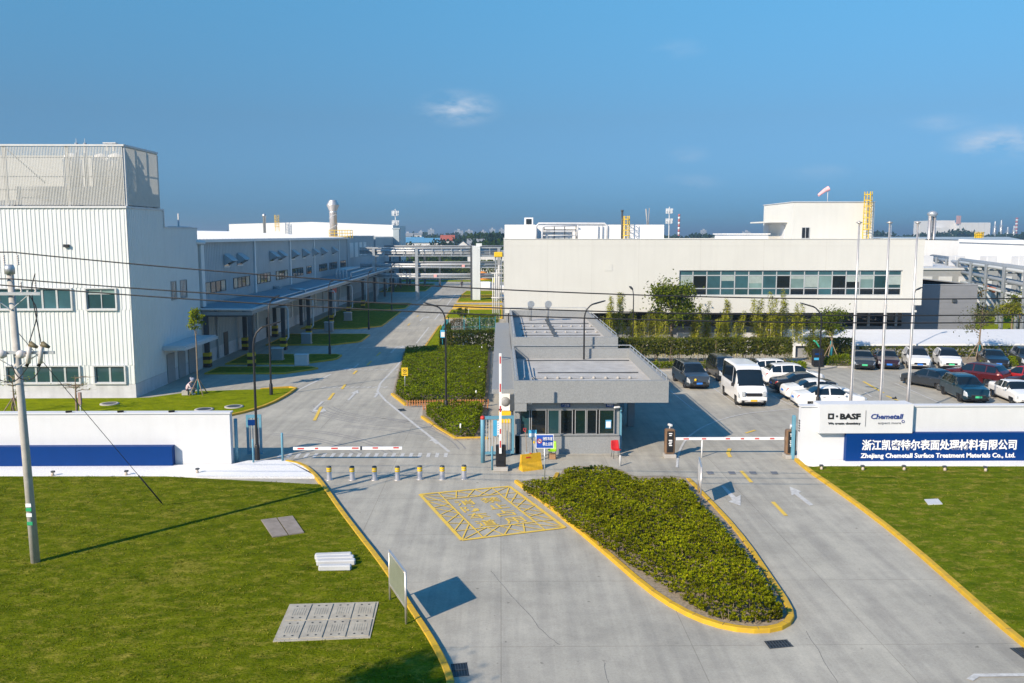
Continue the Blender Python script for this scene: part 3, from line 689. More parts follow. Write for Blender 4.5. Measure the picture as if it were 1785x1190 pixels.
while y < 149: mb.add([(SX + .25, y, 11.155), (SX + .25, y + .12, 11.2), (SX + .25, y + .24, 11.155), (-46, y, 12.155), (-46, y + .12, 12.2), (-46, y + .24, 12.155)], [(0, 1, 4, 3), (1, 2, 5, 4)]); y += .9
mb.build('roof', None, shed)
mb = MB(); mb.box(SX + .1, SX + .42, 74.5, 149.6, 10.88, 11.14); mb.build('gutter', M_CORRW, shed)
for i, (y0, y1) in enumerate(((77.5, 83.2), (85.7, 91.2), (94, 99.4), (102, 107.4), (110, 115.9), (118, 121), (126.4, 132), (134, 140), (143, 148))):
    window(shed, TX(SX), y0, y1, 6.25, 7.3, 4 if y1 - y0 > 4 else 2, (lambda k, i=i: (M_GLASSL, M_GLASS, M_GLASSD)[(k[0] * 7 + i * 3) % 3] if i < 4 else M_GLASS), fm=M_DFRAME, d0=.03, mullion=.09)
for y in (83, 87.2, 99.4, 103.2, 109.8, 115.9, 122, 127.8, 136):
    mb = MB(); a, b = y, y + 1.7; X0 = SX + .04
    mb.use(M_CORRG).add([(X0, a, 9.75), (X0, b, 9.75), (X0 + .85, b, 9.1), (X0 + .85, a, 9.1), (X0 + .85, b, 9.05), (X0 + .85, a, 9.05), (X0, b, 9.7), (X0, a, 9.7), (X0, a, 8.6), (X0, b, 8.6)], [(0, 3, 2, 1), (3, 5, 4, 2), (7, 6, 4, 5), (0, 8, 3), (1, 2, 9)])
    mb.use(M_GLASSD).box(X0 - .02, X0 + .01, a + .05, b - .05, 8.55, 9.65); mb.use(M_CORR).box(X0 - .01, X0 + .05, a - .06, b + .06, 8.42, 8.54)
    mb.build('hooded_vent', None, shed)
mb = MB(); mb.box(SX + .05, SX + .65, 75.0, 75.8, 5.2, 10.9); mb.tube([(SX + .3, 74.4, 10.75), (SX + .35, 74.35, 10.6), (SX + .35, 74.35, 5.1)], .16, 10); mb.tube([(SX - .3, 74.4, 10.95), (SX + .5, 74.4, 10.9), (SX + .9, 75.2, 10.85)], .17, 8); mb.build('wall_duct', M_CORR, shed)
mb = MB(); mb.tube([(SX, 100.8, 5.3), (SX + .5, 100.8, 5.3), (SX + .8, 100.8, 5.0), (SX + .8, 100.8, 4.6)], .35, 10); mb.build('duct_elbow', M_GREY, shed)
for y0 in (82, 97, 118): d = MB(); wbox(d, TX(SX), y0, y0 + 1.2, .04, .1, .05, 2.3); d.build('door', M_DFRAME, shed)
for y in (80, 92, 104.5, 116, 128, 140): mb = MB(); mb.tube([(SX + .15, y, .1), (SX + .15, y, 4.9)], .09, 8); mb.build('downpipe', M_LGREY, shed)

ext = thing('annex_hall', 'lower grey annex hall continuing behind the long production shed', 'building', (-40, 170, 0))
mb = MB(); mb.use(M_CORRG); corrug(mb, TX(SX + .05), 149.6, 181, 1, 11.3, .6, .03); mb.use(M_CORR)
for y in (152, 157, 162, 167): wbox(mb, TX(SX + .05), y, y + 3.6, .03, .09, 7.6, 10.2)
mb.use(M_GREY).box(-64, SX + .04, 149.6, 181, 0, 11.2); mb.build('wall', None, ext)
mb = MB(); mb.box(-64, SX + .2, 149.7, 181.1, 11.3, 11.45); mb.build('roof', M_CORRW, ext)
ext2 = thing('gabled_hall', 'white hall with a shallow gable seen over the shed roof', 'building', (-46, 222, 0))
mb = MB(); mb.use(M_CORRW); mb.add([(-66, 212, 0), (-26.2, 212, 0), (-26.2, 212, 14.0), (-46, 212, 14.75), (-66, 212, 14.2)], [(0, 1, 2, 3, 4)])
mb.add([(-26.2, 212, 0), (-26.2, 240, 0), (-26.2, 240, 14), (-26.2, 212, 14)], [(0, 1, 2, 3)]); mb.add([(-66, 212, 14.2), (-46, 212, 14.75), (-26.2, 212, 14.0), (-26.2, 240, 14), (-46, 240, 14.75), (-66, 240, 14.2)], [(0, 1, 4, 5), (1, 2, 3, 4)])
mb.add([(-66, 212, 0), (-66, 240, 0), (-66, 240, 14.2), (-66, 212, 14.2)], [(3, 2, 1, 0)]); mb.add([(-66, 240, 0), (-26.2, 240, 0), (-26.2, 240, 14.0), (-46, 240, 14.75), (-66, 240, 14.2)], [(4, 3, 2, 1, 0)])
mb.build('wall', None, ext2)
mb = MB(); mb.box(-26.15, -24.7, 211.5, 214, 0, 13.0); mb.box(-26.4, -24.5, 211.4, 214.1, 13.0, 13.3); mb.box(-30, -26.2, 182, 212, 0, 11.1); mb.build('stair_block', M_CORRG, ext2)
mb = MB(); mb.box(-66.2, -26.1, 211.9, 212, 11.2, 11.5); mb.build('trim_band', M_LGREY, ext2)

# ---- exhaust stacks on the left roofs
st = thing('exhaust_stack', 'large white ribbed exhaust stack with a flared cap on the shed roof', 'chimney', (-28.0, 146, 11.3))
mb = MB(); mb.lathe([(.62, -.2), (.62, 3.9), (.7, 4.0), (.62, 4.1), (.62, 4.25), (1.05, 5.2), (1.05, 5.25), (.62, 6.0), (.6, 6.05)], (0, 0, 0), 24)
mb.build('flue', M_INOX, st, False)
mb = MB(); mb.tube([(.64 * cos(t * .55), .64 * sin(t * .55), .2 + t * .16) for t in range(24)], .05, 5); mb.build('spiral_strake', M_LGREY, st, False)
rl = thing('roof_railing', 'yellow safety railing around the foot of the exhaust stack', 'railing', (-27.6, 145.2, 11.25))
mb = MB()
for x0, x1, y_ in ((-.9, 2.6, -.5), (-.9, 2.6, 1.6)):
    for z in (.12, .6, 1.1): mb.tube([(x0, y_, z), (x1, y_, z)], .05, 5)
    for i in range(5): q = x0 + (x1 - x0) * i / 4; mb.tube([(q, y_, -.2), (q, y_, 1.1)], .05, 5)
[mb.tube([(x0, -.5, z), (x0, 1.6, z)], .05, 5) for x0 in (-.9, 2.6) for z in (.12, .6, 1.1)]; mb.build('rail', M_YEL, rl, False)
s2 = thing('vent_stack', 'thin grey vent stack standing on the rear white roof', 'chimney', (-55.5, 205, 11)); mb = MB(); mb.lathe([(.35, -1), (.35, 4.8), (.5, 4.9), (.5, 5.3), (.1, 5.6)], (0, 0, 0), 12); mb.build('flue', M_STEEL, s2, False)
def caged_ladder(label, x, y, z0, z1, w=.6):
    r = thing('caged_ladder', label, 'ladder', (x, y, z0)); h = z1 - z0; mb = MB()
    for sx in (-w / 2, w / 2): mb.box(sx - .04, sx + .04, -.04, .04, 0, h)
    z = .3
    while z < h: mb.tube([(-w / 2, 0, z), (w / 2, 0, z)], .025, 5); z += .3
    mb.build('rung_frame', M_YEL, r, False); mb = MB(); z = h * .28
    while z < h + .05:
        mb.tube([(w * .62 * cos(a) * 1.0, -.1 - .72 * sin(a), z) for a in [pi * i / 8 for i in range(9)]], .045, 5); z += .62
    for a in (.25, .5, .75): mb.tube([(w * .62 * cos(pi * a), -.1 - .72 * sin(pi * a), h * .28), (w * .62 * cos(pi * a), -.1 - .72 * sin(pi * a), h)], .04, 5)
    mb.build('safety_cage', M_YEL, r, False); return r
caged_ladder('yellow caged ladder rising above the rear white hall on the left', -53.8, 210, 12.5, 16.4, .9)

# ---- pipe canopy along the shed
M_CANOPY = mat('blue_grey_sheet', (.20, .27, .32), .5, var=.1, scale=.4, streak=.2)
can = thing('pipe_canopy', 'long grey roofed pipe rack running along the side of the production shed', 'pipe rack', (-24, 140, 0))
CX0, CX1 = SX + .2, -21.6
mb = MB(); mb.add([(CX0, 75, 5.35), (CX1 - .3, 75, 5.0), (CX1 - .3, 206, 5.0), (CX0, 206, 5.35), (CX0, 75, 5.25), (CX1 - .3, 75, 4.9), (CX1 - .3, 206, 4.9), (CX0, 206, 5.25)], [(0, 1, 2, 3), (7, 6, 5, 4), (0, 4, 5, 1)])
y = 75.4
while y < 205: mb.box(CX0 + .1, CX1 - .35, y, y + .06, 5.02, 5.06) if 0 else None; y += 1
mb.build('roof', M_CANOPY, can)
mb = MB(); mb.box(CX1 - .25, CX1 + .02, 74.9, 206, 4.72, 4.98); mb.box(CX0, CX1, 74.85, 75.05, 4.6, 4.9); mb.build('edge_beam', M_GREY, can)
mb = MB(); mb.tube([(CX0 + .1, 74.6, 5.3), (CX0 + .5, 74.6, 5.15), (CX1, 74.6, 5.12)], .1, 8); mb.tube([(CX1 + .05, 74.6, 5.12), (CX1 + .05, 206, 5.12)], .13, 8); mb.build('pipe', M_LGREY, can)
mb = MB(); mb.tube([(CX1 - 1.0, 80, 5.2), (CX1 - 1.0, 206, 5.22)], .09, 8); mb.tube([(CX1 - 1.8, 96, 5.6), (CX1 - .2, 96, 5.5), (CX1 - .1, 96, 5.1)], .14, 8); mb.tube([(CX1 - .6, 128, 5.2), (CX1 - .6, 128, 6.0), (CX1 - .6, 150, 6.0)], .13, 8); mb.build('pipe', M_STEEL, can)
mb = MB()
for k in range(4): mb.tube([(CX0 + 2 + k * .5, 128, 5.1), (CX0 + 2 + k * .5, 128, 6.4), (CX0 + 2 + k * .5, 140, 6.4)], .11, 6)
mb.build('pipe', M_LGREY, can)
for i, y in enumerate((75.2, 86.5, 98, 111, 124, 137, 150, 163, 176, 189, 202)):
    for x in (CX1 - .3, CX0 + .55):
        if x < -25 and i > 3: continue
        mb = MB(); mb.box(x - .18, x + .18, y - .18, y - .13, 0, 4.75); mb.box(x - .18, x + .18, y + .13, y + .18, 0, 4.75); mb.box(x - .03, x + .03, y - .13, y + .13, 0, 4.75)
        c = mb.build('column', M_DSTEEL, can)
        if i < 3 or x > -25 and i < 6:
            g_ = MB()
            for z, m in ((.05, M_BLACK), (.36, M_YEL), (.67, M_BLACK), (.98, M_YEL)): g_.use(m).box(x - .3, x + .3, y - .3, y + .3, z, z + .31)
            g_.build('impact_guard', None, c)
    mb = MB(); mb.box(CX0, CX1, y - .12, y + .12, 4.45, 4.72); mb.build('cross_beam', M_DSTEEL, can)
    if 0 < i < 9: mb = MB(); mb.tube([(CX1 - 1.6, y - .6, 4.4), (CX1 + .25, y - .6, 4.4), (CX1 + .35, y - .6, 4.2), (CX1 + .35, y - .6, 1.4), (CX1 + .2, y - .8, 1.1)], .09, 8); mb.build('downpipe', M_LGREY, can)
for i, y in enumerate((88, 100, 112, 125)):
    c = thing('control_cabinet', ('grey cabinet on the lawn island nearest the ribbed tower, under the pipe canopy', 'grey cabinet on the second lawn island under the pipe canopy', 'grey cabinet on the third lawn island, in the shade of the pipe canopy', 'small grey cabinet farthest along the pipe canopy')[i], 'cabinet', (-20.6, y - 9, .1), 0, 'cabinets beside the pipe canopy')
    mb = MB(); mb.rbox((0, 0, .55), (1.0, .7, 1.0), 0, .03); mb.build('housing', M_GREY, c, False); mb = MB(); mb.rbox((0, 0, 1.08), (1.1, .8, .07), 0, .02); mb.build('lid', M_LGREY, c, False); mb = MB(); mb.box(-.55, .55, -.4, .4, 0, .06); mb.build('base', M_KERBG, c, False)
bx = thing('utility_box', 'white fibreglass box on the near tip of the second lawn island', 'cabinet', (-17.6, 75.6, .05)); mb = MB(); mb.rbox((0, 0, .5), (1.15, .7, .95), 0, .04); mb.build('housing', M_LGREY, bx, False); mb = MB(); mb.rbox((0, 0, 1.0), (1.22, .76, .08), 0, .02); mb.build('lid', M_LGREY, bx, False)
bn = thing('banner', 'faded red banner hanging under the pipe canopy', 'banner', (-22.2, 113, 3.9)); mb = MB()
mb.add([(0, i * .75, j * .6 + .05 * sin(i * 1.3)) for i in range(6) for j in range(2)] + [(.02, i * .75, j * .6 + .05 * sin(i * 1.3)) for i in range(6) for j in range(2)], [(2 * i, 2 * i + 2, 2 * i + 3, 2 * i + 1) for i in range(5)] + [(12 + 2 * i + 1, 12 + 2 * i + 3, 12 + 2 * i + 2, 12 + 2 * i) for i in range(5)]); mb.build('cloth', mat("faded_red_cloth", (.42, .10, .08), .9), bn, False)

# ---- pipe bridge over the drive
BY = 154.
br = thing('pipe_bridge', 'steel pipe bridge crossing the drive with a wide white clad pillar', 'pipe bridge', (-11, BY, 0))
for z, r, m in ((9.2, .1, M_STEEL), (8.75, .28, M_STEEL), (8.35, .16, M_LGREY), (6.35, .17, M_LGREY), (6.0, .1, M_STEEL), (4.6, .16, M_LGREY), (4.25, .12, M_STEEL)):
    for dy in (0, .9):
        mb = MB(); mb.tube([(-25, BY + dy, z), (.1, BY + dy, z)], r, 8); mb.build('pipe', m, br)
mb = MB()
for z in (9.35, 7.9, 5.85, 4.05):
    for dy in (-.5, 1.5): mb.box(-25, .2, BY + dy - .07, BY + dy + .07, z - .1, z + .06)
x = -24
while x < 0: mb.box(x - .05, x + .05, BY - .56, BY - .44, 7.9, 9.4); x += 1.7
mb.build('truss', M_STEEL, br)
for x in (-14.9, -22.5, -.3):
    mb = MB(); mb.box(x - .25, x + .25, BY - .55, BY - .45, 0, 9.3); mb.box(x - .25, x + .25, BY + 1.4, BY + 1.5, 0, 9.3); mb.box(x - .05, x + .05, BY - .45, BY + 1.4, 0, 9.3); mb.build('column', M_STEEL if x < -1 else M_GREY, br)
mb = MB(); mb.use(M_CORR).box(-5.0, -3.6, BY - .9, BY + 1.0, 0, 9.6); mb.box(-4.3, -3.3, BY - .6, BY + .6, 9.6, 10.1)
for k in range(7): mb.box(-5.0 + k * .21, -4.93 + k * .21, BY - .94, BY - .9, .1, 9.55)
mb.use(M_DSTEEL).box(-5.35, -5.02, BY - .6, BY + .6, 0, 9.4); mb.build('clad_pillar', None, br)
for k, px_ in enumerate((-6.6, -9.6)):
    mb = MB(); mb.rbox((px_ - k * 2, BY - .35, 6.05 - k * 1.75), (.55, .1, .55), 0, .02); mb.build('warning_plate', mat("pink_plate", (.7, .35, .33), .6), br)
rk = thing('post_pipe_rack', 'dark steel pipe rack on many posts behind the pipe bridge', 'pipe rack', (-22, 205, 0))
for x in (-30, -27.5, -25, -22.8, -20.6, -17.2, -13.8):
    mb = MB(); mb.box(x - .22, x + .22, 196, 196.4, 0, 9.0); mb.build('column', M_DSTEEL, rk)
for z in (5.2, 7.0, 8.8): mb = MB(); mb.box(-31, -8, 195.9, 196.5, z - .2, z + .1); mb.tube([(-31, 195.7, z + .3), (2, 195.7, z + .3)], .2, 6); mb.build('pipe', M_GREY, rk)
# ---- office building on the right
OY = 88.
off = thing('office_building', 'long cream two storey office block with a strip of upper windows, behind the gatehouse', 'building', (22, 103, 0))
mb = MB(); mb.use(M_CREAM)
WX0, WX1, WZ0, WZ1 = 18.3, 41.3, 5.35, 7.95
mb.box(.45, 43.4, OY, OY + .3, WZ1, 11.1); mb.box(.45, WX0, OY, OY + .3, 3.58, WZ1); mb.box(WX1, 43.4, OY, OY + .3, 4.35, WZ1); mb.box(WX0, WX1, OY, OY + .3, 3.58, WZ0); mb.box(WX1, 42.5, OY, OY + .3, 3.58, 4.35)
mb.box(.45, .75, OY + .3, 122, 3.58, 11.1); mb.box(43.1, 43.4, OY + .3, 122, 4.35, 11.1); mb.box(.75, 43.1, 121.7, 122, 0, 11.1)
mb.box(.75, 43.1, OY + .3, 121.7, 3.6, 3.8)
mb.build('wall', None, off)
mb = MB(); mb.box(.75, 43.1, OY + .3, 121.7, 10.3, 10.5); mb.build('roof', M_LGREY, off)
mb = MB(); mb.box(.40, 43.45, OY - .05, OY + .36, 11.1, 11.16); mb.box(.40, .80, OY + .36, 122, 11.1, 11.16); mb.box(43.05, 43.45, OY + .36, 122, 11.1, 11.16); mb.build('parapet_cap', M_CREAM, off)
mb = MB(); mb.box(10.6, 11.4, OY - .03, OY, 7.9, 8.6); mb.build('access_panel', M_CREAM, off)
blind = random.Random(3); bl = {}
def pane(k):
    if k not in bl:
        bl[k] = blind.choice((M_GLASS, M_GLASSD, M_GLASSB, M_GLASSL, M_GLASSB)) if k[1] == 1 else (M_GLASSB if k[1] == 2 else blind.choice((M_GLASS, M_GLASSB, M_GLASSD)))
    return bl[k]
window(off, TY(OY + .24), WX0, WX1, WZ0, WZ1, 16, pane, hdiv=[6.08, 7.42], fw=.1, d0=0)
wn = off.children[-1] if 0 else [c for c in off.children if c.name.startswith('window')][0]
for k_, dz_ in ((0, 1.0), (3, .5), (5, .75), (8, .3), (9, 1.15), (12, .6), (13, .35), (15, .9)):
    u0 = WX0 + (WX1 - WX0) * k_ / 16; MB().box(u0 + .06, u0 + 1.38, OY + .205, OY + .213, 7.36 - dz_, 7.36).build('blind', mat('roller_blind', (.30, .36, .34), .8), wn)
mb = MB(); mb.box(WX0, WX1, OY + .01, OY + .3, WZ0 - .06, WZ0 - .002); mb.build('sill', M_DFRAME, off)
# ground floor set back under the overhang
gf = MB(); gf.use(M_GREYW).box(.75, 42.3, OY + 3.1, OY + 3.4, 0, 1.85); gf.use(M_GREY)
gf.box(.75, 43.1, OY + 3.15, OY + 3.4, 3.3, 3.6); gf.box(.75, 1.0, OY + 3.4, 121, 0, 3.6)
for i in range(15): gf.box(.9 + i * 2.95, 1.15 + i * 2.95, OY + 3.1, OY + 3.38, 1.85, 3.3)
gf.build('ground_floor_wall', None, off)
gg = MB(); gg.box(.8, 43, OY + 3.28, OY + 3.34, 1.85, 3.3); gg.build('ground_floor_glazing', M_GLASSD, off)
mb = MB(); [mb.box(x, x + .025, OY - .004, OY, 8.0 if WX0 < x < WX1 else 3.6, 11.08) for x in (4.8, 9.3, 14.1, 20.4, 26.9, 33.3, 39.8)]; mb.box(.47, 43.38, OY - .005, OY, 10.42, 10.44); mb.build('wall_joint', mat('cream_joint', (.50, .49, .45), .9), off)
# roof plant bay
mb = MB(); mb.use(M_CORRW)
for x0, x1 in ((.5, 4.0), (9.0, 18.9)):
    mb.box(x0, x1, 100, 106, 10.5, 12.72)
    for k in range(6): mb.box(x0, x1 + .01, 99.97, 100, 10.75 + k * .35, 10.77 + k * .35)
mb.box(4.0, 9.0, 104, 106, 10.5, 12.72)
mb.add([(10.3, 100, 10.6), (12.2, 100, 10.6), (10.3, 100, 12.1), (10.3, 98.6, 10.6), ], [(0, 1, 2), (0, 2, 3)]) if 0 else None
mb.build('plant_room', None, off)
mb = MB()
mb.tube([(4.1, 99.9, 10.6), (4.1, 99.9, 12.5), (4.4, 99.9, 12.85), (12.0, 99.9, 12.85), (12.3, 99.9, 12.6), (12.3, 99.9, 10.6)], .13, 8)
mb.tube([(4.8, 99.6, 10.6), (4.8, 99.6, 12.4), (5.2, 99.6, 12.6), (8.8, 99.6, 12.6)], .1, 8); mb.tube([(11.2, 99.8, 10.6), (11.2, 99.8, 12.6)], .08, 8); mb.tube([(11.7, 99.8, 10.6), (11.7, 99.8, 12.6)], .08, 8)
for z in (11.0, 11.5, 12.0): mb.tube([(4.9, 100.2, z), (9, 100.2, z)], .06, 6)
mb.build('rooftop_pipework', M_LGREY, off)
mb = MB(); mb.use(M_STEEL).box(5.2, 8.4, 101, 103, 10.6, 11.9); mb.use(M_DSTEEL)
for x in (5.0, 6.2, 7.4, 8.7): mb.box(x, x + .1, 100.4, 100.5, 10.5, 12.5)
mb.box(5, 8.8, 100.4, 100.5, 12.1, 12.2); mb.box(5, 8.8, 100.4, 100.5, 11.0, 11.08); mb.build('rooftop_chiller', None, off)
mb = MB(); mb.use(M_WHITEP).box(2.8, 3.8, 101, 102, 12.7, 13.55); mb.use(M_GLASSD).box(2.98, 3.62, 100.96, 101, 12.78, 13.4); mb.build('roof_vent', None, off)
# penthouse
ph = MB(); ph.use(M_CREAM); ph.box(32.4, 41.5, 96, 106.6, 10.5, 15.15); ph.build('penthouse', None, off)
mb = MB(); mb.box(32.3, 41.6, 95.9, 106.7, 15.15, 15.22); mb.build('penthouse_cap', M_LGREY, off)
window(off, TY(96), 33.45, 34.35, 11.15, 12.4, 2, M_GLASSD, fm=M_ALU, d0=.0)
for y0 in (98.5, 104.2): d = MB(); wbox(d, TXn(32.4), y0, y0 + 1.3, 0, .06, 10.6, 12.7); d.build('door', M_LGREY, off)
mb = MB(); mb.box(30.6, 32.4, 97.6, 106, 12.95, 13.1); mb.build('door_canopy', M_CREAM, off)
mb = MB(); mb.box(25.8, 31, 100, 104, 10.5, 11.6); mb.box(25.6, 31.2, 99.8, 104.2, 11.6, 11.72); mb.build('roof_hatch', M_CORRW, off)
caged_ladder('tall yellow caged ladder on the front of the cream penthouse', 40.3, 95.2, 10.6, 16.25, .62)
caged_ladder('short yellow caged ladder on the roof plant room of the office', 14.4, 99.2, 10.6, 13.7, .6)
v = thing('vent_pipe', 'thin white vent pipe beside the short roof ladder', 'pipe', (13.95, 99.4, 10.6)); mb = MB(); mb.tube([(0, 0, 0), (0, 0, 3.6)], .12, 8); mb.use(M_DSTEEL); mb.tube([(0, 0, 3.6), (0, 0, 3.8)], .16, 8); mb.build('flue', M_LGREY, v, False) if 0 else mb.build('flue', None, v, False)
v = thing('antenna', 'pair of small tilted rods on the right end of the plant room roof', 'antenna', (17.3, 102, 12.7)); mb = MB(); mb.tube([(0, 0, 0), (-.2, 0, 1.9)], .1, 6); mb.tube([(.1, 0, 0), (.2, 0, 2.0)], .05, 6); mb.build('rod', M_GREY, v, False)
ws = thing('windsock', 'pale pink windsock streaming left on a roof pole', 'windsock', (38.1, 101, 15.2)); mb = MB(); mb.tube([(0, 0, 0), (0, 0, 1.7)], .04, 6); mb.build('pole', M_LGREY, ws, False)
mb = MB(); mb.tube([(.1, 0, 1.72), (-.35, 0, 1.5), (-.8, 0, 1.15), (-1.1, 0, .9)], [.3, .24, .19, .15], 12, False); mb.build('sock', mat("faded_pink_cloth", (.75, .42, .43), .8), ws, False)
# grey annex
an = thing('grey_annex', 'plain grey clad annex wall at the right end of the cream office', 'building', (47, 100, 0))
mb = MB(); mb.box(41.0, 51.4, 92, 112, 0, 6.2)
for k in range(9): mb.box(41.0, 51.41, 91.985, 92, .6 + k * .62, .615 + k * .62)
mb.build('wall', M_GREYW, an)
mb = MB(); mb.box(40.9, 51.5, 91.95, 92.3, 6.2, 6.28); mb.box(51.1, 51.5, 92.3, 112, 6.2, 6.28); mb.box(41, 51.1, 92.3, 112, 6.1, 6.2); mb.build('parapet_cap', M_GREY, an)
mb = MB(); mb.rbox((48.9, 91.9, 4.5), (.45, .2, .35), 0, .03); mb.build('wall_lamp', M_DSTEEL, an)
# long low white canopy behind the cars
cy = thing('shelter_canopy', 'long low white canopy roof with a grey fascia behind the parked cars', 'canopy', (52, 83, 0))
mb = MB(); mb.add([(27.2, 86.6, 2.0), (27.9, 80.6, 1.25), (85, 80.6, 1.25), (85, 86.6, 2.0), (27.2, 86.6, 1.86), (27.9, 80.6, 1.11), (85, 80.6, 1.11), (85, 86.6, 1.86)], [(1, 2, 3, 0), (4, 7, 6, 5), (0, 4, 5, 1), (1, 5, 6, 2)])
x = 31
while x < 84: mb.box(x, x + .04, 80.7, 80.76, 1.25, 1.26); x += 6
mb.build('roof', M_WHITE, cy)
mb = MB(); mb.box(27.9, 85, 80.54, 80.62, 1.1, 1.28); mb.box(27.75, 27.95, 80.5, 80.7, 0, 1.28); mb.build('white_edge', M_WHITEP, cy)
mb = MB(); mb.box(28, 85, 80.85, 80.95, 0, 1.1); mb.build('fascia_wall', M_GREY, cy)
mb = MB(); mb.box(17.5, 27.5, 84.5, 84.7, 0, 1.9); 
gw = mb.build('low_wall', M_LGREY); tag(gw, 'low pale grey wall among the bamboo in front of the office', 'wall')

# ---- gatehouse
gh = thing('gatehouse', 'grey stone gatehouse of two flat roofed blocks with a band of windows at the front', 'building', (4, 60, 0))
GY, GX0, GX1 = 44.1, .72, 8.76
def flatroof(x0, x1, y0, y1, zb, zt, zf, t=.22):
    mb = MB(); mb.box(x0, x1, y0, y0 + t, zb, zt); mb.box(x0, x1, y1 - t, y1, zb, zt); mb.box(x0, x0 + t, y0 + t, y1 - t, zb, zt); mb.box(x1 - t, x1, y0 + t, y1 - t, zb, zt); mb.box(x0 + t, x1 - t, y0 + t, y1 - t, zb + .01, zf - .06); mb.build('fascia', M_GSTONE, gh)
    mb = MB(); mb.box(x0 + t, x1 - t, y0 + t, y1 - t, zf - .06, zf); mb.build('roof', M_GROOF, gh)
flatroof(GX0, GX1, GY, 57, 2.83, 4.0, 3.35); flatroof(.80, 7.85, 57.02, 78, 3.3, 4.75, 4.1)
mb = MB(); mb.use(M_GSTONE)
mb.box(.76, 6.3, GY + .45, GY + .7, 0, 1.0); mb.box(.76, 1.0, GY + .45, 57, 0, 2.83); mb.box(6.05, 6.3, GY + .7, 57, 0, 2.83); mb.box(1.0, 6.05, GY + .5, GY + .7, 2.38, 2.83); mb.box(1.0, 6.05, 56.7, 57, 0, 2.83)
mb.box(.84, 6.3, 57.05, 77.8, 0, 3.3); mb.box(.73, 1.35, GY + .02, GY + .5, 2.38, 2.83)
mb.use(M_GREY).box(1.0, 6.05, 46, 46.1, 0, 2.4); mb.box(1, 6.05, GY + .7, 56.7, -.02, .03)
mb.build('wall', None, gh)
T = TY(GY + .62)
M_GLASSG = glass('green_black_glass', (.008, .022, .02)); W_ = [(1.02, 1.55, M_GLASS), (1.60, 2.42, M_GLASSD), (2.48, 3.12, M_GLASS), (3.14, 3.82, M_GLASSD), (3.92, 4.52, M_GLASSG), (4.54, 5.10, M_GLASSD), (5.20, 6.03, M_GLASSG)]
for i, (a, b, m) in enumerate(W_): window(gh, T, a + (.005 if i else 0), b - .005, 1.02, 2.36, 1, m, fm=M_GREY, fw=.042, d0=.0)
mb = MB(); mb.box(.78, 6.26, GY + .37, GY + .5, 1.0, 1.06); mb.build('sill', M_GSTONE, gh)
mb = MB(); mb.use(M_TEAL).box(6.32, 6.42, GY + .6, GY + .75, 0, 2.5); mb.use(M_GLASSD).box(6.3, 6.36, GY + .75, GY + 1.9, 0, 2.4); mb.use(M_TEAL).box(6.32, 6.42, GY + 1.9, GY + 2.05, 0, 2.5); mb.build('door', None, gh)
for x in (7.9,): [MB().box(x - .2, x + .2, q, q + .4, 0, 2.83).build('column', M_GREY, gh) for q in (51, 55.5)]
mb = MB(); mb.box(-.5, .79, 47.2, 84, 2.75, 3.0); mb.build('side_canopy', M_GSTONE, gh)
for y in (54, 64, 74, 83): mb = MB(); mb.box(-.1, .1, y, y + .2, 0, 2.75); mb.build('canopy_post', M_GREY, gh)
# small lettered plates, wall lamp, cameras, notices
def sign_text(mb, T, a, z, size, s, width, bold=0., d=.0): return text_mesh(mb, s, size, lambda x, y, zz: T(a + x, d + zz, z + y), bold=bold, depth=.006, width=width)
for a, s, w in ((3.18, "门卫室", .48), (5.55, "来访登记", .42)):
    mb = MB(); mb.use(M_BLUEP); wbox(mb, TY(GY + .44), a, a + w, 0, .04, 2.52, 2.72); mb.use(M_WHITEP); sign_text(mb, TY(GY + .40), a + .05, 2.57, .14, s, w - .1, d=.001); mb.build('door_plate', None, gh)
mb = MB(); mb.use(mat("notice_blue", (.10, .35, .6), .5)); wbox(mb, TY(GY + .54), 5.55, 5.85, 0, .02, 1.35, 1.8); mb.use(M_WHITEP); wbox(mb, TY(GY + .52), 5.58, 5.82, 0, .01, 1.4, 1.72); mb.build('notice', None, gh)
mb = MB(); mb.rbox((6.1, GY + .2, 2.55), (.35, .12, .1), .4, .03); mb.rbox((1.5, GY + .3, 2.75), (.3, .1, .09), -.4, .03); mb.build('security_camera', M_WHITEP, gh)
mb = MB(); mb.rbox((5.75, GY + .2, 2.8), (.7, .22, .1), 0, .03); mb.build('awning_box', M_LGREY, gh)
# roof details
mb = MB()
for y, x0, x1, z in ((46.5, 1.2, 8.3, 3.36), (50.6, 2.2, 8.2, 3.36), (55.6, 1.6, 8.4, 3.36), (60, 1.6, 7.4, 4.11), (63.5, 1.6, 7.4, 4.11), (67.5, 1.6, 7.4, 4.11), (72, 1.6, 7.4, 4.11)): mb.tube([(x0, y, z + .03), ((x0 + x1) / 2, y + .05, z + .02), (x1, y, z + .03)], .035, 5)
mb.build('lightning_strap', M_DSTEEL, gh)
mb = MB()
for y, z, n in ((48.6, 3.35, 9), (61.5, 4.1, 8), (65.5, 4.1, 8), (69.8, 4.1, 8)):
    for i in range(n): x = 1.9 + i * (6.2 / n); mb.lathe([(.11, 0), (.09, .10), (.03, .14)], (x, y + .05 * wob(i, y), z), 8); mb.tube([(x + .12, y, z + .04), (x + .5, y + .1, z + .02)], .02, 4)
mb.build('strap_clip', M_KERBG, gh)
mb = MB()
for i in range(14): y = 58.5 + i * 1.2; mb.box(3.9 + .05 * wob(i, 1), 4.15, y, y + .9, 4.1, 4.22)
mb.build('cable_tray', M_DSTEEL, gh)
for x in (2.6, 4.1):
    mb = MB(); mb.tube([(x, 75, 4.1), (x, 75, 5.0), (x, 74.9, 5.35), (x, 74.5, 5.6), (x + .05, 74.1, 5.6)], [.14, .14, .22, .26, .3], 10); mb.build('vent_cowl', M_STEEL, gh)
mb = MB()
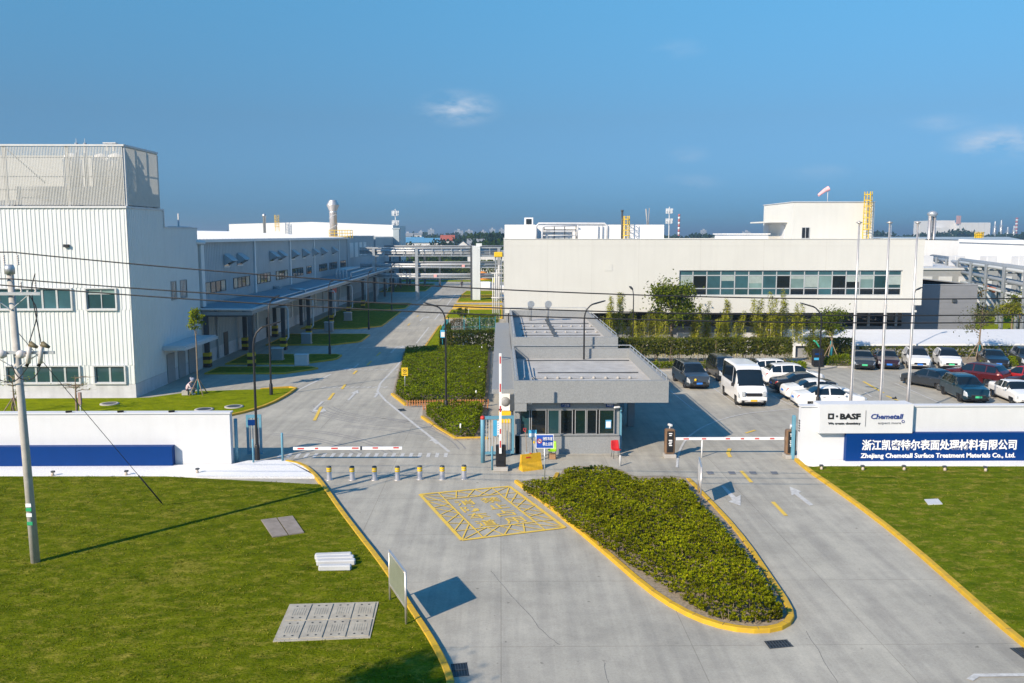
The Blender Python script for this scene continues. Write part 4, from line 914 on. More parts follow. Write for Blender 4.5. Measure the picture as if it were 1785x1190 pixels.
for x0, x1, y0, y1, z in ((GX0 + .1, GX1 - .1, GY + .1, 56.9, 4.0), (.9, 7.75, 57.2, 77.9, 4.75)):
    pts = [(x1, y0, z + .22), (x1, y1, z + .22), (x0, y1, z + .22), (x0, y0, z + .22)]
    mb.tube(pts, .03, 5)
    for i in range(10): t = i / 9; y = y0 + (y1 - y0) * t; mb.tube([(x1, y, z - .02), (x1, y, z + .22)], .025, 4); mb.tube([(x0, y, z - .02), (x0, y, z + .22)], .025, 4)
mb.build('roof_rail', M_STEEL, gh)
mb = MB(); mb.tube([(1.6, GY + .3, 3.5), (1.6, 46, 3.75), (1.6, 48, 3.75)], .03, 5); mb.tube([(.95, 46, 3.4), (1.3, 46, 3.9), (1.4, 52, 3.9)], .03, 5); mb.build('cable_loop', M_STEEL, gh)
ac = thing('air_conditioner', 'white outdoor air conditioner unit on a yellow stand beside the gatehouse', 'air conditioner', (.28, 52.3, 0)); mb = MB(); mb.rbox((0, 0, 1.3), (.75, .4, 1.1), 0, .04); mb.build('housing', M_WHITEP, ac, False); mb = MB(); mb.lathe([(.3, 0), (.3, .02), (.05, .03)], (0, 0, 0), 16); mb.v = [(x, -.205 - z, y + 1.35) for x, y, z in mb.v]; mb.build('fan_grille', M_GREY, ac, False); mb = MB(); mb.rbox((0, 0, .37), (.8, .5, .72), 0, .03); mb.build('stand', M_YEL, ac, False)
sp = thing('drain_pipe', 'white vertical drain pipe at the front corner of the gatehouse', 'pipe', (.60, 44.5, 0)); mb = MB(); mb.tube([(0, 0, 0), (0, 0, 2.4)], .07, 8); mb.use(M_DSTEEL); mb.box(-.12, .12, -.12, .06, 2.35, 3.2); mb.build('tube', None, sp, False) if 0 else mb.build('tube', None, sp, False)
# ------------------------------------------------------------------ planting
def grow(poly, d):
    q = offset(poly, d, True); c = [sum(p[k] for p in poly) / len(poly) for k in (0, 1)]
    return q if sum(hypot(p[0] - c[0], p[1] - c[1]) for p in q) > sum(hypot(p[0] - c[0], p[1] - c[1]) for p in poly) else offset(poly, -d, True)
def inset(poly, d):
    if d < 0: return grow(poly, -d)
    q = offset(poly, d, True); c = [sum(p[k] for p in poly) / len(poly) for k in (0, 1)]
    if sum(hypot(p[0] - c[0], p[1] - c[1]) for p in q) > sum(hypot(p[0] - c[0], p[1] - c[1]) for p in poly): q = offset(poly, -d, True)
    return q
ISL_F = smooth([G(*p_) for p_ in ((908, 856), (942, 876), (984, 910), (1026, 940), (1062, 968), (1138, 1014), (1206, 1062), (1252, 1086), (1318, 1093), (1352, 1086))] + [G(px_, py_, .58) for px_, py_ in ((1362, 1052), (1347, 1030), (1327, 998), (1304, 965), (1260, 914), (1222, 877), (1200, 844), (1192, 834), (1150, 833), (1106, 836), (1086, 822), (1060, 814), (988, 813), (976, 832), (925, 838))], 1, True)
shrub_bed('shrub_bed', inset(ISL_F, -.05), .54, 150, .105, L_ISLE, 'long tapering island of glossy green shrubs inside a yellow kerb in the entrance drive', 'shrub bed', amp=.07, seed=4, per=8, edge=.22)
shrub_bed('shrub_bed', inset(BED1, .25), .55, 62, .15, L_HEDGE, 'square bed of clipped green shrubs behind a low wooden fence', 'shrub bed', amp=.06, seed=9, per=6, edge=.2)
shrub_bed('shrub_bed', inset(BED2, .3), .5, 75, .14, L_HEDGE, 'small wedge bed of green shrubs around the lamp post in front of the square bed', 'shrub bed', amp=.07, seed=13, per=6, edge=.25)
def picket(name_label, a, b, h, pitch=.17):
    r = thing('picket_fence', name_label, 'fence', (a[0], a[1], .08)); n = int(hypot(b[0] - a[0], b[1] - a[1]) / pitch); mb = MB(); mr = MB(); u = ((b[0] - a[0]) / n, (b[1] - a[1]) / n)
    rot = math.atan2(u[1], u[0])
    for i in range(n + 1): mb.rbox((u[0] * i, u[1] * i, h / 2 + .012 * wob(i, 3)), (.075, .02, h), rot, .008)
    for z in (h * .3, h * .75): mr.tube([(0, .03, z), (b[0] - a[0], b[1] - a[1] + .03, z)], .02, 4)
    mb.build('picket', M_WOOD, r, False); mr.build('rail', M_WOOD, r, False); r.children[0]['kind'] = 'stuff'; return r
picket('low orange wooden fence along the front of the square shrub bed', G(710, 710), G(851, 708), .42)
picket('low orange wooden fence along the back of the small wedge bed', G(738, 716), G(850, 715), .3)
def hedge_wall(label, x0, x1, y0, y1, h, lm, seed, dens=190, bare=.0, leaf_l=.14, stems=True, base=.1):
    """upright clipped hedge: leaves thick on the outer shell, stems below"""
    r = random.Random(seed); root = thing('hedge', label, 'hedge', ((x0 + x1) / 2, (y0 + y1) / 2, 0)); mb = MB(); st = MB()
    n = int(((x1 - x0) * (y1 - y0) + 2 * (x1 - x0 + y1 - y0) * h) * dens)
    for i in range(n):
        x, y, z = r.uniform(x0, x1), r.uniform(y0, y1), base + h * r.random()
        f = r.random()
        if f < .35: z = base + h * (1 + .05 * wob(x, y, 2.4, seed)) - abs(r.gauss(0, .08))
        elif f < .70: y = y0 + abs(r.gauss(0, .09)) + .07 * wob(x, z, 2.6, seed)
        elif f < .85: x = (x0 if r.random() < .5 else x1) + r.gauss(0, .06)
        if z < base + h * bare and r.random() < .82: continue
        if wob(x * 1.4, z * 2.2, 1.9, seed) < -.5 and r.random() < .75: continue
        d = (rvec(r) + Vector((0, -.5, .35)))
        leaf(mb, Vector((x, y, z)), d, rvec(r), leaf_l * r.uniform(.6, 1.3), leaf_l * .3)
    for i in range(int((x1 - x0) * (y1 - y0) * h * 60)):
        p = Vector((r.uniform(x0 + .12, x1 - .12), r.uniform(y0 + .15, y1 - .05), base + h * r.uniform(bare, .93))); leaf(mb, p, rvec(r), rvec(r), leaf_l * 2.2, leaf_l * .9)
    if stems:
        for i in range(int((x1 - x0) * 3.2)): x = r.uniform(x0, x1); y = r.uniform(y0, y1); st.tube([(x, y, base - .1), (x + r.gauss(0, .06), y, base + h * .5), (x + r.gauss(0, .12), y, base + h * .93)], [.028, .022, .012], 4, False)
    mb.build('foliage', lm, root); st.build('stem', M_STICK, root); return root
hedge_wall('dark tall clipped hedge at the back of the square shrub bed', -5.4, -.75, 85.2, 86.6, 1.9, L_DARK, 21)
hedge_wall('dark hedge along the left of the small fenced yard', -6.2, -5.5, 87, 95, 1.7, L_DARK, 22, 150)
hedge_wall('green hedge closing the back of the small fenced yard', -4.0, -.3, 101, 102.4, 2.1, L_HEDGE, 23, 120)
hedge_wall('long leggy hedge of dark leaves on bare stems behind the van bays', 9.5, 26.2, 76.4, 77.7, 2.15, L_PARK, 24, 150, bare=.35)
hedge_wall('leggy dark hedge just right of the white canopy end post', 28.4, 32.6, 78.2, 79.6, 1.9, L_PARK, 25, 150, bare=.2)
hedge_wall('low bright clipped edging hedge in front of the van bays hedge', 10.6, 26.3, 73.1, 74.0, .5, L_HEDGE, 26, 150, stems=False)
hedge_wall('long brownish hedge behind the far row of parked cars', 34, 76, 79.75, 80.35, .95, L_PARK, 27, 70, stems=False)
def bush(label, x, y, rx, ry, h, lm, seed, n=2600, ll=.15, base=.1):
    r = random.Random(seed); root = thing('bush', label, 'bush', (x, y, base)); mb = MB(); st = MB()
    for i in range(n):
        v = rvec(r); v.z = abs(v.z); k = 1 - abs(r.gauss(0, .12)); k *= 1 + .14 * wob(v.x * 4, v.y * 4 + v.z * 3, 1, seed)
        p = Vector((v.x * rx * k, v.y * ry * k, v.z * h * k)); leaf(mb, p, v + rvec(r) * .7, rvec(r), ll * r.uniform(.6, 1.3), ll * .3)
    for i in range(9): v = rvec(r); st.tube([(0, 0, -.1), (v.x * rx * .5, v.y * ry * .5, h * .6)], [.03, .012], 4, False)
    mb.build('foliage', lm, root, False); st.build('stem', M_BARK, root, False); return root
bush('low light green bush under the wrapped tree left of the dark grey car', 30.4, 75.3, 1.8, 1.0, .85, L_HEDGE, 31)
bush('low light green bush under the propped tree right of the white electric car', 44.4, 75.0, 1.9, 1.1, .8, L_HEDGE, 32)
bush('rusty brown bush in the small fenced yard', -5.0, 99, 1.3, 1.3, 1.9, leaf_mat("rusty_leaves", (.10, .05, .012), (.20, .11, .02)), 33, 2000)
# trees
def tree(name, label, x, y, h, crown, lm, seed, trunk=.09, leaves=2600, ll=.16, start=.35, spread=1., limbs=9, z0=.1, group=None, bare=False, droop=0., wrap=None, stakes=None, twigs=4):
    """tapered trunk with limbs and twigs, leaves gathered along the twigs; crown = (rx, ry, centre z, rz)"""
    r = random.Random(seed); root = thing(name, label, 'tree', (x, y, z0), 0, group); tb = MB(); cr = MB()
    rx, ry, cz, rz = crown; top = Vector((r.gauss(0, .1), r.gauss(0, .1), cz + rz * .75))
    trunk_pts = [Vector((0, 0, -.15)), Vector((r.gauss(0, .03), r.gauss(0, .03), h * start * .6)), Vector((r.gauss(0, .06), r.gauss(0, .06), h * start)), (Vector((0, 0, h * start)) + top) * .5, top]
    tb.tube(trunk_pts, [trunk * 1.15, trunk, trunk * .85, trunk * .5, trunk * .15], 8, False)
    tips = []
    for i in range(limbs):
        t = r.uniform(0, 1) ** .8; b = trunk_pts[2].lerp(trunk_pts[4], t); a = 2 * pi * (i * .382 + r.random() * .2)
        e = Vector((rx * cos(a) * r.uniform(.55, .95) * (1 - .35 * t), ry * sin(a) * r.uniform(.55, .95) * (1 - .35 * t), cz + rz * r.uniform(-.6, .7)))
        e.z = max(e.z, b.z + .1 * rz) - droop; m = b.lerp(e, .5) + Vector((0, 0, .12 * rz)); tb.tube([b, m, e], [trunk * .42, trunk * .26, trunk * .08], 5, False)
        for q in range(twigs):
            s = b.lerp(e, r.uniform(.35, 1)); v = rvec(r); v.z = abs(v.z) * .6 - droop
            f = s + Vector((v.x * rx, v.y * ry, v.z * rz)) * .42; tb.tube([s, f], [trunk * .12, trunk * .04], 3, False); tips.append((s, f))
    if not bare:
        for i in range(leaves):
            s, f = tips[r.randrange(len(tips))]; t = r.uniform(.2, 1.1); p = s.lerp(f, t) + rvec(r) * abs(r.gauss(0, .30)) * min(rx, rz) * spread
            leaf(cr, p, rvec(r) + Vector((0, 0, -.2)), rvec(r), ll * r.uniform(.6, 1.35), ll * .32)
    t = tb.build('trunk', M_BARK, root, False)
    if not bare: cr.build('crown', lm, root, False)
    if wrap: mb = MB(); mb.tube([(0, 0, 0), (0, 0, wrap)], trunk * 1.35, 10); mb.build('trunk_wrap', M_TEALD, root, False)
    if stakes:
        for k in range(4): a = pi / 4 + k * pi / 2; mb = MB(); mb.tube([(stakes[0] * cos(a), stakes[0] * sin(a), -.1), (.05 * cos(a), .05 * sin(a), stakes[1])], .035, 6); mb.build('stake', M_STICK, root, False)
    return root
p = G(1190, 598); tree('leafy_tree', 'large leafy tree with a rounded dark green crown in front of the office windows', 16.6, 82.5, 7.3, (2.6, 2.3, 4.75, 2.35), L_TREE, 41, .16, 6200, .25, .30, .85, 18, twigs=7)
tree('leafy_tree', 'leafy street tree with a teal wrapped trunk beside the dark grey car', 30.0, 77.0, 4.6, (1.75, 1.5, 3.2, 1.5), leaf_mat("lime_tree_leaves", (.06, .10, .008), (.15, .19, .014), (.24, .24, .03)), 42, .09, 2600, .19, .36, .9, 10, wrap=1.9, stakes=(.9, 1.7))
tree('sparse_tree', 'thin sparse tree on four props behind the white electric car', 43.6, 77.2, 5.4, (2.0, 1.7, 3.7, 1.6), leaf_mat("olive_leaves", (.08, .10, .03), (.17, .18, .06)), 43, .085, 1150, .16, .42, 1.0, 13, wrap=1.5, stakes=(1.0, 1.8))
sx, sy = G(346, 690)
tree('young_tree', 'young slim tree with a feathery top on four props near the ribbed building', sx, sy, 6.2, (.75, .7, 4.9, 1.25), L_YOUNG, 44, .055, 800, .17, .62, .55, 8, wrap=1.05, stakes=(.75, 1.15), droop=-.1)
tree('bare_tree', 'nearly bare multi stemmed tree behind the left white wall, beside the small marker post', -27.6, 55.4, 2.4, (1.5, 1.2, 1.8, .8), L_YOUNG, 45, .085, 50, .1, .3, .5, 10, group=None, twigs=7)
tree('bare_tree', 'nearly bare tree behind the white wall, partly hidden by the utility pole', -31.4, 55.0, 2.4, (1.6, 1.2, 1.75, .8), L_YOUNG, 46, .075, 70, .12, .3, .5, 9, twigs=7, stakes=(.8, 1.0))
tree('small_tree', 'small clipped cloud shaped tree in the small fenced yard', -4.6, 101.5, 2.9, (1.2, 1.0, 2.3, .55), L_DARK, 47, .06, 900, .16, .5, .7, 7)
for i, (x, y, h, k) in enumerate(((52.6, 95, 5.2, 'tree with a reddish brown crown behind the right end of the grey annex'), (56.0, 93, 4.0, 'yellow green tree left of the palm like trunk behind the grey annex'), (58.6, 96, 4.6, 'dark trunked green tree standing behind the white canopy, at the right edge'), (62.0, 94, 3.8, 'bright yellow green tree cut by the right edge of the picture'))):
    tree('small_tree', k, x, y, h, (2.2, 2.0, h * .62, h * .4), (leaf_mat("russet_leaves", (.10, .07, .012), (.19, .14, .02)), leaf_mat("lime_leaves", (.13, .15, .01), (.26, .26, .02)), L_TREE, leaf_mat("lime_leaves", (1, 1, 1), (1, 1, 1)) if 0 else bpy.data.materials["lime_leaves"])[i], 50 + i, .12, 1500, .24, .4, .9, 9)
# bamboo clumps in front of the office
BAM = ((1060, 516, 5), (1078, 508, 7), (1097, 540, 5), (1117, 548, 6), (1138, 540, 7), (1153, 548, 5), (1214, 528, 7), (1232, 525, 6), (1252, 548, 5), (1271, 520, 7), (1290, 540, 5), (1322, 520, 7), (1337, 542, 5), (1354, 503, 7), (1368, 512, 6), (1394, 528, 6), (1414, 545, 5), (1452, 548, 4))
DESC = ('tall thin', 'bushy', 'slender', 'leafy', 'leaning', 'low', 'dense', 'yellowish', 'sparse')
for i, (px, ty, n) in enumerate(BAM):
    r = random.Random(100 + i); Yb = 81.6 + (i * 7 % 5) * .6; x, zt = A(px, ty, Yb); 
    where = 'right of the gatehouse roof' if i < 2 else 'left of the big leafy tree' if i < 4 else 'at the left foot of the big leafy tree' if i < 6 else 'at the right foot of the big leafy tree' if i < 8 else 'under the left office windows' if i < 11 else 'under the middle office windows' if i < 15 else 'left of the wrapped street tree'
    nth = ('first', 'second', 'third', 'fourth', 'fifth', 'sixth', 'seventh', 'eighth', 'ninth', 'tenth', 'eleventh', 'twelfth', 'thirteenth', 'fourteenth', 'fifteenth', 'sixteenth', 'seventeenth', 'eighteenth')[i]
    root = thing('bamboo_clump', 'bamboo clump %s, %s from the left' % (where, nth), 'bamboo', (x, Yb, 0), 0, 'bamboo clumps in front of the office'); cn = MB(); lf = MB()
    for k in range(n):
        bx, by = r.gauss(0, .33), r.gauss(0, .3); hh = zt * r.uniform(.62, 1.02) if k else zt; lx, ly = bx + r.gauss(0, .22), by + r.gauss(0, .2)
        cn.tube([(bx, by, -.05), ((bx + lx) / 2, (by + ly) / 2, hh * .55), (lx, ly, hh)], [.032, .026, .008], 5, False)
        for q in range(int(hh * 60)):
            t = r.uniform(.28, 1.0) ** .8; c = Vector((bx + (lx - bx) * t, by + (ly - by) * t, hh * t)); a = r.uniform(0, 2 * pi); w = .46 * (1.15 - t) + .09
            c += Vector((cos(a) * w * r.random(), sin(a) * w * r.random(), r.gauss(0, .05)))
            leaf(lf, c, Vector((cos(a), sin(a), r.uniform(-.9, .3))), Vector((0, 0, 1)), r.uniform(.18, .36), .046)
    cn.build('cane', M_BAMB, root, False); lf.build('foliage', L_BAMB, root, False)
# lawn blades near the camera: counted by nobody
def grass(poly, n, seed, lm, label, h=.042):
    r = random.Random(seed); mb = MB(); xs = [p[0] for p in poly]; ys = [p[1] for p in poly]; x0, x1, y0, y1 = max(min(xs), -26), min(max(xs), 32), max(min(ys), 19), max(ys)
    for i in range(n):
        x, y = r.uniform(x0, x1), r.uniform(y0, y1)
        if not inside((x, y), poly): continue
        w = wob(x * .7, y * 1.1, 1, seed)
        if w < -.2 and r.random() < .6: continue
        for q in range(3):
            a = r.uniform(0, 2 * pi); d = Vector((cos(a), sin(a), r.uniform(.5, 1.4))); leaf(mb, Vector((x + r.gauss(0, .03), y + r.gauss(0, .03), .095)), d, Vector((0, 0, 1)), h * r.uniform(.6, 1.5) * (1.1 + .4 * w), .013)
    return tag(mb.build('grass', lm), label, 'grass', kind='stuff')
grass(LAWN_L, 26000, 3, L_GRASS, 'uneven mown grass of the left front lawn'); grass(LAWN_R, 12000, 5, L_GRASS, 'uneven mown grass of the right front lawn')
# tall bank at the far end of the drive
mb = MB(); r = random.Random(5)
for i in range(9000):
    x, y = r.uniform(-60, 14), 226 + abs(r.gauss(0, 4)); h = 4.2 + .6 * wob(x * .3, 2) ; z = h * r.random() ** .6
    leaf(mb, Vector((x, y - z * .2 + 1, z)), Vector((r.gauss(0, .3), r.gauss(0, .3), 1)), rvec(r), r.uniform(.5, 1.1), .13)
tag(mb.build('reed_bank', L_MEADOW), 'tall green reed bank closing the far end of the drive', 'reeds', kind='stuff')
# ------------------------------------------------------------------ vehicles
def paint(name, col, metal=.0, rough=.28): return mat(name, col, rough=rough, metal=metal, var=.03, scale=.6, coat=.55, spec=.35)
P_WHITE = paint("white_car_paint", (.74, .74, .73)); P_BLACK = paint("black_car_paint", (.012, .013, .016)); P_DGREY = paint("dark_grey_car_paint", (.035, .04, .047), .25)
P_TEAL = paint("dark_teal_car_paint", (.010, .034, .05), .2); P_MAROON = paint("maroon_car_paint", (.085, .010, .012), .3); P_BRONZE = paint("bronze_grey_car_paint", (.06, .075, .09), .35); P_RED = paint("bright_red_car_paint", (.30, .015, .015)); P_WINE = paint("black_cherry_car_paint", (.035, .012, .014), .2); P_NAVY = paint("navy_car_paint", (.012, .018, .035), .2)
M_HEAD = mat("headlamp_lens", (.55, .58, .60), .12, metal=.3, var=.3, scale=12); M_TAIL = mat("tail_lamp_lens", (.33, .008, .012), .15, var=.2, scale=8); M_PBLUE = mat("blue_number_plate", (.02, .17, .62), .5); M_PGREEN = mat("green_number_plate", (.06, .52, .24), .5); M_PYEL = mat("yellow_number_plate", (.72, .42, .02), .5); M_CHROME = mat("bright_trim", (.6, .6, .61), .15, metal=1.)
def lerp_tab(tab, x):
    if x <= tab[0][0]: return tab[0][1]
    for (a, va), (b, vb) in zip(tab, tab[1:]):
        if x <= b: t = (x - a) / (b - a); t = t * t * (3 - 2 * t) * .5 + t * .5; return va + (vb - va) * t
    return tab[-1][1]
SHAPES = {   # L, W, top profile (x from the rear -.5 to the nose +.5, share of length), belt, screens, side glass
 'sedan': dict(L=4.75, W=1.84, top=((-.5, .78), (-.485, .98), (-.45, 1.04), (-.34, 1.09), (-.30, 1.12), (-.17, 1.40), (-.08, 1.45), (.03, 1.46), (.08, 1.42), (.23, 1.02), (.28, .97), (.42, .86), (.475, .76), (.5, .58)), belt=.93, rear=(-.31, -.165), front=(.085, .235), side=(-.255, .17), arch=.335, wheel=(-.285, .295)),
 'suv': dict(L=4.6, W=1.88, top=((-.5, .80), (-.49, 1.05), (-.46, 1.18), (-.43, 1.28), (-.37, 1.58), (-.30, 1.65), (-.1, 1.69), (.03, 1.67), (.09, 1.61), (.23, 1.14), (.28, 1.08), (.43, .99), (.48, .86), (.5, .64)), belt=1.05, rear=(-.445, -.355), front=(.095, .235), side=(-.385, .17), arch=.37, wheel=(-.29, .30)),
 'hatch': dict(L=4.3, W=1.80, top=((-.5, .78), (-.49, 1.0), (-.465, 1.12), (-.44, 1.22), (-.36, 1.52), (-.28, 1.58), (-.08, 1.62), (.05, 1.60), (.11, 1.54), (.27, 1.10), (.32, 1.03), (.44, .94), (.485, .80), (.5, .60)), belt=1.0, rear=(-.45, -.35), front=(.11, .275), side=(-.38, .20), arch=.36, wheel=(-.30, .31)),
 'mpv': dict(L=5.1, W=1.90, top=((-.5, .85), (-.49, 1.2), (-.47, 1.45), (-.43, 1.68), (-.38, 1.76), (-.1, 1.80), (.08, 1.78), (.13, 1.72), (.28, 1.17), (.32, 1.10), (.44, .99), (.485, .84), (.5, .62)), belt=1.08, rear=(-.478, -.42), front=(.135, .285), side=(-.42, .21), arch=.36, wheel=(-.29, .31)),
 'minibus': dict(L=5.8, W=2.06, top=((-.5, 1.1), (-.495, 1.9), (-.48, 2.4), (-.45, 2.58), (-.3, 2.63), (.12, 2.62), (.19, 2.55), (.235, 2.38), (.375, 1.36), (.40, 1.27), (.46, 1.12), (.49, .95), (.5, .62)), belt=1.28, rear=(-.493, -.46), front=(.24, .375), side=(-.44, .265), arch=.37, wheel=(-.27, .345)),
}
NWX = 64
def car(kind, label, x, y, ang, pt, plate=M_PBLUE, dark_roof=False, cat='car', group='cars in the car park', rim=None, grille=True, stance=0.):
    """ang: heading of the nose, radians from +x"""
    S = SHAPES[kind]; L_, Wd = S['L'], S['W']; root = thing({'sedan': 'sedan', 'suv': 'suv', 'hatch': 'hatchback', 'mpv': 'people_carrier', 'minibus': 'minibus'}[kind], label, cat, (x, y, 0), ang, group)
    hw = Wd / 2; xs = []
    for i in range(NWX + 1): u = i / NWX; xs.append(-.5 + (u - .045 * sin(2 * pi * u) / 1.0 * .9))
    bus = kind == 'minibus'
    def sect(u):
        X = u * L_; tp = lerp_tab(S['top'], u); e = .5 - abs(u); pl = 1 - .20 * max(0, (.10 - e) / .10) ** 2 * (1.0 if not bus else .55) - .035 * max(0, (.22 - e) / .22)
        w = hw * pl; bt = min(S['belt'] + (.06 * (-u) if not bus else 0), tp - .05); bt = max(bt, .40)
        sill = .24 + .13 * max(0, (.06 - e) / .06); gh_ = max(0, min(1, (tp - S['belt'] - .08) / .35)); rw = w * (.93 - (.22 if not bus else .10) * gh_)
        pts = [(w * .90, sill), (w * .985, sill + .10), (w, sill + (bt - sill) * .45), (w * .992, bt - .12 * (bt - sill)), (w * .955, bt)]
        for t in (.06, .36, .68, .93): pts.append((w * .945 + (rw - w * .945) * t, bt + (tp - .035 - bt) * t))
        pts += [(rw * .93, tp - .022), (rw * .78, tp - .004), (rw * .4, tp + .006), (0, tp + .012)]
        return X, pts
    grid = [sect(u) for u in xs]; K = len(grid[0][1])
    P3 = []
    for X, pts in grid: P3.append([(X, yy, zz) for yy, zz in pts] + [(X, -yy, zz) for yy, zz in pts[-2::-1]])
    M_ = len(P3[0]); parts = {}
    def put(key, quad):
        mb = parts.setdefault(key, MB()); mb.smooth = True; mb.add(quad, [(0, 1, 2, 3)])
    wx = [S['wheel'][0] * L_, S['wheel'][1] * L_]; R_ = S['arch']
    for i in range(NWX):
        um = (xs[i] + xs[i + 1]) / 2; Xm = um * L_
        for j in range(M_ - 1):
            row = j if j < K - 1 else M_ - 2 - j; q = [P3[i][j], P3[i][j + 1], P3[i + 1][j + 1], P3[i + 1][j]]
            zc = sum(p[2] for p in q) / 4; key = 'body'
            if row <= 2 and any(hypot(Xm - a, zc - R_ * .92) < R_ + .035 for a in wx): continue
            if S['side'][0] < um < S['side'][1] and 5 <= row <= 7:
                n_p = {'sedan': (-.045,), 'minibus': (.12,)}.get(kind, (-.23, -.03))
                if not any(abs(um - a) < .0085 for a in n_p): key = 'side_window_%d%d' % (j < K - 1, sum(um > a for a in n_p))
            if S['front'][0] < um < S['front'][1] and row >= 8 + (um > S['front'][1] - .02): key = 'windscreen'
            if S['rear'][0] < um < S['rear'][1] and row >= 8: key = 'rear_window'
            if dark_roof and key == 'body' and row >= 9 and S['rear'][1] <= um <= S['front'][0]: key = 'roof'
            if row in ((2, 3) if not bus else (2,)) and um > .435 and zc > .55: key = 'headlight_' + ('l' if j < K - 1 else 'r')
            if row in (3, 4) and um > .455 and not bus and kind != 'sedan': key = 'headlight_' + ('l' if j < K - 1 else 'r')
            if row == 3 and um < -.462 and zc > .60: key = 'tail_light_' + ('l' if j < K - 1 else 'r')
            put(key, q)
    mm = {'body': pt, 'windscreen': M_GLASSD, 'rear_window': M_GLASSD, 'side_window': M_GLASSD, 'roof': M_BLACK, 'sill': M_BLACK}
    # close the nose and tail with a slightly domed cap
    for end in (0, NWX):
        ring = P3[end]; sgn = -1 if end == 0 else 1; cz = (ring[0][2] + ring[K - 1][2]) / 2; mb = parts['body']; o = len(mb.v)
        mid = [(p[0] + sgn * .05, p[1] * .8, cz + (p[2] - cz) * .75) for p in ring]; mb.v += [tuple(p) for p in ring] + mid + [(ring[0][0] + sgn * .065, 0, cz)]
        for j in range(M_):
            k = (j + 1) % M_
            f1 = [o + j, o + k, o + M_ + k, o + M_ + j]; f2 = [o + M_ + j, o + M_ + k, o + 2 * M_]
            if sgn > 0: mb.face(f1); mb.face(f2)
            else: mb.face(f1[::-1]); mb.face(f2[::-1])
    for key, mb in parts.items():
        nm = key.rsplit('_', 1)[0] if key[:5] in ('headl', 'tail_', 'side_') else key
        mb.build(nm, M_HEAD if nm == 'headlight' else M_TAIL if nm == 'tail_light' else M_GLASSD if nm == 'side_window' else mm[key], root, False)
    def top_at(u): return lerp_tab(S['top'], u)
    nose = L_ / 2 + .06
    fz = top_at(.47)
    g = MB(); g.use(M_BLACK)
    if grille: g.rbox((nose - .03, 0, fz * .62 if not bus else .88), (.07, hw * 1.05, .20 if not bus else .2), 0, .03)
    g.rbox((nose - .035, 0, .34), (.07, hw * .95, .10), 0, .03); g.use(M_CHROME)
    if grille: g.rbox((nose + .0, 0, fz * .62 + .1 if not bus else .985), (.03, hw * 1.0, .025), 0, .008)
    g.build('grille', None, root, False)
    for e_, sg in ((nose + .012, 1), (-L_ / 2 - .075, -1)):
        mb = MB(); mb.rbox((e_, 0, (.50 if sg > 0 else .72) if not bus else .48), (.02, .44, .14), 0, .005); mb.build('number_plate', plate, root, False)
    b = MB(); b.use(M_BLACK).rbox((-L_ / 2 - .04, 0, .34), (.05, hw * 1.1, .12), 0, .02); b.build('rear_bumper_insert', None, root, False)
    u = MB(); u.box(-L_ * .46, L_ * .46, -hw * .84, hw * .84, .2, .52); u.build('underbody', M_BLACK, root, False)
    for sx in (1, -1):
        for a in wx:
            w = MB(); yy = sx * (hw - .02); w.smooth = True
            prof = [(R_ * .58, -.22), (R_ * .9, -.22), (R_ * .94, -.19), (R_ * .94, -.03), (R_ * .9, 0), (R_ * .62, -.005), (R_ * .6, -.05)]
            n = 22; o = 0
            for r_, d in prof:
                for k in range(n): t = 2 * pi * k / n; w.v.append((a + r_ * cos(t), yy + sx * d, R_ * .94 + r_ * sin(t)))
            for q in range(len(prof) - 1):
                for k in range(n): k2 = (k + 1) % n; w.face((q * n + k, q * n + k2, (q + 1) * n + k2, (q + 1) * n + k))
            wo = w.build('wheel', M_RUBBER, root, False)
            rm = MB()
            for k in range(10):
                t0, t1 = 2 * pi * k / 10, 2 * pi * (k + .62) / 10; rr = R_ * .6
                rm.quad(*[(a + q_ * cos(t), yy - sx * .035, R_ * .94 + q_ * sin(t)) for q_, t in ((.05, t0), (rr, t0), (rr, t1), (.05, t1))])
            rm.use(M_BLACK); rm.v += [(a + R_ * .6 * cos(2 * pi * k / 18), yy - sx * .06, R_ * .94 + R_ * .6 * sin(2 * pi * k / 18)) for k in range(18)]; rm.face(range(len(rm.v) - 18, len(rm.v)))
            rm.ms = [rim or M_CHROME, M_BLACK]; rm.m = [0] * 10 + [1]
            rm.build('rim', None, wo, False)
        mr = MB(); um = S['side'][1] - .015; mr.use(M_BLACK if bus or dark_roof else pt).rbox((um * L_, sx * (hw + .07), S['belt'] + .06), (.13, .2, .15 if not bus else .26), 0, .04); mr.build('mirror', None, root, False)
        if not bus:
            for f in (-.13, .07): MB().rbox((f * L_, sx * (hw * .985), S['belt'] - .13), (.17, .04, .035), 0, .01).build('door_handle', M_CHROME if pt is not P_BLACK else M_BLACK, root, False)
        else:
            MB().rbox((nose - .035, sx * hw * .68, .93), (.10, .26, .36), 0, .05).build('headlight', M_HEAD, root, False); MB().rbox((nose + .005, sx * hw * .7, .42), (.03, .16, .08), 0, .01).build('fog_lamp', M_BLACK, root, False)
    return root
R90 = -pi / 2
def gx(px, py): return G(px, py)
# van bays
x, y = G(1216, 676); mp = car('mpv', 'dark bronze people carrier with a yellow ball on its grille, right of the gatehouse', 14.75, 65.9, R90 + .05, P_BRONZE)
mb = MB(); mb.lathe([(.01, -.1), (.07, -.08), (.1, 0), (.07, .08), (.01, .1)], (2.62, -.32, .78), 12); mb.build('yellow_ball', M_YEL, mp, False)
car('mpv', 'black people carrier mostly hidden behind the white minibus', 18.1, 69.0, R90, P_BLACK)
mbus = car('minibus', 'white high roof minibus with dark side windows facing the camera', 17.1, 59.6, R90 - .03, P_WHITE, M_PYEL, cat='minibus')
car('hatch', 'white car hidden behind the gatehouse roof, only its roof showing', 11.0, 64.2, R90, P_WHITE)
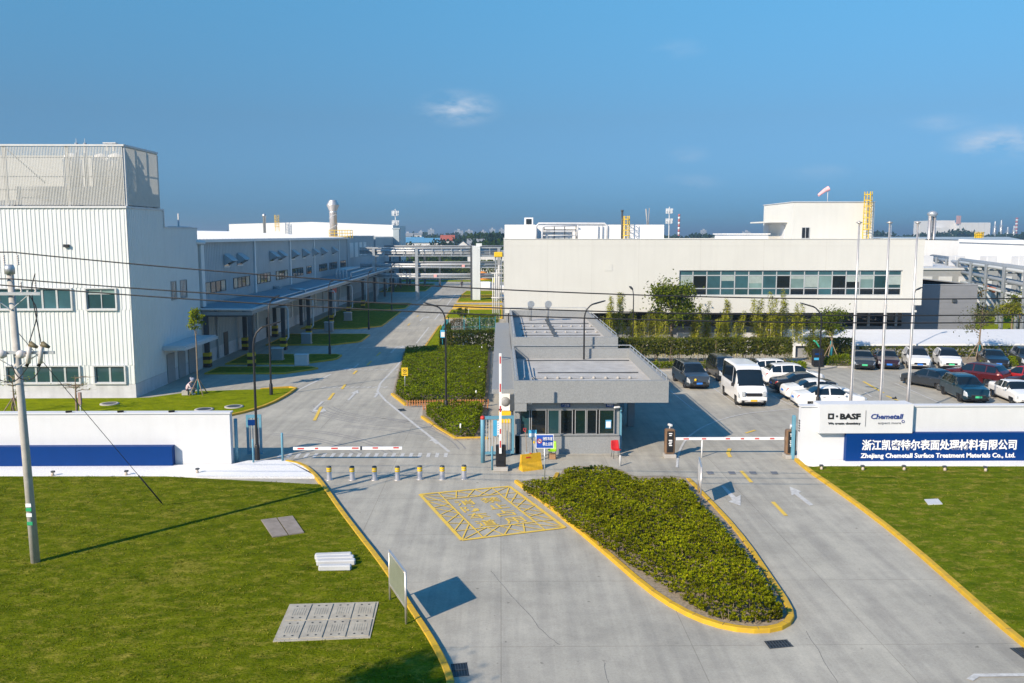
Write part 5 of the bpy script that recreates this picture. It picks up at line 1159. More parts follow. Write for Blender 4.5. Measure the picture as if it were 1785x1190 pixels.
# stepped row with noses to the right
row = (('sedan', 'white saloon nearest in the stepped row, its boot to the left, behind the sign wall', 22.15, 56.9, -.02, P_WHITE), ('sedan', 'white saloon second in the stepped row, half hidden by the nearest white saloon', 22.3, 59.6, 0, P_WHITE),
       ('sedan', 'black saloon in the middle of the stepped row with its boot to the left', 22.4, 62.5, 0.02, P_BLACK), ('suv', 'white sport utility car with a black roof rail behind the black saloon', 22.6, 65.6, 0, P_WHITE), ('hatch', 'white car farthest in the stepped row, next to the leggy hedge', 22.2, 68.6, 0, P_WHITE))
for k, l, x, y, a, pt in row: car(k, l, x, y, a, pt)
# far row facing the camera
far = (('sedan', 'dark grey saloon at the left end of the far row with a green plate', 1506, 646, P_DGREY, M_PGREEN, False), ('sedan', 'black cherry saloon between the grey saloon and the white black roofed car', 1549, 645, P_WINE, M_PBLUE, False), ('suv', 'white sport utility car with a black roof in the far row', 1602, 645, P_WHITE, M_PBLUE, True), ('hatch', 'white electric hatchback with a green plate in the far row', 1656, 645, P_WHITE, M_PGREEN, True), ('sedan', 'black saloon in the far row, right of the propped sparse tree', 1740, 644, P_BLACK, M_PBLUE, False), ('suv', 'dark grey car at the right end of the far row, cut by the picture edge', 1800, 644, P_DGREY, M_PBLUE, False))
for k, l, px, py, pt, pl, dr in far:
    x, y = G(px, py); car(k, l, x + .75, y + SHAPES[k]['L'] / 2 - .1, R90 - .30, pt, pl, dr, rim=M_BLACK if pl is M_PGREEN else None)
# middle rows at the right
car('sedan', 'dark grey saloon seen from behind in the middle rows', 32.9, 64.4, pi / 2 + .42, P_DGREY)
car('suv', 'dark teal sport utility car with a green plate facing the camera, above the sign wall', 32.95, 59.9, R90 + .20 - .3, P_TEAL, M_PGREEN, rim=M_BLACK)
car('sedan', 'white saloon facing the camera behind the right end of the sign wall', 36.0, 58.9, R90 - .1, P_WHITE)
car('suv', 'maroon sport utility car turned away behind the white saloon', 37.2, 66.0, pi / 2 + .62, P_MAROON)
car('hatch', 'bright red car cut by the right edge of the picture', 40.4, 64.6, pi / 2 + .4, P_RED)
car('suv', 'dark maroon car low at the right edge between the red car and the white saloon', 39.4, 61.6, pi / 2 + .4, P_WINE)
# ------------------------------------------------------------------ entrance walls, signs and lettering
def onface(Y): return lambda px, py: A(px, py, Y)
rw = thing('company_sign_wall', 'white company sign wall with a blue lettered panel on the right of the gate', 'sign wall', (27, 42.9, 0))
RX = A(1394, 790, 42.72)[0]
mb = MB(); mb.box(RX, 62, 42.72, 43.1, 0, 2.86); mb.build('wall', M_WHITE, rw)
mb = MB(); mb.box(RX - .05, 62, 42.66, 43.16, 2.862, 2.93); mb.build('coping', M_WHITE, rw)
mb = MB(); mb.box(A(1427.5, 755, 42.38)[0], A(1590, 755, 42.38)[0], 42.38, 43.35, A(1500, 755, 42.38)[1], A(1500, 704.5, 42.38)[1]); blk = mb.build('logo_block', M_WHITE, rw)
mb = MB(); mb.box(A(1476, 760, 42.42)[0], 61, 42.42, 42.72, A(1600, 811, 42.42)[1], A(1500, 755, 42.38)[1] - .004); pan = mb.build('blue_panel', M_BLUEP, rw)
M_NAVYT = mat("navy_lettering", (.012, .035, .20), .5, var=.02); M_BLKT = mat("black_lettering", (.012, .012, .014), .5); M_WHT = mat("white_lettering", (.8, .8, .8), .5, var=.01); M_GRYT = mat("grey_lettering", (.25, .26, .28), .5)
def face_text(par, name, s, x0, x1, z, size, y, m, bold=0., shear=0., space=1., depth=.03):
    mb = MB(); text_mesh(mb, s, size, lambda a, b, c: (x0 + a, y - c, z + b), bold=bold, depth=depth, width=x1 - x0, shear=shear, space=space); return mb.build(name, m, par)
fy = 42.38; F_ = onface(fy)
x0, z0 = F_(1443, 730); x1, z1 = F_(1453.5, 720.3); t = (x1 - x0) * .24
mb = MB(); mb.box(x0, x1, fy - .03, fy, z0, z0 + t); mb.box(x0, x1, fy - .03, fy, z1 - t, z1); mb.box(x0, x0 + t, fy - .03, fy, z0 + t, z1 - t); mb.box(x1 - t, x1, fy - .03, fy, z0 + t, z1 - t)
xs0 = F_(1457.2, 726)[0]; mb.box(xs0, xs0 + .085, fy - .03, fy, (z0 + z1) / 2 - .043, (z0 + z1) / 2 + .043); mb.build('square_emblem', M_BLKT, blk)
face_text(blk, 'lettering', "BASF", F_(1464, 730)[0], F_(1499.5, 730)[0], z0, .385, fy, M_BLKT, bold=.016)
face_text(blk, 'lettering', "We create chemistry", F_(1443, 740)[0], F_(1499.5, 740)[0], F_(1443, 739.4)[1], .155, fy, M_BLKT, bold=.004)
mb = MB(); xb = F_(1508.7, 730)[0]; mb.box(xb - .016, xb + .016, fy - .02, fy, F_(1508, 743)[1], F_(1508, 715)[1]); mb.build('divider', M_GRYT, blk)
face_text(blk, 'lettering', "Chemetall", F_(1518, 730)[0], F_(1574, 730)[0], z0, .36, fy, M_NAVYT, bold=.005, shear=.18)
face_text(blk, 'lettering', "expect more", F_(1530, 739)[0], F_(1570, 739)[0], F_(1530, 738.6)[1], .17, fy, M_GRYT)
mb = MB(); cx, cz = F_(1574, 734.3); mb.use(M_NAVYT); n = 18
mb.v += [(cx + .075 * cos(2 * pi * k / n), fy - d, cz + .075 * sin(2 * pi * k / n)) for d in (.0, .03) for k in range(n)]; mb.face(range(n, 2 * n))
for k in range(n): j = (k + 1) % n; mb.face((k, j, n + j, n + k))
mb.use(M_WHT).box(cx - .045, cx + .045, fy - .036, fy - .028, cz - .012, cz + .012); mb.box(cx - .012, cx + .012, fy - .0362, fy - .028, cz + .012, cz + .045); mb.box(cx - .012, cx + .012, fy - .0362, fy - .028, cz - .045, cz - .012); mb.build('plus_emblem', None, blk)
py_ = 42.42; F2 = onface(py_)
face_text(pan, 'lettering', "浙江凯密特尔表面处理材料有限公司", F2(1502, 784)[0], F2(1771, 784)[0], F2(1502, 782.5)[1], .56, py_, M_WHT, bold=.012)
face_text(pan, 'lettering', "Zhejiang Chemetall Surface Treatment Materials Co., Ltd.", F2(1500, 799)[0], F2(1769, 799)[0], F2(1500, 797.6)[1], .33, py_, M_WHT, bold=.006)
mb = MB()
for k in range(5): mb.box(RX - .02, RX, 42.84, 43.0, 1.55 + k * .13, 1.63 + k * .13)
mb.build('name_plate_characters', M_BLACK, rw)
for px in (1555,): x, _ = A(px, 700, 43.2); mb = MB(); mb.add([(x, 43.1, 3.19), (x + .25, 43.2, 3.19), (x + .2, 43.25, 3.3)], [(0, 1, 2)]); mb.box(x, x + .2, 43.12, 43.24, 3.18, 3.24); mb.build('bracket', M_BLACK, rw)
lw = thing('entrance_wall', 'long white entrance wall with a plain blue panel on the left of the gate', 'wall', (-35, 42.6, 0))
mb = MB(); mb.box(-66, -13.55, 42.4, 42.78, 0, 2.66); mb.build('wall', M_WHITE, lw)
mb = MB(); mb.box(-66, -13.5, 42.34, 42.84, 2.662, 2.73); mb.build('coping', M_WHITE, lw)
mb = MB(); mb.box(-65, -16.35, 42.02, 42.4, .11, 1.09); mb.build('blue_panel', M_BLUEP, lw)
for px in (121, 211, 300): x, _ = A(px, 721, 42.5); mb = MB(); mb.rbox((x, 42.45, 2.78), (.3, .12, .09), .5, .02); mb.build('wall_light', M_BLACK, lw)
for i, (px, py, d) in enumerate(((92, 829, 'in front of the blue panel, nearest the utility pole'), (220, 828, 'in front of the right part of the left blue panel'), (344, 824, 'in front of the bare white end of the left wall'), (1432, 818, 'at the left end of the company sign wall'), (1504, 819, 'below the first characters of the company sign'), (1576, 819, 'below the middle of the company sign lettering, left one'), (1647, 820, 'below the middle of the company sign lettering, right one'), (1718, 821, 'below the last characters of the company sign'))):
    x, y = G(px, py, .1); s = thing('spotlight', 'small dark ground spotlight ' + d, 'spotlight', (x, y, .1), 0, 'ground spotlights before the walls')
    mb = MB(); mb.lathe([(.07, 0), (.07, .1), (.04, .12), (.04, .15)], (0, 0, 0), 10); mb.build('base', mat("lamp_base", (.5, .42, .34), .7), s, False); mb = MB(); mb.rbox((0, .04, .19), (.18, .14, .09), 0, .02); mb.build('lamp_head', M_DSTEEL, s, False)

# ---- gates, posts, barriers, bollards
def gate(label, x, y, w, h, rz, bars=9, plate=None, m=M_TEAL):
    g = thing('gate_leaf', label, 'gate', (x, y, 0), rz); f = MB(); f.box(0, .12, -.06, .06, .12, h); f.box(w - .12, w, -.06, .06, .12, h); f.box(.12, w - .12, -.055, .055, h - .16, h); f.box(.12, w - .12, -.055, .055, .12, .26); f.build('frame', m, g, False)
    for i in range(bars): q = .12 + (w - .24) * (i + .5) / bars; b = MB(); b.tube([(q, 0, .26), (q, 0, h - .16)], .022, 6, False); b.build('bar', M_LGREY if m is M_TEAL and w > 1 else m, g, False)
    if plate: p_ = MB(); p_.box(plate[0], plate[1], -.085, -.06, plate[2], plate[3]); p_.build('plate', plate[4], g, False)
    return g
M_SKYP = mat("sky_blue_plate", (.06, .38, .62), .5)
lg = gate('pale blue steel gate leaf with white bars beside the gatehouse corner', -.95, 44.0, 1.65, 2.15, .12, 9)
mb = MB(); mb.use(M_SKYP).box(.55, .75, -.09, -.065, 1.1, 1.95); mb.use(M_WHITEP).box(.752, .98, -.088, -.065, 1.15, 1.9); mb.use(M_SKYP)
for k in range(5): mb.box(.78, .95, -.092, -.088, 1.25 + k * .13, 1.28 + k * .13)
mb.build('notice', None, lg, False)
def post(label, x, y, h, r, m, cap=None, sq=False):
    p = thing('post', label, 'post', (x, y, 0)); mb = MB()
    if sq: mb.rbox((0, 0, h / 2), (r * 2, r * 2, h), 0, .015)
    else: mb.lathe([(r, 0), (r, h - .02), (r * .8, h)], (0, 0, 0), 10)
    mb.build('shaft', m, p, False)
    if cap: mb = MB(); mb.lathe([(r * .9, h), (r * 1.1, h + .03), (r * 1.0, h + .14), (r * .3, h + .18)], (0, 0, 0), 10); mb.build('cap', cap, p, False)
    return p
gx_, gy_ = G(840, 806); post('pale blue gate post with a red top left of the gatehouse gate leaf', gx_ + .05, gy_, 2.25, .11, M_TEAL, M_RED)
gx_, gy_ = G(858, 819); post('short dark teal post in front of the gatehouse gate leaf', gx_, gy_, 1.2, .05, M_TEAL)
gx_, gy_ = G(395, 812); post('tall dark teal gate post at the end of the left white wall', -13.42, 42.9, 2.3, .09, M_TEAL)
gate('small dark teal gate leaf standing open at the end of the left white wall', -13.3, 44.3, .78, 2.2, .05, 4, (.1, .5, 1.65, 1.95, M_BLUEP))
gx_, gy_ = G(442, 809); post('slim dark teal post just left of the near lamp post', gx_, gy_, 1.3, .05, M_TEAL)
gx_, gy_ = G(493, 806); post('slim dark teal post at the left end of the lowered barrier arm', gx_, gy_, 1.55, .06, M_TEAL)
mb = MB(); mb.rbox((RX - .16, 43.3, 1.15), (.16, .2, 2.3), 0, .02); tag(mb.build('gate_post', M_TEAL, origin=None), 'pale blue square gate post against the left end of the company sign wall', 'post')
def arm(mb, p, q, r, marks, up=False):
    p, q = Vector(p), Vector(q); d = q - p; mb.use(M_WHITEP)
    def seg(a, b, rr):
        a, b = p + d * a, p + d * b
        if up: mb.box(a.x - rr, a.x + rr, a.y - rr * .5, a.y + rr * .5, a.z, b.z)
        else: mb.box(a.x, b.x, a.y - rr * .5, a.y + rr * .5, a.z - rr, a.z + rr)
    seg(0, 1, r); mb.use(M_RED)
    for a, b in marks: seg(a, b, r * .45 if not up else r * .42) if 0 else None
    for a, b in marks:
        u, v = p + d * a, p + d * b
        if up: mb.box(u.x - r * .5, u.x + r * .5, u.y - r * .5 - .012, u.y + r * .5 + .012, u.z, v.z)
        else: mb.box(u.x, v.x, u.y - r * .5 - .012, u.y + r * .5 + .012, u.z - r * .45, u.z + r * .45)
b1 = thing('lane_barrier', 'white lowered barrier arm with red marks across the left lane', 'barrier', (-10.6, 43.1, .7)); mb = MB(); arm(mb, (0, 0, 0), (5.55, 0, .03), .075, ((.04, .1), (.2, .23), (.35, .41), (.54, .6), (.73, .78), (.92, .97))); mb.use(M_BLACK).box(3.42, 3.5, -.06, .06, -.09, .09); mb.build('arm', None, b1, False)
bx_, by_ = G(873, 819); b2 = thing('raised_barrier', 'black barrier cabinet with its white and red arm raised upright at the gatehouse', 'barrier', (bx_, by_, 0))
mb = MB(); mb.rbox((0, 0, .1), (.72, .62, .2), 0, .02); mb.build('base', M_KERBG, b2, False); mb = MB(); mb.rbox((0, 0, .73), (.5, .36, 1.06), 0, .04); mb.build('cabinet', M_BLACK, b2, False)
mb = MB(); arm(mb, (-.02, -.24, .9), (-.02, -.24, 5.85), .06, ((.06, .13), (.2, .25), (.42, .48), (.62, .7), (.9, .97)), True); mb.use(M_BLACK).box(-.1, .06, -.28, -.2, 3.05, 3.13); mb.build('arm', None, b2, False)
def ticket(label, x, y, side):
    c = thing('barrier_cabinet', label, 'barrier', (x, y, 0), 0, 'bronze framed barrier cabinets'); mb = MB(); mb.rbox((0, 0, .1), (.62, .6, .2), 0, .02); mb.build('base', M_KERBG, c, False)
    mb = MB(); mb.rbox((0, .05, .86), (.52, .36, 1.32), 0, .05); mb.build('housing', mat("bronze_cabinet", (.28, .17, .10), .4, metal=.5), c, False)
    mb = MB(); mb.use(M_BLACK).rbox((.0, -.14, .86), (.34, .03, 1.12), 0, .01); mb.use(M_WHT)
    for k, z in enumerate((1.28, 1.18, .92, .83, .74, .65)): mb.box(-.09 + .02 * (k % 2), .09 - .03 * (k % 3 == 1), -.162, -.155, z, z + .05)
    mb.build('display', None, c, False)
    mb = MB(); mb.tube([(0, .1, 1.5), (0, .1, 1.66)], .04, 6); mb.rbox((0, 0, 1.72), (.14, .34, .13), .3 * side, .03); mb.build('camera', M_LGREY, c, False)
    return c
cx1, cy1 = G(1167, 797); cx2, cy2 = G(1377, 798)
ticket('bronze framed black barrier cabinet at the kerb of the gatehouse walkway', cx1, cy1, 1); ticket('bronze framed black barrier cabinet beside the company sign wall', cx2, cy2, -1)
b3 = thing('lane_barrier', 'long white lowered barrier arm across the right lane between the bronze cabinets', 'barrier', (cx1 + .3, cy1 - .02, 1.0)); wlen = cx2 - cx1 - .6
mb = MB(); arm(mb, (0, 0, 0), (wlen, 0, 0), .07, ((.07, .12), (.24, .28), (.46, .5), (.6, .63), (.73, .77), (.87, .91))); mb.build('arm', None, b3, False); mb = MB(); mb.tube([(1.38, 0, -1.0), (1.38, 0, -.09)], .035, 6); mb.build('rest_post', M_WHITEP, b3, False)
BOL = ((574, 836), (614, 836), (653, 836), (693, 836), (732, 835), (771, 835), (809, 834))
WH = ('leftmost steel bollard with yellow bands, by the left kerb', 'second steel bollard from the left kerb in the row', 'third steel bollard from the left kerb in the row', 'middle steel bollard of the row of seven', 'fifth steel bollard from the left kerb in the row', 'sixth steel bollard, next to the last one in the row', 'rightmost steel bollard, nearest the yellow box and gatehouse')
def bollard():
    b = thing('bollard', WH[0], 'bollard', (0, 0, 0), 0, 'steel bollards across the drive'); mb = MB(); mb.lathe([(.19, 0), (.19, .02), (.115, .022), (.115, .5)], (0, 0, 0), 18); mb.build('shaft', M_INOX, b, False)
    mb = MB(); mb.use(M_YEL); mb.lathe([(.117, .40), (.12, .41), (.12, .47), (.117, .48)], (0, 0, 0), 18); mb.lathe([(.117, .50), (.12, .51), (.12, .59), (.117, .60)], (0, 0, 0), 18); mb.build('reflective_band', None, b, False)
    mb = MB(); mb.lathe([(.115, .5), (.115, .62), (.1, .66), (.03, .68)], (0, 0, 0), 18); mb.build('cap', M_DSTEEL, b, False); b.children[1]['kind'] = 'stuff' if 0 else ''; del b.children[1]['kind']; return b
bo = bollard()
for i, (px, py) in enumerate(BOL):
    o = bo if i == 0 else copy_tree(bo); x, y = G(px, py); o.location = (x, y, 0); o['label'] = WH[i]

# ---- signs and boards
M_GREEN_B = mat("board_back", (.20, .22, .17), .35, var=.1)
def board(label, a, b, h0, h1, m):
    r = thing('notice_board', label, 'notice board', (a[0], a[1], 0)); dx, dy = b[0] - a[0], b[1] - a[1]; L_ = hypot(dx, dy); u = Vector((dx / L_, dy / L_, 0)); n = Vector((-u.y, u.x, 0))
    r.rotation_euler = (0, 0, math.atan2(dy, dx))
    for t in (0, L_): mb = MB(); mb.tube([(t, 0, 0), (t, 0, h1)], .035, 8); mb.build('leg', M_INOX, r, False)
    f = MB(); f.box(.035, L_ - .035, -.035, .035, h1 - .06, h1); f.box(.035, L_ - .035, -.035, .035, h0, h0 + .06); f.build('frame', M_INOX, r, False); f = MB(); f.box(.035, L_ - .035, -.02, .02, h0 + .06, h1 - .06); f.build('panel', m, r, False); return r
board('large grey notice board on two steel legs at the left kerb, seen almost edge on', G(680, 1050), G(708, 1093), .6, 1.72, M_GREEN_B)
board('small steel notice board seen edge on among the island shrubs by the right lane', G(1217, 862), G(1221, 882), .72, 1.72, M_LGREY)
sx, sy = G(949, 858, .09); sg = thing('road_sign', 'blue rectangular sign with a red prohibition ring and white characters on a steel post', 'sign', (sx, sy, .09))
mb = MB(); mb.tube([(0, 0, 0), (0, 0, 2.5)], .03, 8); mb.build('post', M_STEEL, sg, False)
mb = MB(); mb.use(M_WHT).box(-.4, .4, -.05, -.035, 2.02, 2.66); mb.use(mat('sign_blue', (.01, .075, .40), .5)).box(-.37, .37, -.056, -.0502, 2.05, 2.63); 
def disc(mb, cx, cz, r0, r1, y, n=24):
    o = len(mb.v); mb.v += [(cx + r * cos(2 * pi * k / n), y, cz + r * sin(2 * pi * k / n)) for r in (r0, r1) for k in range(n)]
    for k in range(n): j = (k + 1) % n; mb.face((o + k, o + j, o + n + j, o + n + k))
mb.use(M_WHT); disc(mb, -.23, 2.36, .001, .11, -.058); mb.use(M_RED); disc(mb, -.23, 2.36, .08, .112, -.060); mb.use(M_BLACK).box(-.275, -.185, -.0595, -.0585, 2.33, 2.385); mb.use(M_RED); mb.quad((-.30, -.061, 2.41), (-.28, -.061, 2.43), (-.16, -.061, 2.31), (-.18, -.061, 2.29)); mb.use(M_WHT)
for s, z in (("消防车道", 2.40), ("禁止占用", 2.17)): text_mesh(mb, s, .17, lambda a, b, c, z=z: (-.09 + a, -.058 - c, z + b), bold=.003, depth=.004, width=.43)
mb.build('panel', None, sg, False)
sx, sy = G(703, 692); yg = thing('road_sign', 'small yellow warning sign on a thin post in the square shrub bed', 'sign', (sx + .1, sy + .3, .05)); mb = MB(); mb.tube([(0, 0, 0), (0, 0, 2.0)], .025, 6); mb.build('post', M_STEEL, yg, False)
mb = MB(); mb.use(M_YEL).rbox((0, -.04, 1.75), (.46, .02, .6), 0, .008); mb.use(M_BLACK); disc(mb, 0, 1.83, .11, .145, -.0515); mb.box(-.075, .075, -.052, -.0505, 1.79, 1.84); mb.box(-.045, .045, -.0525, -.0505, 1.84, 1.875); mb.box(-.14, .14, -.052, -.0505, 1.54, 1.6); mb.build('panel', None, yg, False)
sx, sy = 1.55, 43.5; ss = thing('road_sign', 'small blue and white notice on a post half hidden by the blue rectangular sign', 'sign', (1.62, 42.9, 0)); mb = MB(); mb.tube([(0, 0, 0), (0, 0, 1.5)], .03, 6); mb.build('post', M_TEAL, ss, False); mb = MB(); mb.use(M_SKYP).box(-.2, .2, -.04, -.03, 1.3, 1.68); mb.use(M_WHT).box(-.17, .17, -.044, -.0402, 1.34, 1.5); mb.build('panel', None, ss, False)

# ---- clutter before the gatehouse
wb_ = thing('plastic_barrier', 'yellow plastic water filled barrier turned aslant before the gatehouse', 'barrier', (*G(925, 818), 0), .42); mb = MB()
prof = [(-.24, 0), (-.22, .12), (-.10, .38), (-.07, .8), (.07, .8), (.10, .38), (.22, .12), (.24, 0)]; n = len(prof)
for x in (-.55, .55): mb.v += [(x * (1 - .04 * (z > .5)), y, z) for y, z in prof]
for k in range(n): j = (k + 1) % n; mb.face((k, n + k, n + j, j))
mb.face(range(n)[::-1]); mb.face(range(n, 2 * n)); mb.build('shell', mat("yellow_plastic", (.62, .36, .012), .5, var=.15, scale=5), wb_, False); mb = MB(); mb.use(M_RED); mb.box(-.3, -.05, -.1, -.085, .62, .68); mb.lathe([(.05, .8), (.05, .83), (.02, .84)], (0, 0, 0), 10); mb.build('filler_cap', None, wb_, False)
def chair(label, x, y, rz, m):
    c = thing('chair', label, 'chair', (x, y, 0), rz, 'plastic chairs before the gatehouse'); sh = MB(); sh.smooth = True; n = 9; rows = 10; o = 0
    for i in range(rows):
        t = i / (rows - 1); 
        if t < .5: yy, zz = -.22 + t * .8, .44 - .02 * sin(t * 2 * pi)
        else: yy, zz = .18 + (t - .5) * .2, .44 + (t - .5) * .86
        w = .22 * (1 - .12 * (t - .5) ** 2 * 4)
        for k in range(n): s_ = -1 + 2 * k / (n - 1); sh.v.append((w * s_, yy - .05 * s_ * s_ * (t > .5), zz + .03 * s_ * s_ * (t < .5)))
    for i in range(rows - 1):
        for k in range(n - 1): sh.face((i * n + k, i * n + k + 1, i * n + n + k + 1, i * n + n + k))
    s = sh.build('seat_shell', m, c, False); md = s.modifiers.new("thickness", 'SOLIDIFY'); md.thickness = .02
    for a, b in ((-.2, -.2), (.2, -.2), (-.2, .2), (.2, .2)): l = MB(); l.tube([(a * .8, b * .7, .43), (a, b, 0)], .014, 6); l.build('leg', M_DSTEEL, c, False)
    return c
chair('lime green plastic chair with a cardboard box under it at the gatehouse wall', A(963, 790, 43.5)[0], 43.55, 0, mat("lime_plastic", (.28, .55, .02), .4)); chair('red plastic chair at the right corner of the gatehouse front', 6.0, 43.7, .2, mat("red_plastic", (.55, .02, .02), .4))
cb = thing('cardboard_box', 'brown cardboard box under the lime green chair', 'box', (A(963, 790, 43.5)[0], 43.5, 0)); mb = MB(); mb.rbox((0, 0, .14), (.3, .26, .27), .1, .01); mb.build('carton', mat("cardboard", (.38, .22, .11), .9), cb, False); mb = MB(); mb.add([(-.15, -.13, .275), (.15, -.13, .275), (.17, -.2, .33), (-.13, -.2, .33)], [(0, 1, 2, 3)]); mb.build('flap', mat("cardboard", (0, 0, 0)), cb, False)
sv = thing('shovel', 'shovel with a red handle leaning on the gatehouse wall behind the yellow barrier', 'shovel', (1.35, 43.9, 0)); mb = MB(); mb.tube([(0, -.15, .3), (-.05, .42, 1.25)], .018, 6); mb.build('shaft', M_STICK, sv, False); mb = MB(); mb.tube([(-.05, .42, 1.22), (-.15, .44, 1.32), (-.16, .45, 1.42), (-.02, .46, 1.43), (-.05, .42, 1.22)], .02, 5); mb.build('handle', M_RED, sv, False); mb = MB(); mb.add([(-.12, -.2, .0), (.12, -.2, .0), (.1, -.12, .32), (-.1, -.12, .32), (-.12, -.19, .0), (.12, -.19, .0), (.1, -.11, .32), (-.1, -.11, .32)], [(0, 1, 2, 3), (7, 6, 5, 4), (0, 4, 5, 1)]); mb.build('blade', M_STEEL, sv, False)
mp_ = thing('folding_stand', 'folded white stand with crossed legs between the yellow barrier and the lime chair', 'stand', (1.72, 43.6, 0)); mb = MB()
for a in (-.12, .12): mb.tube([(a, -.1, 0), (a * .2, .0, .85)], .018, 6); mb.tube([(a, .15, 0), (a * .2, .0, .85)], .018, 6)
mb.build('leg_frame', M_LGREY, mp_, False); mb = MB(); mb.rbox((0, -.02, .86), (.1, .06, .12), 0, .02); mb.build('hinge', M_YEL, mp_, False)
post('short pale marker post in front of the red chair', *G(1081, 812), .55, .05, M_LGREY)
for px, py, l in ((803, 762, 'short white marker post at the front tip of the small wedge bed'), (830, 700, 'short white marker post at the right front of the square shrub bed'), (836, 655, 'short white marker post in the middle right of the square shrub bed'), (840, 618, 'short white marker post at the back of the square shrub bed'), (817, 548, 'short white marker post on the far right lawn'), (848, 590, 'short white marker post inside the small fenced yard')):
    x, y = G(px, py); post(l, x, y, .8, .05, M_WHITEP)
# fenced yard: mesh panels between teal posts
fn = thing('mesh_fence', 'dark green mesh fence with teal posts around the small hedge yard', 'fence', (-4, 92, 0))
for a, b in (((-5.9, 86.8), (-5.9, 97)), ((-5.9, 97), (-.6, 97))):
    n = 3; w = MB()
    for i in range(n + 1): t = i / n; x, y = a[0] + (b[0] - a[0]) * t, a[1] + (b[1] - a[1]) * t; mb = MB(); mb.rbox((x, y, 1.2), (.09, .09, 2.4), 0, .01); mb.build('fence_post', M_TEALD, fn)
    for z in (.3, 1.2, 2.2): w.tube([(*a, z), (*b, z)], .02, 4)
    for i in range(40): t = i / 40; x, y = a[0] + (b[0] - a[0]) * t, a[1] + (b[1] - a[1]) * t; w.tube([(x, y, .3), (x, y, 2.2)], .008, 3, False)
    w.build('mesh_panel', M_TEALD, fn)
ps = thing('notice', 'pale blue notice plate fixed on the near corner of the small mesh fence', 'sign', (-5.75, 86.6, 1.6)); mb = MB(); mb.use(M_SKYP).rbox((0, 0, 0), (.7, .03, .8), 0, .01); mb.use(M_WHITEP).box(-.28, .28, -.022, -.016, -.3, .2); mb.build('plate', None, ps, False)
ev = thing('charging_post', 'black charging post with a blue plate and a green hose by the wrapped tree', 'charging post', (27.9, 74.6, .1)); mb = MB(); mb.rbox((0, 0, .75), (.95, .5, 1.5), 0, .06); mb.build('cabinet', M_NAVYT if 0 else M_BLACK, ev, False); mb = MB(); mb.use(M_SKYP).box(-.42, .1, -.262, -.252, .55, .75); mb.use(M_BLUEP).box(-.35, .2, -.262, -.252, 1.0, 1.15); mb.build('plate', None, ev, False); mb = MB(); mb.tube([(.2, 0, 1.5), (0, 0, 1.8), (-.25, 0, 2.15), (-.45, 0, 2.25)], .07, 6); mb.build('hose', mat("green_hose", (.02, .35, .20), .5), ev, False)
bush('small rounded yellow green shrub peeking over the dark teal car', 35.3, 67.2, .55, .5, .8, leaf_mat("lime_shrub_leaves", (.35, .34, .02), (.5, .46, .04)), 61, 500, .12, 0)

# ---- lamp posts
def lamp(label, x, y, h=7.1, ang=0., reach=1.25, thick=1.):
    r = thing('street_lamp', label, 'street lamp', (x, y, 0), ang, 'black curved street lamps'); mb = MB(); t = thick
    mb.tube([(0, 0, 0), (0, 0, .02), (0, 0, .85), (0, 0, .95)], [.13 * t, .13 * t, .12 * t, .075 * t], 12); mb.build('base', M_BLACK, r, False)
    p = MB(); c = [(0, 0, .95), (0, 0, h * .5), (0, 0, h - 1.1)] + [(reach * .62 * (1 - cos(a)), 0, h - 1.1 + 1.0 * sin(a)) for a in (.35, .7, 1.05, 1.3)]; p.tube(c, [.07 * t, .06 * t, .05 * t] + [.045 * t] * 4, 10, False); p.build('pole', M_BLACK, r, False)
    e = c[-1]; hd = MB(); d = Vector((1, 0, .28)).normalized(); a = Vector(e) - d * .1; b = a + d * .95; n = Vector((-d.z, 0, d.x))
    for s, w, k in ((a, .05, .04), (a + d * .3, .11, .045), (b - d * .08, .11, .035), (b, .08, .02)): hd.v += [tuple(s + Vector((0, w, 0)) + n * k), tuple(s - Vector((0, w, 0)) + n * k), tuple(s - Vector((0, w, 0)) - n * k), tuple(s + Vector((0, w, 0)) - n * k)]
    for q in range(3):
        for k in range(4): j = (k + 1) % 4; hd.face((q * 4 + k, q * 4 + j, q * 4 + 4 + j, q * 4 + 4 + k))
    hd.face((3, 2, 1, 0)); hd.face((12, 13, 14, 15)); hd.build('lamp_head', M_BLACK, r, False); return r
LAMPS = ((449, 805, 7.1, .12, 'near black street lamp at the tip of the white gravel by the left gate'), (473, 690, 7.1, 1.25, 'black street lamp near the yellow kerb of the left inner lawn, arm pointing away'), (575, 619, 7.2, 1.3, 'black street lamp on the tip of the second lawn island'), (643, 574, 7.2, 1.3, 'black street lamp on the fourth lawn island beside the drive'), (683, 544, 7.2, 1.3, 'black street lamp far along the drive on the fifth lawn island'), (724, 500, 7.2, 1.3, 'black street lamp near the foot of the pipe bridge'), (778, 722, 7.15, pi - .1, 'black street lamp in the small wedge bed, arm reaching left over the drive'))
for px, py, h, a, l in LAMPS: x, y = G(px, py); lamp(l, x, y, h, a)
lamp('black street lamp rising behind the front roof of the gatehouse, arm reaching right', 5.5, 57.6, 0, 0) if 0 else None
x, z = A(1016, 545, 58.0); lamp('black street lamp rising behind the front roof of the gatehouse, arm reaching right', x + .2, 57.02, 7.2, .1) if 0 else None
x, z = A(1016, 606, 57.1); rl_ = lamp('black street lamp rising from the step between the two gatehouse roofs', x, 56.3, 7.15, .05)
x, z = A(1103, 600, 80.5); lamp('black street lamp seen end on beside the left bamboo clumps', x, 80.5, 6.6, pi / 2 + .15, .9)
x, y = G(1427, 715); lamp('black street lamp in the car park by the stepped row, arm reaching left', x, y + .2, 7.0, pi - .25)
x, z = A(1585, 612, 79.5); lamp('thin black street lamp behind the far row of cars, arm reaching right', x, 79.3, 6.6, .5, .8)
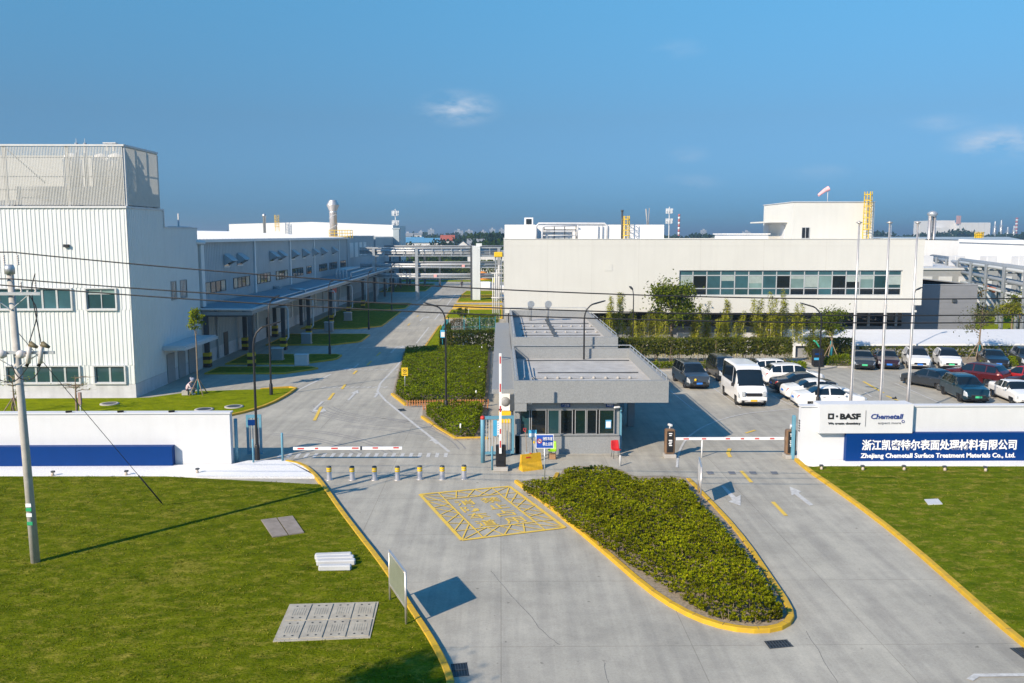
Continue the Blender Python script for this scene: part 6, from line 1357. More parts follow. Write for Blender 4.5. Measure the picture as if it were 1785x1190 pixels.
# flagpoles
for i, (px, d) in enumerate(((1498, 'left of the three bare stainless flagpoles'), (1551, 'middle one of the three bare stainless flagpoles'), (1600, 'right of the three bare stainless flagpoles'))):
    x, z = A(px, 388, 47.5); r = thing('flagpole', d, 'flagpole', (x, 47.5, 0), 0, 'flagpoles behind the sign wall'); mb = MB(); mb.lathe([(.085, 0), (.083, 3.0), (.07, 3.05), (.068, 7.6), (.055, 7.65), (.045, z - .05)], (0, 0, 0), 14); mb.build('shaft', M_INOX, r, False)
    mb = MB(); mb.lathe([(.045, z - .06), (.15, z - .01), (.17, z + .03), (.06, z + .06), (.03, z + .1)], (0, 0, 0), 14); mb.build('truck_cap', M_INOX, r, False); mb = MB(); mb.tube([(.1, -.02, .8), (.09, -.02, z - .05)], .008, 4); mb.build('halyard', M_LGREY, r, False); mb = MB(); mb.lathe([(.22, 0), (.22, .05), (.1, .08)], (0, 0, 0), 14); mb.build('base_flange', M_INOX, r, False)
# utility pole
bx_, by_ = G(62, 980, .09); tx_, tz_ = A(16, 462, by_)
up = thing('utility_pole', 'pale concrete utility pole with crossarms and fuse switches on the left lawn', 'utility pole', (bx_, by_, 0))
H = tz_; lean = (tx_ - bx_) / H
def at(z): return lean * z
mb = MB(); mb.tube([(at(z), 0, z) for z in (0, H * .5, H)], [.152, .13, .10], 16); mb.build('shaft', M_CONCP, up, False)
mb = MB()
for z, m in ((1.55, mat("green_band", (.02, .32, .13), .6)), (1.85, M_WHT), (2.05, bpy.data.materials["green_band"]), (2.2, M_WHT)): mb.use(m); r0 = .152 - .02 * z / H * 2; mb.rbox((at(z) + .01, -r0 - .004, z), (.2, .02, .13), 0, .008)
mb.build('number_band', None, up, False)
mb = MB(); mb.lathe([(.16, H - .3), (.165, H - .1), (.12, H + .02)], (at(H), 0, 0), 12); mb.build('top_clamp', M_STEEL, up, False)
def insul(mb, x, y, z, h=.36, r=.05):
    prof = [];
    for k in range(5): prof += [(r * .5, k * h / 5), (r, k * h / 5 + h / 15), (r * .5, k * h / 5 + h / 8)]
    mb.lathe(prof + [(r * .4, h)], (x, y, z), 10)
za = H - .95; zb = H - 2.95
for z, w, nm in ((za, 1.05, 'crossarm'), (zb, 1.35, 'crossarm')):
    mb = MB(); mb.box(at(z) - w - .2, at(z) + w, -.2, -.12, z - .05, z + .05); mb.tube([(at(z) - w * .6, -.16, z - .05), (at(z), -.13, z - .55)], .02, 5); mb.tube([(at(z) + w * .6, -.16, z - .05), (at(z), -.13, z - .55)], .02, 5); mb.build(nm, M_STEEL, up, False)
for x_, z_ in ((at(H) - .16, H), (at(H) + .3, H), (at(za) + .42, za + .05), (at(za) + .9, za + .05), (at(za) - .5, za + .05), (at(za) - .95, za + .05)): mb = MB(); insul(mb, x_, -.16 if z_ < H else 0, z_, .36); mb.build('insulator', M_PORC, up, False)
for k, x_ in enumerate((-.75, .55, .95)):
    mb = MB(); X0 = at(zb) + x_; mb.use(M_PORC); mb.tube([(X0 - .05, -.25, zb - .35), (X0 + .06, -.3, zb + .28)], .075, 10); mb.use(M_BLACK); mb.tube([(X0 - .12, -.25, zb - .45), (X0 - .03, -.25, zb - .28)], .06, 8); mb.use(mat("fuse_cowl", (.12, .10, .05), .6)); mb.tube([(X0 + .08, -.3, zb + .32), (X0 + .32, -.3, zb + .2)], [.11, .05], 8); mb.build('fuse_switch', None, up, False)
for x_ in (-.35, .28): mb = MB(); mb.lathe([(.05, 0), (.14, .05), (.15, .2), (.05, .28)], (at(zb) + x_, -.28, zb - .18), 12); mb.build('surge_arrester', M_PORC, up, False)
mb = MB()
for pts in (((at(H) + .9, -.1, H - .28), (at(H) + .75, -.15, H - .8), (at(za) + .85, -.2, za - .6), (at(zb) + 1.0, -.3, zb + .35)), ((at(za) + .7, -.2, za - .05), (at(za) + 1.0, -.22, za - .6), (at(zb) + .6, -.3, zb + .35)), ((at(zb) + .9, -.25, zb - .5), (at(zb) + .6, -.25, zb - .95), (at(zb) + .1, -.22, zb - .9), (at(zb) - .1, -.2, zb - .4)), ((at(zb) + .45, -.25, zb - .5), (at(zb) + .0, -.25, zb - 1.05), (at(zb) - .7, -.22, zb - .9), (at(zb) - 1.2, -.2, zb - .3))): mb.tube(smooth([Vector(p) for p in pts], 2) if 0 else [Vector(p) for p in smooth([tuple(p) for p in pts], 2)], .018, 5)
mb.build('jumper_cable', M_CABLE, up, False)
def wire(label, zlow, rise, y, x0=-26, x1=46, tension=(14, 30.5)):
    pts = []; n = 60
    for i in range(n + 1):
        x = x0 + (x1 - x0) * i / n
        z = zlow + rise * ((x - tension[0]) / tension[1]) ** 2 if x >= bx_ - .3 else zlow + rise * ((bx_ - .3 - tension[0]) / tension[1]) ** 2 - .03 * (bx_ - .3 - x) + .004 * (bx_ - .3 - x) ** 2
        pts.append((x, y, z))
    mb = MB(); mb.tube(pts, .022, 5); return tag(mb.build('power_line', M_CABLE), label, 'power line', 'power lines across the front')
wire('top power line, passing highest across the office windows sill', 9.33, 1.62, by_); wire('middle power line of the lower pair crossing the bamboo', 8.78, 1.28, by_ - .16); wire('lowest power line crossing in front of the gatehouse roofs', 8.60, 1.30, by_ - .9)
gx1, gy1 = G(285, 880, .1); mb = MB(); mb.tube([(at(zb + .8) + bx_, by_, zb + .8), (gx1, gy1, .1)], .012, 5); a_, b_ = Vector((at(zb + .8) + bx_, by_, zb + .8)), Vector((gx1, gy1, .1)); mb.tube([a_.lerp(b_, .8), a_.lerp(b_, .985)], .03, 6); tag(mb.build('guy_wire', M_CABLE), 'slanting guy wire from the utility pole to its anchor in the left lawn', 'guy wire')
# ---- covers, drains, blocks on the ground
uv = thing('vault_cover', 'large concrete vault cover of eight ribbed plates sunk in the left lawn', 'cover', (0, 0, 0)); Q = [G(px, py, .1) for px, py in ((480, 1117), (644, 1111), (657, 1051), (509, 1055))]
uv.location = (Q[0][0], Q[0][1], .1)
def qb(u, v, Q=Q): return tuple((1 - u) * (1 - v) * Q[0][k] + u * (1 - v) * Q[1][k] + u * v * Q[2][k] + (1 - u) * v * Q[3][k] for k in (0, 1))
M_COVER = mat("worn_cover_concrete", (.44, .41, .34), .9, col2=(.31, .285, .235), scale=3, detail=9, bump=.3)
mb = MB(); mb.prism([qb(-.02, -.03), qb(1.01, -.02), qb(1.02, 1.02), qb(-.03, 1.02)], .02, .125); mb.build('frame', M_COVER, uv)
for i in range(4):
    for j in range(2):
        u0, u1, v0, v1 = i / 4 + .012, (i + 1) / 4 - .012, j / 2 + .02, (j + 1) / 2 - .02; mb = MB(); mb.use(M_COVER); mb.prism([qb(u0, v0), qb(u1, v0), qb(u1, v1), qb(u0, v1)], .125, .15)
        for q in (.2, .32, .44, .56, .68, .8): a = u0 + (u1 - u0) * q; mb.prism([qb(a - .006, v0 + .13), qb(a + .006, v0 + .13), qb(a + .006, v1 - .13), qb(a - .006, v1 - .13)], .15, .158)
        mb.use(M_BLACK)
        for a in (.3, .68):
            for b in (v0 + .06, v1 - .06): c = qb(u0 + (u1 - u0) * a, b); mb.prism([(c[0] + .035 * cos(t), c[1] + .035 * sin(t)) for t in [k * pi / 4 for k in range(8)]], .15, .153)
        mb.build('cover_plate', None, uv)
Q2 = [G(px, py, .1) for px, py in ((475, 937), (530, 929), (510, 900), (455, 907))]
def qb2(u, v): return qb(u, v, Q2)
sc_ = thing('slab_cover', 'weathered grey slab cover of two plates near the left kerb', 'cover', (Q2[0][0], Q2[0][1], .1)); M_SLAB = mat("stained_slab", (.30, .26, .23), .9, col2=(.19, .16, .13), scale=2.5, detail=9)
for u0, u1 in ((0, .48), (.52, 1)): mb = MB(); mb.prism([qb2(u0, 0), qb2(u1, 0), qb2(u1, 1), qb2(u0, 1)], .06, .14); mb.build('cover_plate', M_SLAB, sc_)
for i, (px, py, L_, dz, l) in enumerate(((581, 968, 1.28, .12, 'upper white concrete kerb block in the small pile on the left lawn'), (584, 973, 1.32, .12, 'middle white concrete kerb block in the small pile on the left lawn'), (586, 979, 1.33, .14, 'front white kerb block of the pile proper, longest one'), (584, 988, 1.1, .10, 'short white kerb block lying by itself in front of the pile'))):
    x, y = G(px, py, .2); b = thing('kerb_block', l, 'block', (x, y, .1), .09 - .02 * i, 'white kerb blocks on the left lawn'); mb = MB(); mb.rbox((0, 0, .09 + (.1 if i == 1 else 0) * 0), (L_, .24, .19), 0, .03); mb.build('stone', M_WHITEP if 0 else mat("pale_block_concrete", (.50, .51, .52), .85, var=.10), b, False)
def drain(label, quad, z=.004, n=8):
    q = [G(*p) for p in quad]; c = [sum(p[k] for p in q) / 4 for k in (0, 1)]; d = thing('drain_grate', label, 'drain', (c[0], c[1], 0), 0, 'dark drain grates'); mb = MB(); mb.sheet(q, .003); mb.build('pit', M_BLACK, d); mb = MB()
    def b_(u, v): return tuple((1 - u) * (1 - v) * q[0][k] + u * (1 - v) * q[1][k] + u * v * q[2][k] + (1 - u) * v * q[3][k] for k in (0, 1))
    for i in range(n): u = (i + .5) / n; mb.prism([b_(u - .02, 0), b_(u + .02, 0), b_(u + .02, 1), b_(u - .02, 1)], .005, .018)
    for v in (0.02, .5, .98): mb.prism([b_(0, v - .02), b_(1, v - .02), b_(1, v + .02), b_(0, v + .02)], .005, .016)
    mb.build('grate', M_DSTEEL, d)
drain('dark iron drain grate at the bottom of the left kerb', ((789, 1180), (818, 1178), (814, 1155), (786, 1158)), n=6); drain('dark drain grate in front of the island tip', ((1342, 1131), (1384, 1127), (1372, 1115), (1332, 1118))); drain('dark drain grate at the right picture edge beside the kerb', ((1790, 1152), (1830, 1150), (1800, 1128), (1760, 1130))); drain('small drain grate at the gap between the two kerbs of the hedge beds', ((697, 717), (709, 716), (704, 712), (693, 713)), n=5)
wp = thing('cover_plate', 'single pale concrete cover plate in the right lawn', 'cover', (*G(1627, 875), .1)); q = [G(px, py, .1) for px, py in ((1618, 880), (1643, 879), (1635, 870), (1611, 871))]; mb = MB(); mb.prism(q, .06, .13); mb.build('plate', M_LGREY, wp)
for px, py, l in ((191, 704, 'round manhole in the lawn in front of the ribbed tower'), (356, 714, 'round manhole in the lawn just above the end of the white wall'), (408, 709, 'round manhole in the lawn nearest the yellow kerb')):
    x, y = G(px, py, .1); m_ = thing('manhole', l, 'manhole', (x, y, .1), 0, 'round manholes in the inner lawn'); mb = MB(); mb.lathe([(.62, -.05), (.62, .05), (.46, .06), (.45, .05)], (0, 0, 0), 24); mb.build('ring', M_KERBG, m_, False); mb = MB(); mb.lathe([(.44, 0), (.44, .055), (.4, .06), (.02, .06)], (0, 0, 0), 24); mb.build('lid', M_DSTEEL, m_, False)
mk = thing('marker_post', 'grey meter post with a pinkish box standing by the bare tree', 'post', (*G(141, 721, .1), .1)); mb = MB(); mb.tube([(0, 0, 0), (0, 0, .6)], .05, 8); mb.build('post', M_LGREY, mk, False); mb = MB(); mb.rbox((0, 0, 1.0), (.2, .16, .8), 0, .02); mb.build('box', mat("meter_box", (.33, .22, .20), .7), mk, False)
# ---- people
def skin_mesh(name, V_, E_, R_, mats_, pick, parent):
    me = bpy.data.meshes.new(name); me.from_pydata([tuple(v) for v in V_], E_, []); ob = bpy.data.objects.new(name, me); COL.objects.link(ob); m = ob.modifiers.new("skin", 'SKIN'); m.use_smooth_shade = True; s = ob.modifiers.new("sub", 'SUBSURF'); s.levels = 2; s.render_levels = 2
    for i, r in enumerate(R_): me.skin_vertices[0].data[i].radius = (r, r) if not isinstance(r, tuple) else r
    me.skin_vertices[0].data[0].use_root = True
    bpy.context.view_layer.update(); nm = bpy.data.meshes.new_from_object(ob.evaluated_get(bpy.context.evaluated_depsgraph_get())); bpy.data.objects.remove(ob)
    nm.materials.clear()
    for q in mats_: nm.materials.append(q)
    for p in nm.polygons: p.material_index = pick(p.center); p.use_smooth = True
    o = bpy.data.objects.new(name, nm); COL.objects.link(o); o.parent = parent; return o
M_SKIN = mat("skin", (.50, .30, .21), .6, var=.05); M_HAIR = mat("dark_hair", (.015, .012, .010), .7); M_SHIRT = mat("white_pink_shirt", (.72, .68, .68), .8, col2=(.60, .34, .40), scale=7); M_TROUS = mat("dark_red_trousers", (.13, .03, .05), .8); M_DARKC = mat("dark_work_clothes", (.02, .02, .03), .8); M_CAP = mat("grey_sun_hat", (.30, .32, .40), .8); M_JEAN = mat("blue_grey_trousers", (.10, .16, .24), .8)
def figure(root, J, cloth):
    """J: joints of the pose; limbs taper, head on a neck, hands with fingers"""
    V_ = []; E_ = []; R_ = []; ix = {}
    def add(n, p, r, par=None): ix[n] = len(V_); V_.append(Vector(p)); R_.append(r); E_.append((ix[par], ix[n])) if par else None
    add('pel', J['pel'], .15); add('waist', J['waist'], .14, 'pel'); add('chest', J['chest'], (.17, .13), 'waist'); add('neck', J['neck'], .055, 'chest'); add('jaw', J['jaw'], .07, 'neck'); add('head', J['head'], .10, 'jaw'); add('crown', J['crown'], .085, 'head')
    for s in 'lr':
        for a, r, p in (('sho', .07, 'chest'), ('elb', .045, 'sho'), ('wri', .032, 'elb'), ('hand', .036, 'wri'), ('hip', .10, 'pel'), ('knee', .065, 'hip'), ('ank', .042, 'knee'), ('toe', .035, 'ank')): add(a + s, J[a + s], r, p if p in ('chest', 'pel') else p + s)
    b = skin_mesh('body', V_, E_, R_, cloth[0], cloth[1], root)
    for s in 'lr':
        w, h = Vector(J['wri' + s]), Vector(J['hand' + s]); d = (h - w).normalized(); side = d.cross(Vector((0, 0, 1))); side = side.normalized() if side.length > .1 else Vector((1, 0, 0)); hb = MB()
        for k in range(4): o = side * (.024 * (k - 1.5)); L_ = (.07, .085, .08, .06)[k]; hb.tube([h + o, h + o + d * L_ * .6 + Vector((0, 0, -.008)), h + o + d * L_ + Vector((0, 0, -.03))], [.011, .010, .008], 6)
        hb.tube([w.lerp(h, .6) + side * .035, w.lerp(h, 1.0) + side * .07, h + side * .075 + d * .03], [.012, .011, .009], 6); hb.build('fingers', M_SKIN, b, False)
    return b
px_, py_ = G(329, 688, .1)
ps1 = thing('person', 'person in white and pink top and grey hat bent forward on a grey block', 'person', (px_, py_, .1), 0)
J = dict(pel=(-.15, 0, .42), waist=(-.06, 0, .60), chest=(.08, 0, .80), neck=(.20, 0, .95), jaw=(.27, 0, .99), head=(.33, 0, 1.05), crown=(.36, 0, 1.13))
for s, k in (('l', 1), ('r', -1)): J.update({'sho' + s: (.10, .19 * k, .83), 'elb' + s: (.22, .24 * k, .58), 'wri' + s: (.38, .12 * k, .50), 'hand' + s: (.45, .08 * k, .48), 'hip' + s: (-.08, .10 * k, .42), 'knee' + s: (.33, .14 * k, .46), 'ank' + s: (.30, .14 * k, .07), 'toe' + s: (.46, .15 * k, .04)})
bd = figure(ps1, J, ([M_SHIRT, M_SKIN, M_JEAN, M_TROUS], lambda c: 1 if (c.x > .21 and c.z > .88) or (c.x > .3 and .44 < c.z < .56 and abs(c.y) < .125 and c.z > .475) else (2 if c.z < .49 and c.x > -.02 else (3 if c.z < .45 else 0))))
mb = MB(); mb.tube([(.27, 0, 1.09), (.345, 0, 1.13), (.37, 0, 1.20), (.40, 0, 1.25)], [.24, .17, .11, .03], 16); mb.build('sun_hat', M_CAP, ps1, False)
mb = MB(); mb.tube([(.21, 0, 1.03), (.25, 0, 1.08), (.31, 0, 1.13)], [.07, .095, .10], 12); mb.build('hair', M_HAIR, ps1, False)
mb = MB(); mb.tube([(.415, .035, 1.06), (.42, .035, 1.065)], .012, 6); mb.tube([(.415, -.035, 1.06), (.42, -.035, 1.065)], .012, 6); mb.build('eyes', M_HAIR, bd, False)
blk_ = thing('seat_block', 'pale grey block the person by the young tree sits on', 'block', (px_ - .22, py_, .09)); mb = MB(); mb.rbox((0, 0, .17), (.44, .38, .34), .05, .02); mb.build('stone', M_KERBG, blk_, False)
px_, py_ = G(805, 502); ps2 = thing('person', 'person in dark clothes walking on the far end of the drive', 'person', (px_, py_, 0), 1.2)
J = dict(pel=(0, 0, .93), waist=(.01, 0, 1.10), chest=(.02, 0, 1.32), neck=(.03, 0, 1.48), jaw=(.05, 0, 1.54), head=(.05, 0, 1.62), crown=(.04, 0, 1.71))
for s, k in (('l', 1), ('r', -1)): J.update({'sho' + s: (.02, .19 * k, 1.40), 'elb' + s: (-.06 * k, .24 * k, 1.12), 'wri' + s: (.06 - .10 * k, .23 * k, .88), 'hand' + s: (.09 - .10 * k, .22 * k, .80), 'hip' + s: (0, .10 * k, .90), 'knee' + s: (.10 * k + .05, .10 * k, .49), 'ank' + s: (.22 * k, .10 * k, .09), 'toe' + s: (.22 * k + .16, .11 * k, .04)})
figure(ps2, J, ([M_DARKC, M_SKIN], lambda c: 1 if c.z > 1.47 or c.z < .86 and abs(c.y) > .2 and c.z > .7 else 0)); mb = MB(); mb.lathe([(.11, 1.60), (.115, 1.66), (.09, 1.74), (.02, 1.77)], (.03, 0, 0), 12); mb.build('hair', M_HAIR, ps2, False)
tree('roadside_tree', 'tall tree just outside the left picture edge, its rounded shadow falling on the left lawn', -13.7, 9.2, 11.0, (2.2, 2.0, 9.2, 1.2), L_TREE, 71, .16, 7000, .15, .7, .9, 12)
# ------------------------------------------------------------------ beyond the site
L_FARD = leaf_mat("far_dark_leaves", (.018, .045, .030), (.04, .08, .045))
def far_tree(label, px, ybase_top, Y, w, h, lm, seed, base=0.):
    r = random.Random(seed); x = (px - 872) / 1500 * Y; root = thing('far_tree', label, 'tree', (x, Y, base), 0, 'trees beyond the site'); cr = MB(); tb = MB()
    lobes = [(Vector((r.uniform(-.32, .32) * w, r.uniform(-.3, .3) * w, h * r.uniform(.45, .8))), w * r.uniform(.2, .36)) for _ in range(9)]
    for i in range(620):
        c, q = lobes[r.randrange(9)]; v = rvec(r); leaf(cr, c + Vector((v.x * q, v.y * q, v.z * q * h / w * .75)) * r.uniform(.75, 1.05), v + rvec(r) * .8, rvec(r), w * r.uniform(.06, .13), w * .035)
    tb.tube([(0, 0, 0), (0, 0, h * .45)], [.35, .2], 6); tb.build('trunk', M_BARK, root, False); cr.build('crown', lm, root, False)
FT = ((724, 330, 16, 9.2), (700, 420, 15, 9), (765, 320, 14, 7.8), (778, 380, 13, 10.5), (742, 460, 16, 11.5), (800, 300, 16, 6.2), (815, 420, 15, 11), (832, 480, 20, 13), (850, 420, 20, 12.4), (866, 380, 22, 12), (880, 330, 18, 10), (845, 310, 18, 8), (822, 280, 14, 6), (786, 285, 14, 5.4), (862, 285, 16, 7), (704, 300, 12, 6), (745, 290, 14, 5.2))
POS = ('dark round far tree in front of the blue roofed hall', 'far tree at the left, beside the rear grey stair block', 'dark far tree between the blue roofed hall and the red roofed house', 'far tree right behind the red roofed house', 'far tree behind the long blue roofed hall', 'low far tree in front of the white gabled house', 'far tree behind the white gabled house', 'tall hazy far tree among the right houses', 'broad far tree left of the cream office corner', 'broad far tree touching the cream office corner', 'far tree hidden half behind the cream office corner', 'lower far tree before the broad trees near the office corner', 'low far tree right of the white clad pillar', 'low bright far tree over the pipe bridge, left of the pillar', 'low far tree above the pipe ends at the office corner', 'low far tree at the left end of the pipe bridge', 'low far tree above the middle of the pipe bridge')
for i, (px, Y, w, h) in enumerate(FT): far_tree(POS[i], px, 0, Y, w, h, L_FAR if i % 3 else L_FARD, 200 + i)
def house(label, px, Y, w, d, h, rh, wm, rm, cat='house', rows=2, name='house', gable='x'):
    x = (px - 872) / 1500 * Y; b = thing(name, label, cat, (x, Y, 0)); mb = MB(); mb.box(-w / 2, w / 2, 0, d, -1, h)
    if gable == 'y': mb.add([(-w / 2, 0, h), (w / 2, 0, h), (0, 0, h + rh), (-w / 2, d, h), (w / 2, d, h), (0, d, h + rh)], [(0, 1, 2), (4, 3, 5)])
    else: mb.add([(-w / 2, 0, h), (-w / 2, d, h), (-w / 2, d / 2, h + rh), (w / 2, 0, h), (w / 2, d, h), (w / 2, d / 2, h + rh)], [(1, 0, 2), (3, 4, 5)])
    mb.build('wall', wm, b, False); mb = MB(); e = .5
    if gable == 'y': mb.add([(-w / 2 - e, -e, h - .1), (0, -e, h + rh + .15), (0, d + e, h + rh + .15), (-w / 2 - e, d + e, h - .1), (w / 2 + e, -e, h - .1), (w / 2 + e, d + e, h - .1)], [(0, 1, 2, 3), (1, 4, 5, 2)])
    else: mb.add([(-w / 2 - e, -e, h - .1), (w / 2 + e, -e, h - .1), (w / 2 + e, d / 2, h + rh + .15), (-w / 2 - e, d / 2, h + rh + .15), (-w / 2 - e, d + e, h - .1), (w / 2 + e, d + e, h - .1)], [(0, 1, 2, 3), (3, 2, 5, 4)])
    mb.build('roof', rm, b, False)
    for k in range(rows):
        mb = MB(); n = max(2, int(w / 4))
        for i in range(n): c = -w / 2 + w * (i + .5) / n; mb.box(c - .7, c + .7, -.06, 0, h * (k + .35) / rows, h * (k + .75) / rows)
        mb.build('window_row', M_GLASSD, b, False)
    return b
M_BROOF = mat("blue_sheet_roof", (.10, .28, .45), .6); M_RROOF = mat("red_tile_roof", (.34, .09, .06), .8); M_GROOF2 = mat("grey_tile_roof", (.24, .26, .28), .8); M_FARW = mat("far_white_wall", (.66, .66, .66), .8)
house('long white hall with a blue sheet roof beyond the pipe bridge', 738, 400, 24, 14, 8.3, 1.9, M_FARW, M_BROOF, 'hall', 1, 'hall'); house('second blue roofed white hall set back to the left', 712, 430, 14, 14, 8.5, 2, M_FARW, M_BROOF, 'hall', 1, 'hall')
house('far house with a red tiled roof and blue grey lower walls', 780, 390, 5.6, 8, 9.3, 2.2, M_FARW, M_RROOF); house('white gabled far house right of the red roofed house', 806, 370, 6.5, 9, 6.6, 2.6, M_FARW, M_GROOF2, gable='y'); house('low far house with a grey roof under the tall trees', 833, 400, 9.5, 9, 7.2, 2.6, M_FARW, M_GROOF2)
house('white block of flats left behind the blue roofed hall', 726, 700, 9, 10, 12, 1.2, M_FARW, M_GROOF2, 'building', 3); house('pale far house behind the trees at the left', 705, 620, 12, 10, 11, 2, M_FARW, M_GROOF2, 'building', 3)
house('long low white shed with a grey roof just behind the pipe bridge', 855, 262, 14, 18, 5.6, 1.2, M_FARW, M_GROOF2, 'shed', 1, 'shed')
# skyline
r = random.Random(12); CITY = ((697, 2300), (712, 2500), (735, 2400), (752, 2600), (800, 2500), (818, 2700), (842, 2450), (858, 2600), (874, 2500), (1225, 2600), (1300, 2500), (1545, 2500), (1600, 2700))
for i, (px, Y) in enumerate(CITY):
    x = (px - 872) / 1500 * Y; w = r.uniform(14, 30); h = 16 + r.uniform(0, 16); b = thing('distant_block', 'hazy distant block of flats on the skyline, %s from the left' % ('first second third fourth fifth sixth seventh eighth ninth tenth eleventh twelfth thirteenth'.split()[i]), 'building', (x, Y, 0), 0, 'blocks on the skyline')
    mb = MB(); mb.box(-w / 2, w / 2, 0, 15, 0, h); mb.box(-w / 6, w / 8, 2, 8, h, h + 4); mb.build('wall', M_FARW, b, False); mb = MB()
    for k in range(int(h / 3.2)): mb.box(-w / 2 + 1, w / 2 - 1, -.12, -.02, 1.2 + k * 3.2, 2.7 + k * 3.2)
    mb.build('window_row', M_GREY, b, False)
def mast(label, px, Y, top_y, kind, w=1.):
    x, z = A(px, top_y, Y); m = thing('telecom_mast' if kind != 'chimney' else 'striped_chimney', label, 'mast' if kind != 'chimney' else 'chimney', (x, Y, 0)); mb = MB()
    if kind == 'chimney':
        n = 9; rr = w
        for k in range(n): mb.use(M_WHITEP if k % 2 else mat("chimney_red", (.45, .12, .10), .7)); a, b = z * (.35 + .65 * k / n), z * (.35 + .65 * (k + 1) / n); mb.tube([(0, 0, a), (0, 0, b)], rr, 10)
        mb.use(M_LGREY).tube([(0, 0, 0), (0, 0, z * .35)], rr * 1.1, 10); mb.build('shaft', None, m, False); return
    mb.tube([(0, 0, 0), (0, 0, z)], [.35 * w, .2 * w], 10); mb.build('shaft', M_LGREY, m, False)
    for f in (.97, .80): 
        mb = MB(); q = 1.5 * w
        for k in range(6): a = k * pi / 3; mb.box(q * cos(a) - .18 * w, q * cos(a) + .18 * w, q * sin(a) - .15 * w, q * sin(a) + .15 * w, z * f - 2.4 * w, z * f)
        mb.tube([(q * cos(k * pi / 6), q * sin(k * pi / 6), z * f - 1.2 * w) for k in range(13)], .1 * w, 5); mb.build('antenna_ring', M_WHITEP, m, False)
mast('white telecom mast rising right of the roof plant room', 1167, 330, 360, 'm', .8); mast('white telecom mast behind the left rear hall', 689, 330, 364, 'm', .8); mast('red and white striped thin mast right of the telecom mast', 1184, 700, 373, 'chimney', .9); mast('red and white striped chimney at the far right edge', 1773, 1500, 379, 'chimney', 2.2)
# far wooded belts: read as one mass
def wood(label, px0, px1, Y, h, n, seed, lm):
    r = random.Random(seed); mb = MB(); xa, xb = (px0 - 872) / 1500 * Y, (px1 - 872) / 1500 * Y
    for i in range(n):
        x = r.uniform(xa, xb); hh = h * (.72 + .3 * wob(x * .045, 3, 1, seed) + .1 * r.random()); z = hh * r.random() ** .5; leaf(mb, Vector((x, Y + r.uniform(0, 25), z)), rvec(r) + Vector((0, -.2, .5)), rvec(r), Y / 260 * r.uniform(.6, 1.3), Y / 620)
    return tag(mb.build('distant_wood', lm), label, 'wood', kind='stuff')
wood('distant belt of trees right of the roof plant room', 1140, 1345, 620, 13.5, 2600, 81, L_FARD); wood('distant belt of trees right of the penthouse', 1500, 1900, 720, 15.5, 4200, 82, L_FARD); wood('distant belt of trees along the left skyline', -700, 420, 900, 15, 2500, 83, L_FARD); wood('distant belt of trees in the gap between the buildings', 640, 905, 900, 15, 1800, 84, L_FARD); wood('wooded ground behind the pipe bridge', 640, 905, 262, 3.4, 3000, 85, L_FAR)
# large pale plant far right
b = thing('distant_factory', 'large hazy pale factory hall on the right horizon', 'factory', ((1680 - 872) / 1500 * 950, 950, 0)); mb = MB(); mb.box(-6, 28, 0, 60, 0, 25.5); mb.box(-28, -6, 10, 60, 0, 28); mb.box(-30, -20, -5, 10, 0, 20); mb.build('wall', M_FARW, b, False); mb = MB(); mb.box(-8, -5, -.5, 4, 24, 33); mb.build('red_sign_block', mat("faded_red_sign", (.45, .28, .28), .7), b, False); mb = MB(); [mb.box(-6 + k * 6.8, -5.6 + k * 6.8, -.2, 0, 0, 25) for k in range(6)]; mb.build('wall_joint', M_LGREY, b, False)
for i, px in enumerate((1722, 1735, 1746, 1757, 1768)):
    x, z = A(px, (392, 386, 384, 396, 394)[i], 1300); t = thing('process_tower', 'hazy distant process tower, %s of the cluster right of the pale factory' % ('first', 'second', 'third', 'fourth', 'last')[i], 'tower', (x, 1300, 0), 0, 'far process towers'); mb = MB(); mb.lathe([(1.9, 0), (1.9, z * .7), (1.2, z * .72), (1.2, z), (.3, z + 1.0)], (0, 0, 0), 12); mb.build('shell', M_STEEL, t, False); mb = MB(); [mb.tube([(2.6 * cos(a), 2.6 * sin(a), 0), (2.6 * cos(a), 2.6 * sin(a), z * .8)], .3, 4) for a in (0, pi / 2, pi, 3 * pi / 2)]; mb.build('scaffold', M_GREY, t, False)
# right hand store sheds, pipe rack and chimney
s = thing('store_shed', 'white clad store shed with a pale sloping roof at the right edge', 'building', (100, 150, 0)); mb = MB(); mb.use(M_CORRW).add([(80, 150, 0), (130, 150, 0), (80, 150, 10.7), (105, 150, 10.7), (130, 150, 9.2), (80, 215, 0), (80, 215, 10.7), (105, 215, 11.0)], [(0, 1, 4, 3, 2), (5, 0, 2, 6)]); mb.build('wall', None, s); mb = MB(); mb.add([(79.8, 149.8, 10.75), (130, 149.8, 9.1), (130, 216, 9.6), (79.8, 216, 11.0)], [(0, 1, 2, 3)]); mb.build('roof', M_CORRG, s)
mb = MB(); mb.box(79.7, 130, 149.7, 149.8, 10.3, 10.8) if 0 else mb.add([(79.7, 149.7, 10.85), (130, 149.7, 9.2), (130, 149.7, 8.7), (79.7, 149.7, 10.35)], [(3, 2, 1, 0)]); mb.build('fascia', M_WHITEP, s)
s = thing('store_shed', 'long grey roofed store shed behind the steel chimney on the right', 'building', (110, 260, 0)); mb = MB(); mb.box(70, 165, 262, 300, 0, 8.6); mb.build('wall', M_CORRW, s); mb = MB(); mb.add([(69, 261, 8.7), (166, 261, 8.7), (166, 281, 11.0), (69, 281, 11.0), (166, 301, 8.7), (69, 301, 8.7)], [(0, 1, 2, 3), (3, 2, 4, 5)]); mb.build('roof', M_CORRG, s); mb = MB(); mb.box(69, 166, 260.7, 261.2, 8.2, 8.75); mb.build('gutter', M_WHITEP, s)
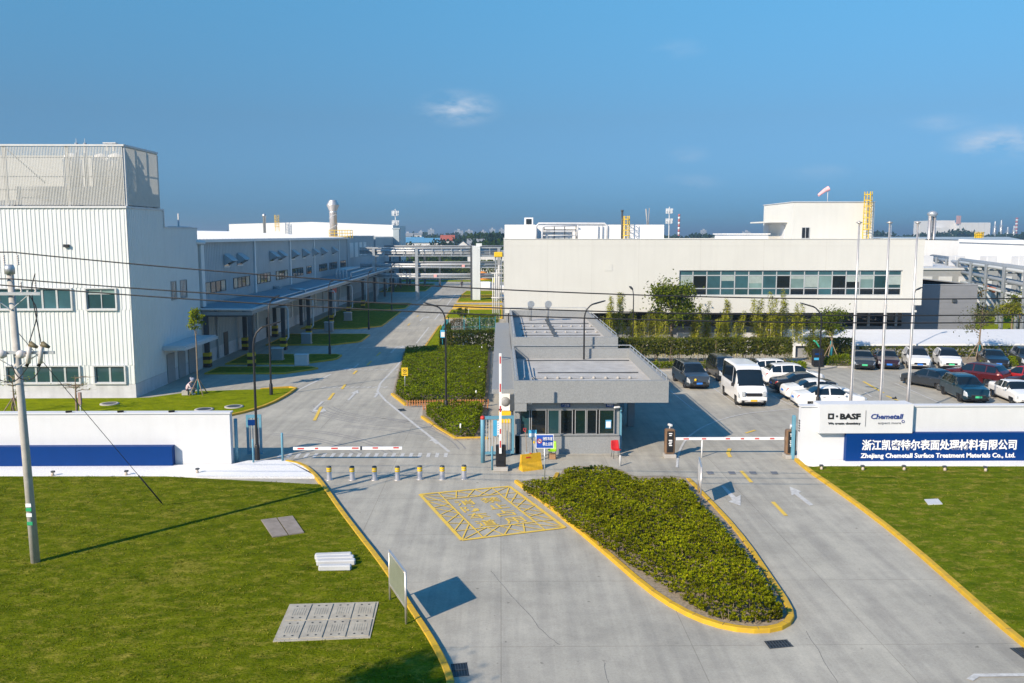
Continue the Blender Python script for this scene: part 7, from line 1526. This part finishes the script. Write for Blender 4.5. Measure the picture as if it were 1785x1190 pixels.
s = thing('grey_process_hall', 'grey louvred process hall behind the pipe rack at the right edge', 'building', (74, 135, 0)); mb = MB(); mb.box(62, 96, 128, 148, 0, 6.4); mb.build('wall', M_GREY, s); mb = MB(); [mb.box(62.5 + k * 3, 64.5 + k * 3, 127.85, 127.98, 1.0, 5.4) for k in range(11)]; mb.build('louvre', M_LGREY, s); mb = MB(); mb.box(61.8, 96.2, 127.8, 148.2, 6.4, 6.7); mb.build('roof', M_LGREY, s); [MB().rbox((66.8 + k * 5, 135, 7.5), (1.6, 2, 1.6), 0, .06).build('roof_unit', M_LGREY, s) for k in range(4)]
sc = thing('steel_chimney', 'tall twin tube stainless chimney with a flat cap on the right', 'chimney', (*[A(1624, 400, 168)[0], 168], 0)); mb = MB(); zt = A(1624, 368, 168)[1]
for k in (-.45, .45): mb.tube([(k, 0, 0), (k, 0, zt - .5)], .34, 10)
mb.build('flue', M_INOX, sc, False); mb = MB(); mb.lathe([(.5, zt - 1.1), (.95, zt - .7), (.95, zt - .3), (.5, zt), (.1, zt + .1)], (0, 0, 0), 16); mb.build('cap', M_STEEL, sc, False); mb = MB(); z = 1.
while z < zt - 1: mb.box(-.12, .12, -.36, -.3, z, z + .12); z += .5
mb.box(-.14, -.1, -.4, -.34, 0, zt - 1); mb.box(.1, .14, -.4, -.34, 0, zt - 1); mb.build('ladder', M_DSTEEL, sc, False)
yb = thing('roof_plant', 'small yellow plant cage on the store shed roof at the right', 'roof plant', ((1706 - 872) / 1500 * 190, 190, 10.9)); mb = MB(); [mb.box(-1.0 + k * .47, -.9 + k * .47, 0, .1, 0, 1.3) for k in range(5)]; mb.box(-1, 1.0, 0, .1, .6, .7); mb.box(-1, 1.0, 0, .1, 1.25, 1.35); mb.box(-.5, .8, .2, 1, 0, 1.0); mb.build('cage', M_YEL, yb, False)
M_RACK = mat('grey_rack_paint', (.24, .27, .30), .5, metal=.2, var=.12); M_RACK2 = mat('pale_rack_pipe', (.40, .43, .45), .5, var=.1)
rr = thing('pipe_rack', 'long grey pipe rack running from behind the office to the right edge', 'pipe rack', (70, 130, 0)); p0, p1 = Vector((82, 165, 0)), Vector((58, 92, 0)); d = (p1 - p0); u = d.normalized(); nrm = Vector((u.y, -u.x, 0))
for z, rad, off_, m in ((7.6, .42, 0, M_RACK), (7.5, .2, 1.0, M_RACK2), (6.1, .18, 0, M_RACK2), (6.05, .24, .8, M_RACK), (4.8, .3, 0, M_RACK), (4.7, .16, .9, M_RACK2)):
    mb = MB(); mb.tube([p0 + nrm * off_ + Vector((0, 0, z)), p1 + nrm * off_ + Vector((0, 0, z))], rad, 8); mb.build('pipe', m, rr)
for k in range(9):
    c = p0 + d * (k / 8)
    for off_ in (-.3, 1.3): q = c + nrm * off_; mb = MB(); mb.rbox((q.x, q.y, 3.9), (.36, .36, 7.8), .3, .03); mb.build('column', M_RACK, rr)
    mb = MB(); [mb.tube([c - nrm * .5 + Vector((0, 0, z)), c + nrm * 1.5 + Vector((0, 0, z))], .13, 6) for z in (4.4, 5.8, 7.1)]; mb.build('cross_beam', M_RACK, rr)
bn = thing('banner', 'orange safety banner tied along the right pipe rack', 'banner', (65.2, 113.8, 4.2)); bn.rotation_euler = (0, 0, math.atan2(u.y, u.x)); mb = MB(); mb.add([(i * .9, -.5 + .03 * (i % 2), j * .7 + .04 * sin(i)) for i in range(7) for j in range(2)], [(2 * i, 2 * i + 2, 2 * i + 3, 2 * i + 1) for i in range(6)]); mb.build('cloth', mat("orange_cloth", (.62, .16, .06), .8), bn, False); bn.children[0].modifiers.new("t", 'SOLIDIFY').thickness = .03
# odds and ends at the left corner of the office
pst = thing('process_piping', 'cluster of white process pipes against the left end of the office', 'pipes', (0, 112, 0)); mb = MB()
for k in range(4): mb.tube([(-.2 - k * .28, 113 + k * 1.5, .2), (-.2 - k * .28, 113 + k * 1.5, 7.6 - k * .6), (.4, 113 + k * 1.5, 7.6 - k * .6)], .09, 6)
for z in (3.4, 6.6): mb.tube([(-1.2, 112.6, z), (.4, 112.6, z)], .08, 6)
mb.build('pipe', M_LGREY, pst)
for i, (px, py, w, h, l) in enumerate(((845, 504, 2.0, 1.55, 'large white plastic tank box on the far right lawn beside the pillar'), (873, 512, 1.3, 1.6, 'white box tank against the office corner, upper one'), (873, 522, 1.2, .8, 'low white box tank against the office corner, lower one'))):
    x, y = G(px, py); t = thing('tank_box', l, 'tank', (x, y, 0), 0); mb = MB(); mb.rbox((0, 0, h / 2 + .1), (w * 1.4, 1.6, h), 0, .25); mb.build('shell', M_WHITEP, t, False); mb = MB(); mb.box(-w * .6, w * .6, -.6, .6, 0, .12); mb.build('skid', M_KERBG, t, False)
x, y = G(841, 488); ob_ = thing('covered_heap', 'orange covered heap at the far end of the right lawn', 'heap', (x, y, 0)); mb = MB(); mb.lathe([(2.3, 0), (2.2, .8), (1.6, 1.7), (.6, 2.2), (.05, 2.3)], (0, 0, 0), 14); mb.build('tarpaulin', mat("orange_tarpaulin", (.70, .26, .04), .7), ob_, False); mb = MB(); mb.tube([(2.35 * cos(k * pi / 7), 2.35 * sin(k * pi / 7), .12) for k in range(15)], .12, 5); mb.build('weight_ring', M_YEL, ob_, False)
yc = thing('yellow_cabinet', 'bright yellow plant housing at the left top of the office pipes', 'cabinet', (-.35, 150, 0)); mb = MB(); mb.rbox((0, 0, 8.2), (1.5, 1.2, .9), 0, .1); mb.build('housing', M_YEL, yc, False); mb = MB(); [mb.box(sx - .12, sx + .12, -.12, .12, 0, 7.8) for sx in (-.5, .5)]; mb.build('leg_frame', M_RACK, yc, False)
yp = thing('yellow_bollard_guard', 'bright yellow guard post beside the right bridge column', 'post', (*G(861, 492), 0)); mb = MB(); mb.rbox((0, 0, .9), (.5, .5, 1.8), 0, .05); mb.build('shaft', mat("fluorescent_yellow", (.6, .62, .02), .6), yp, False)
haze()
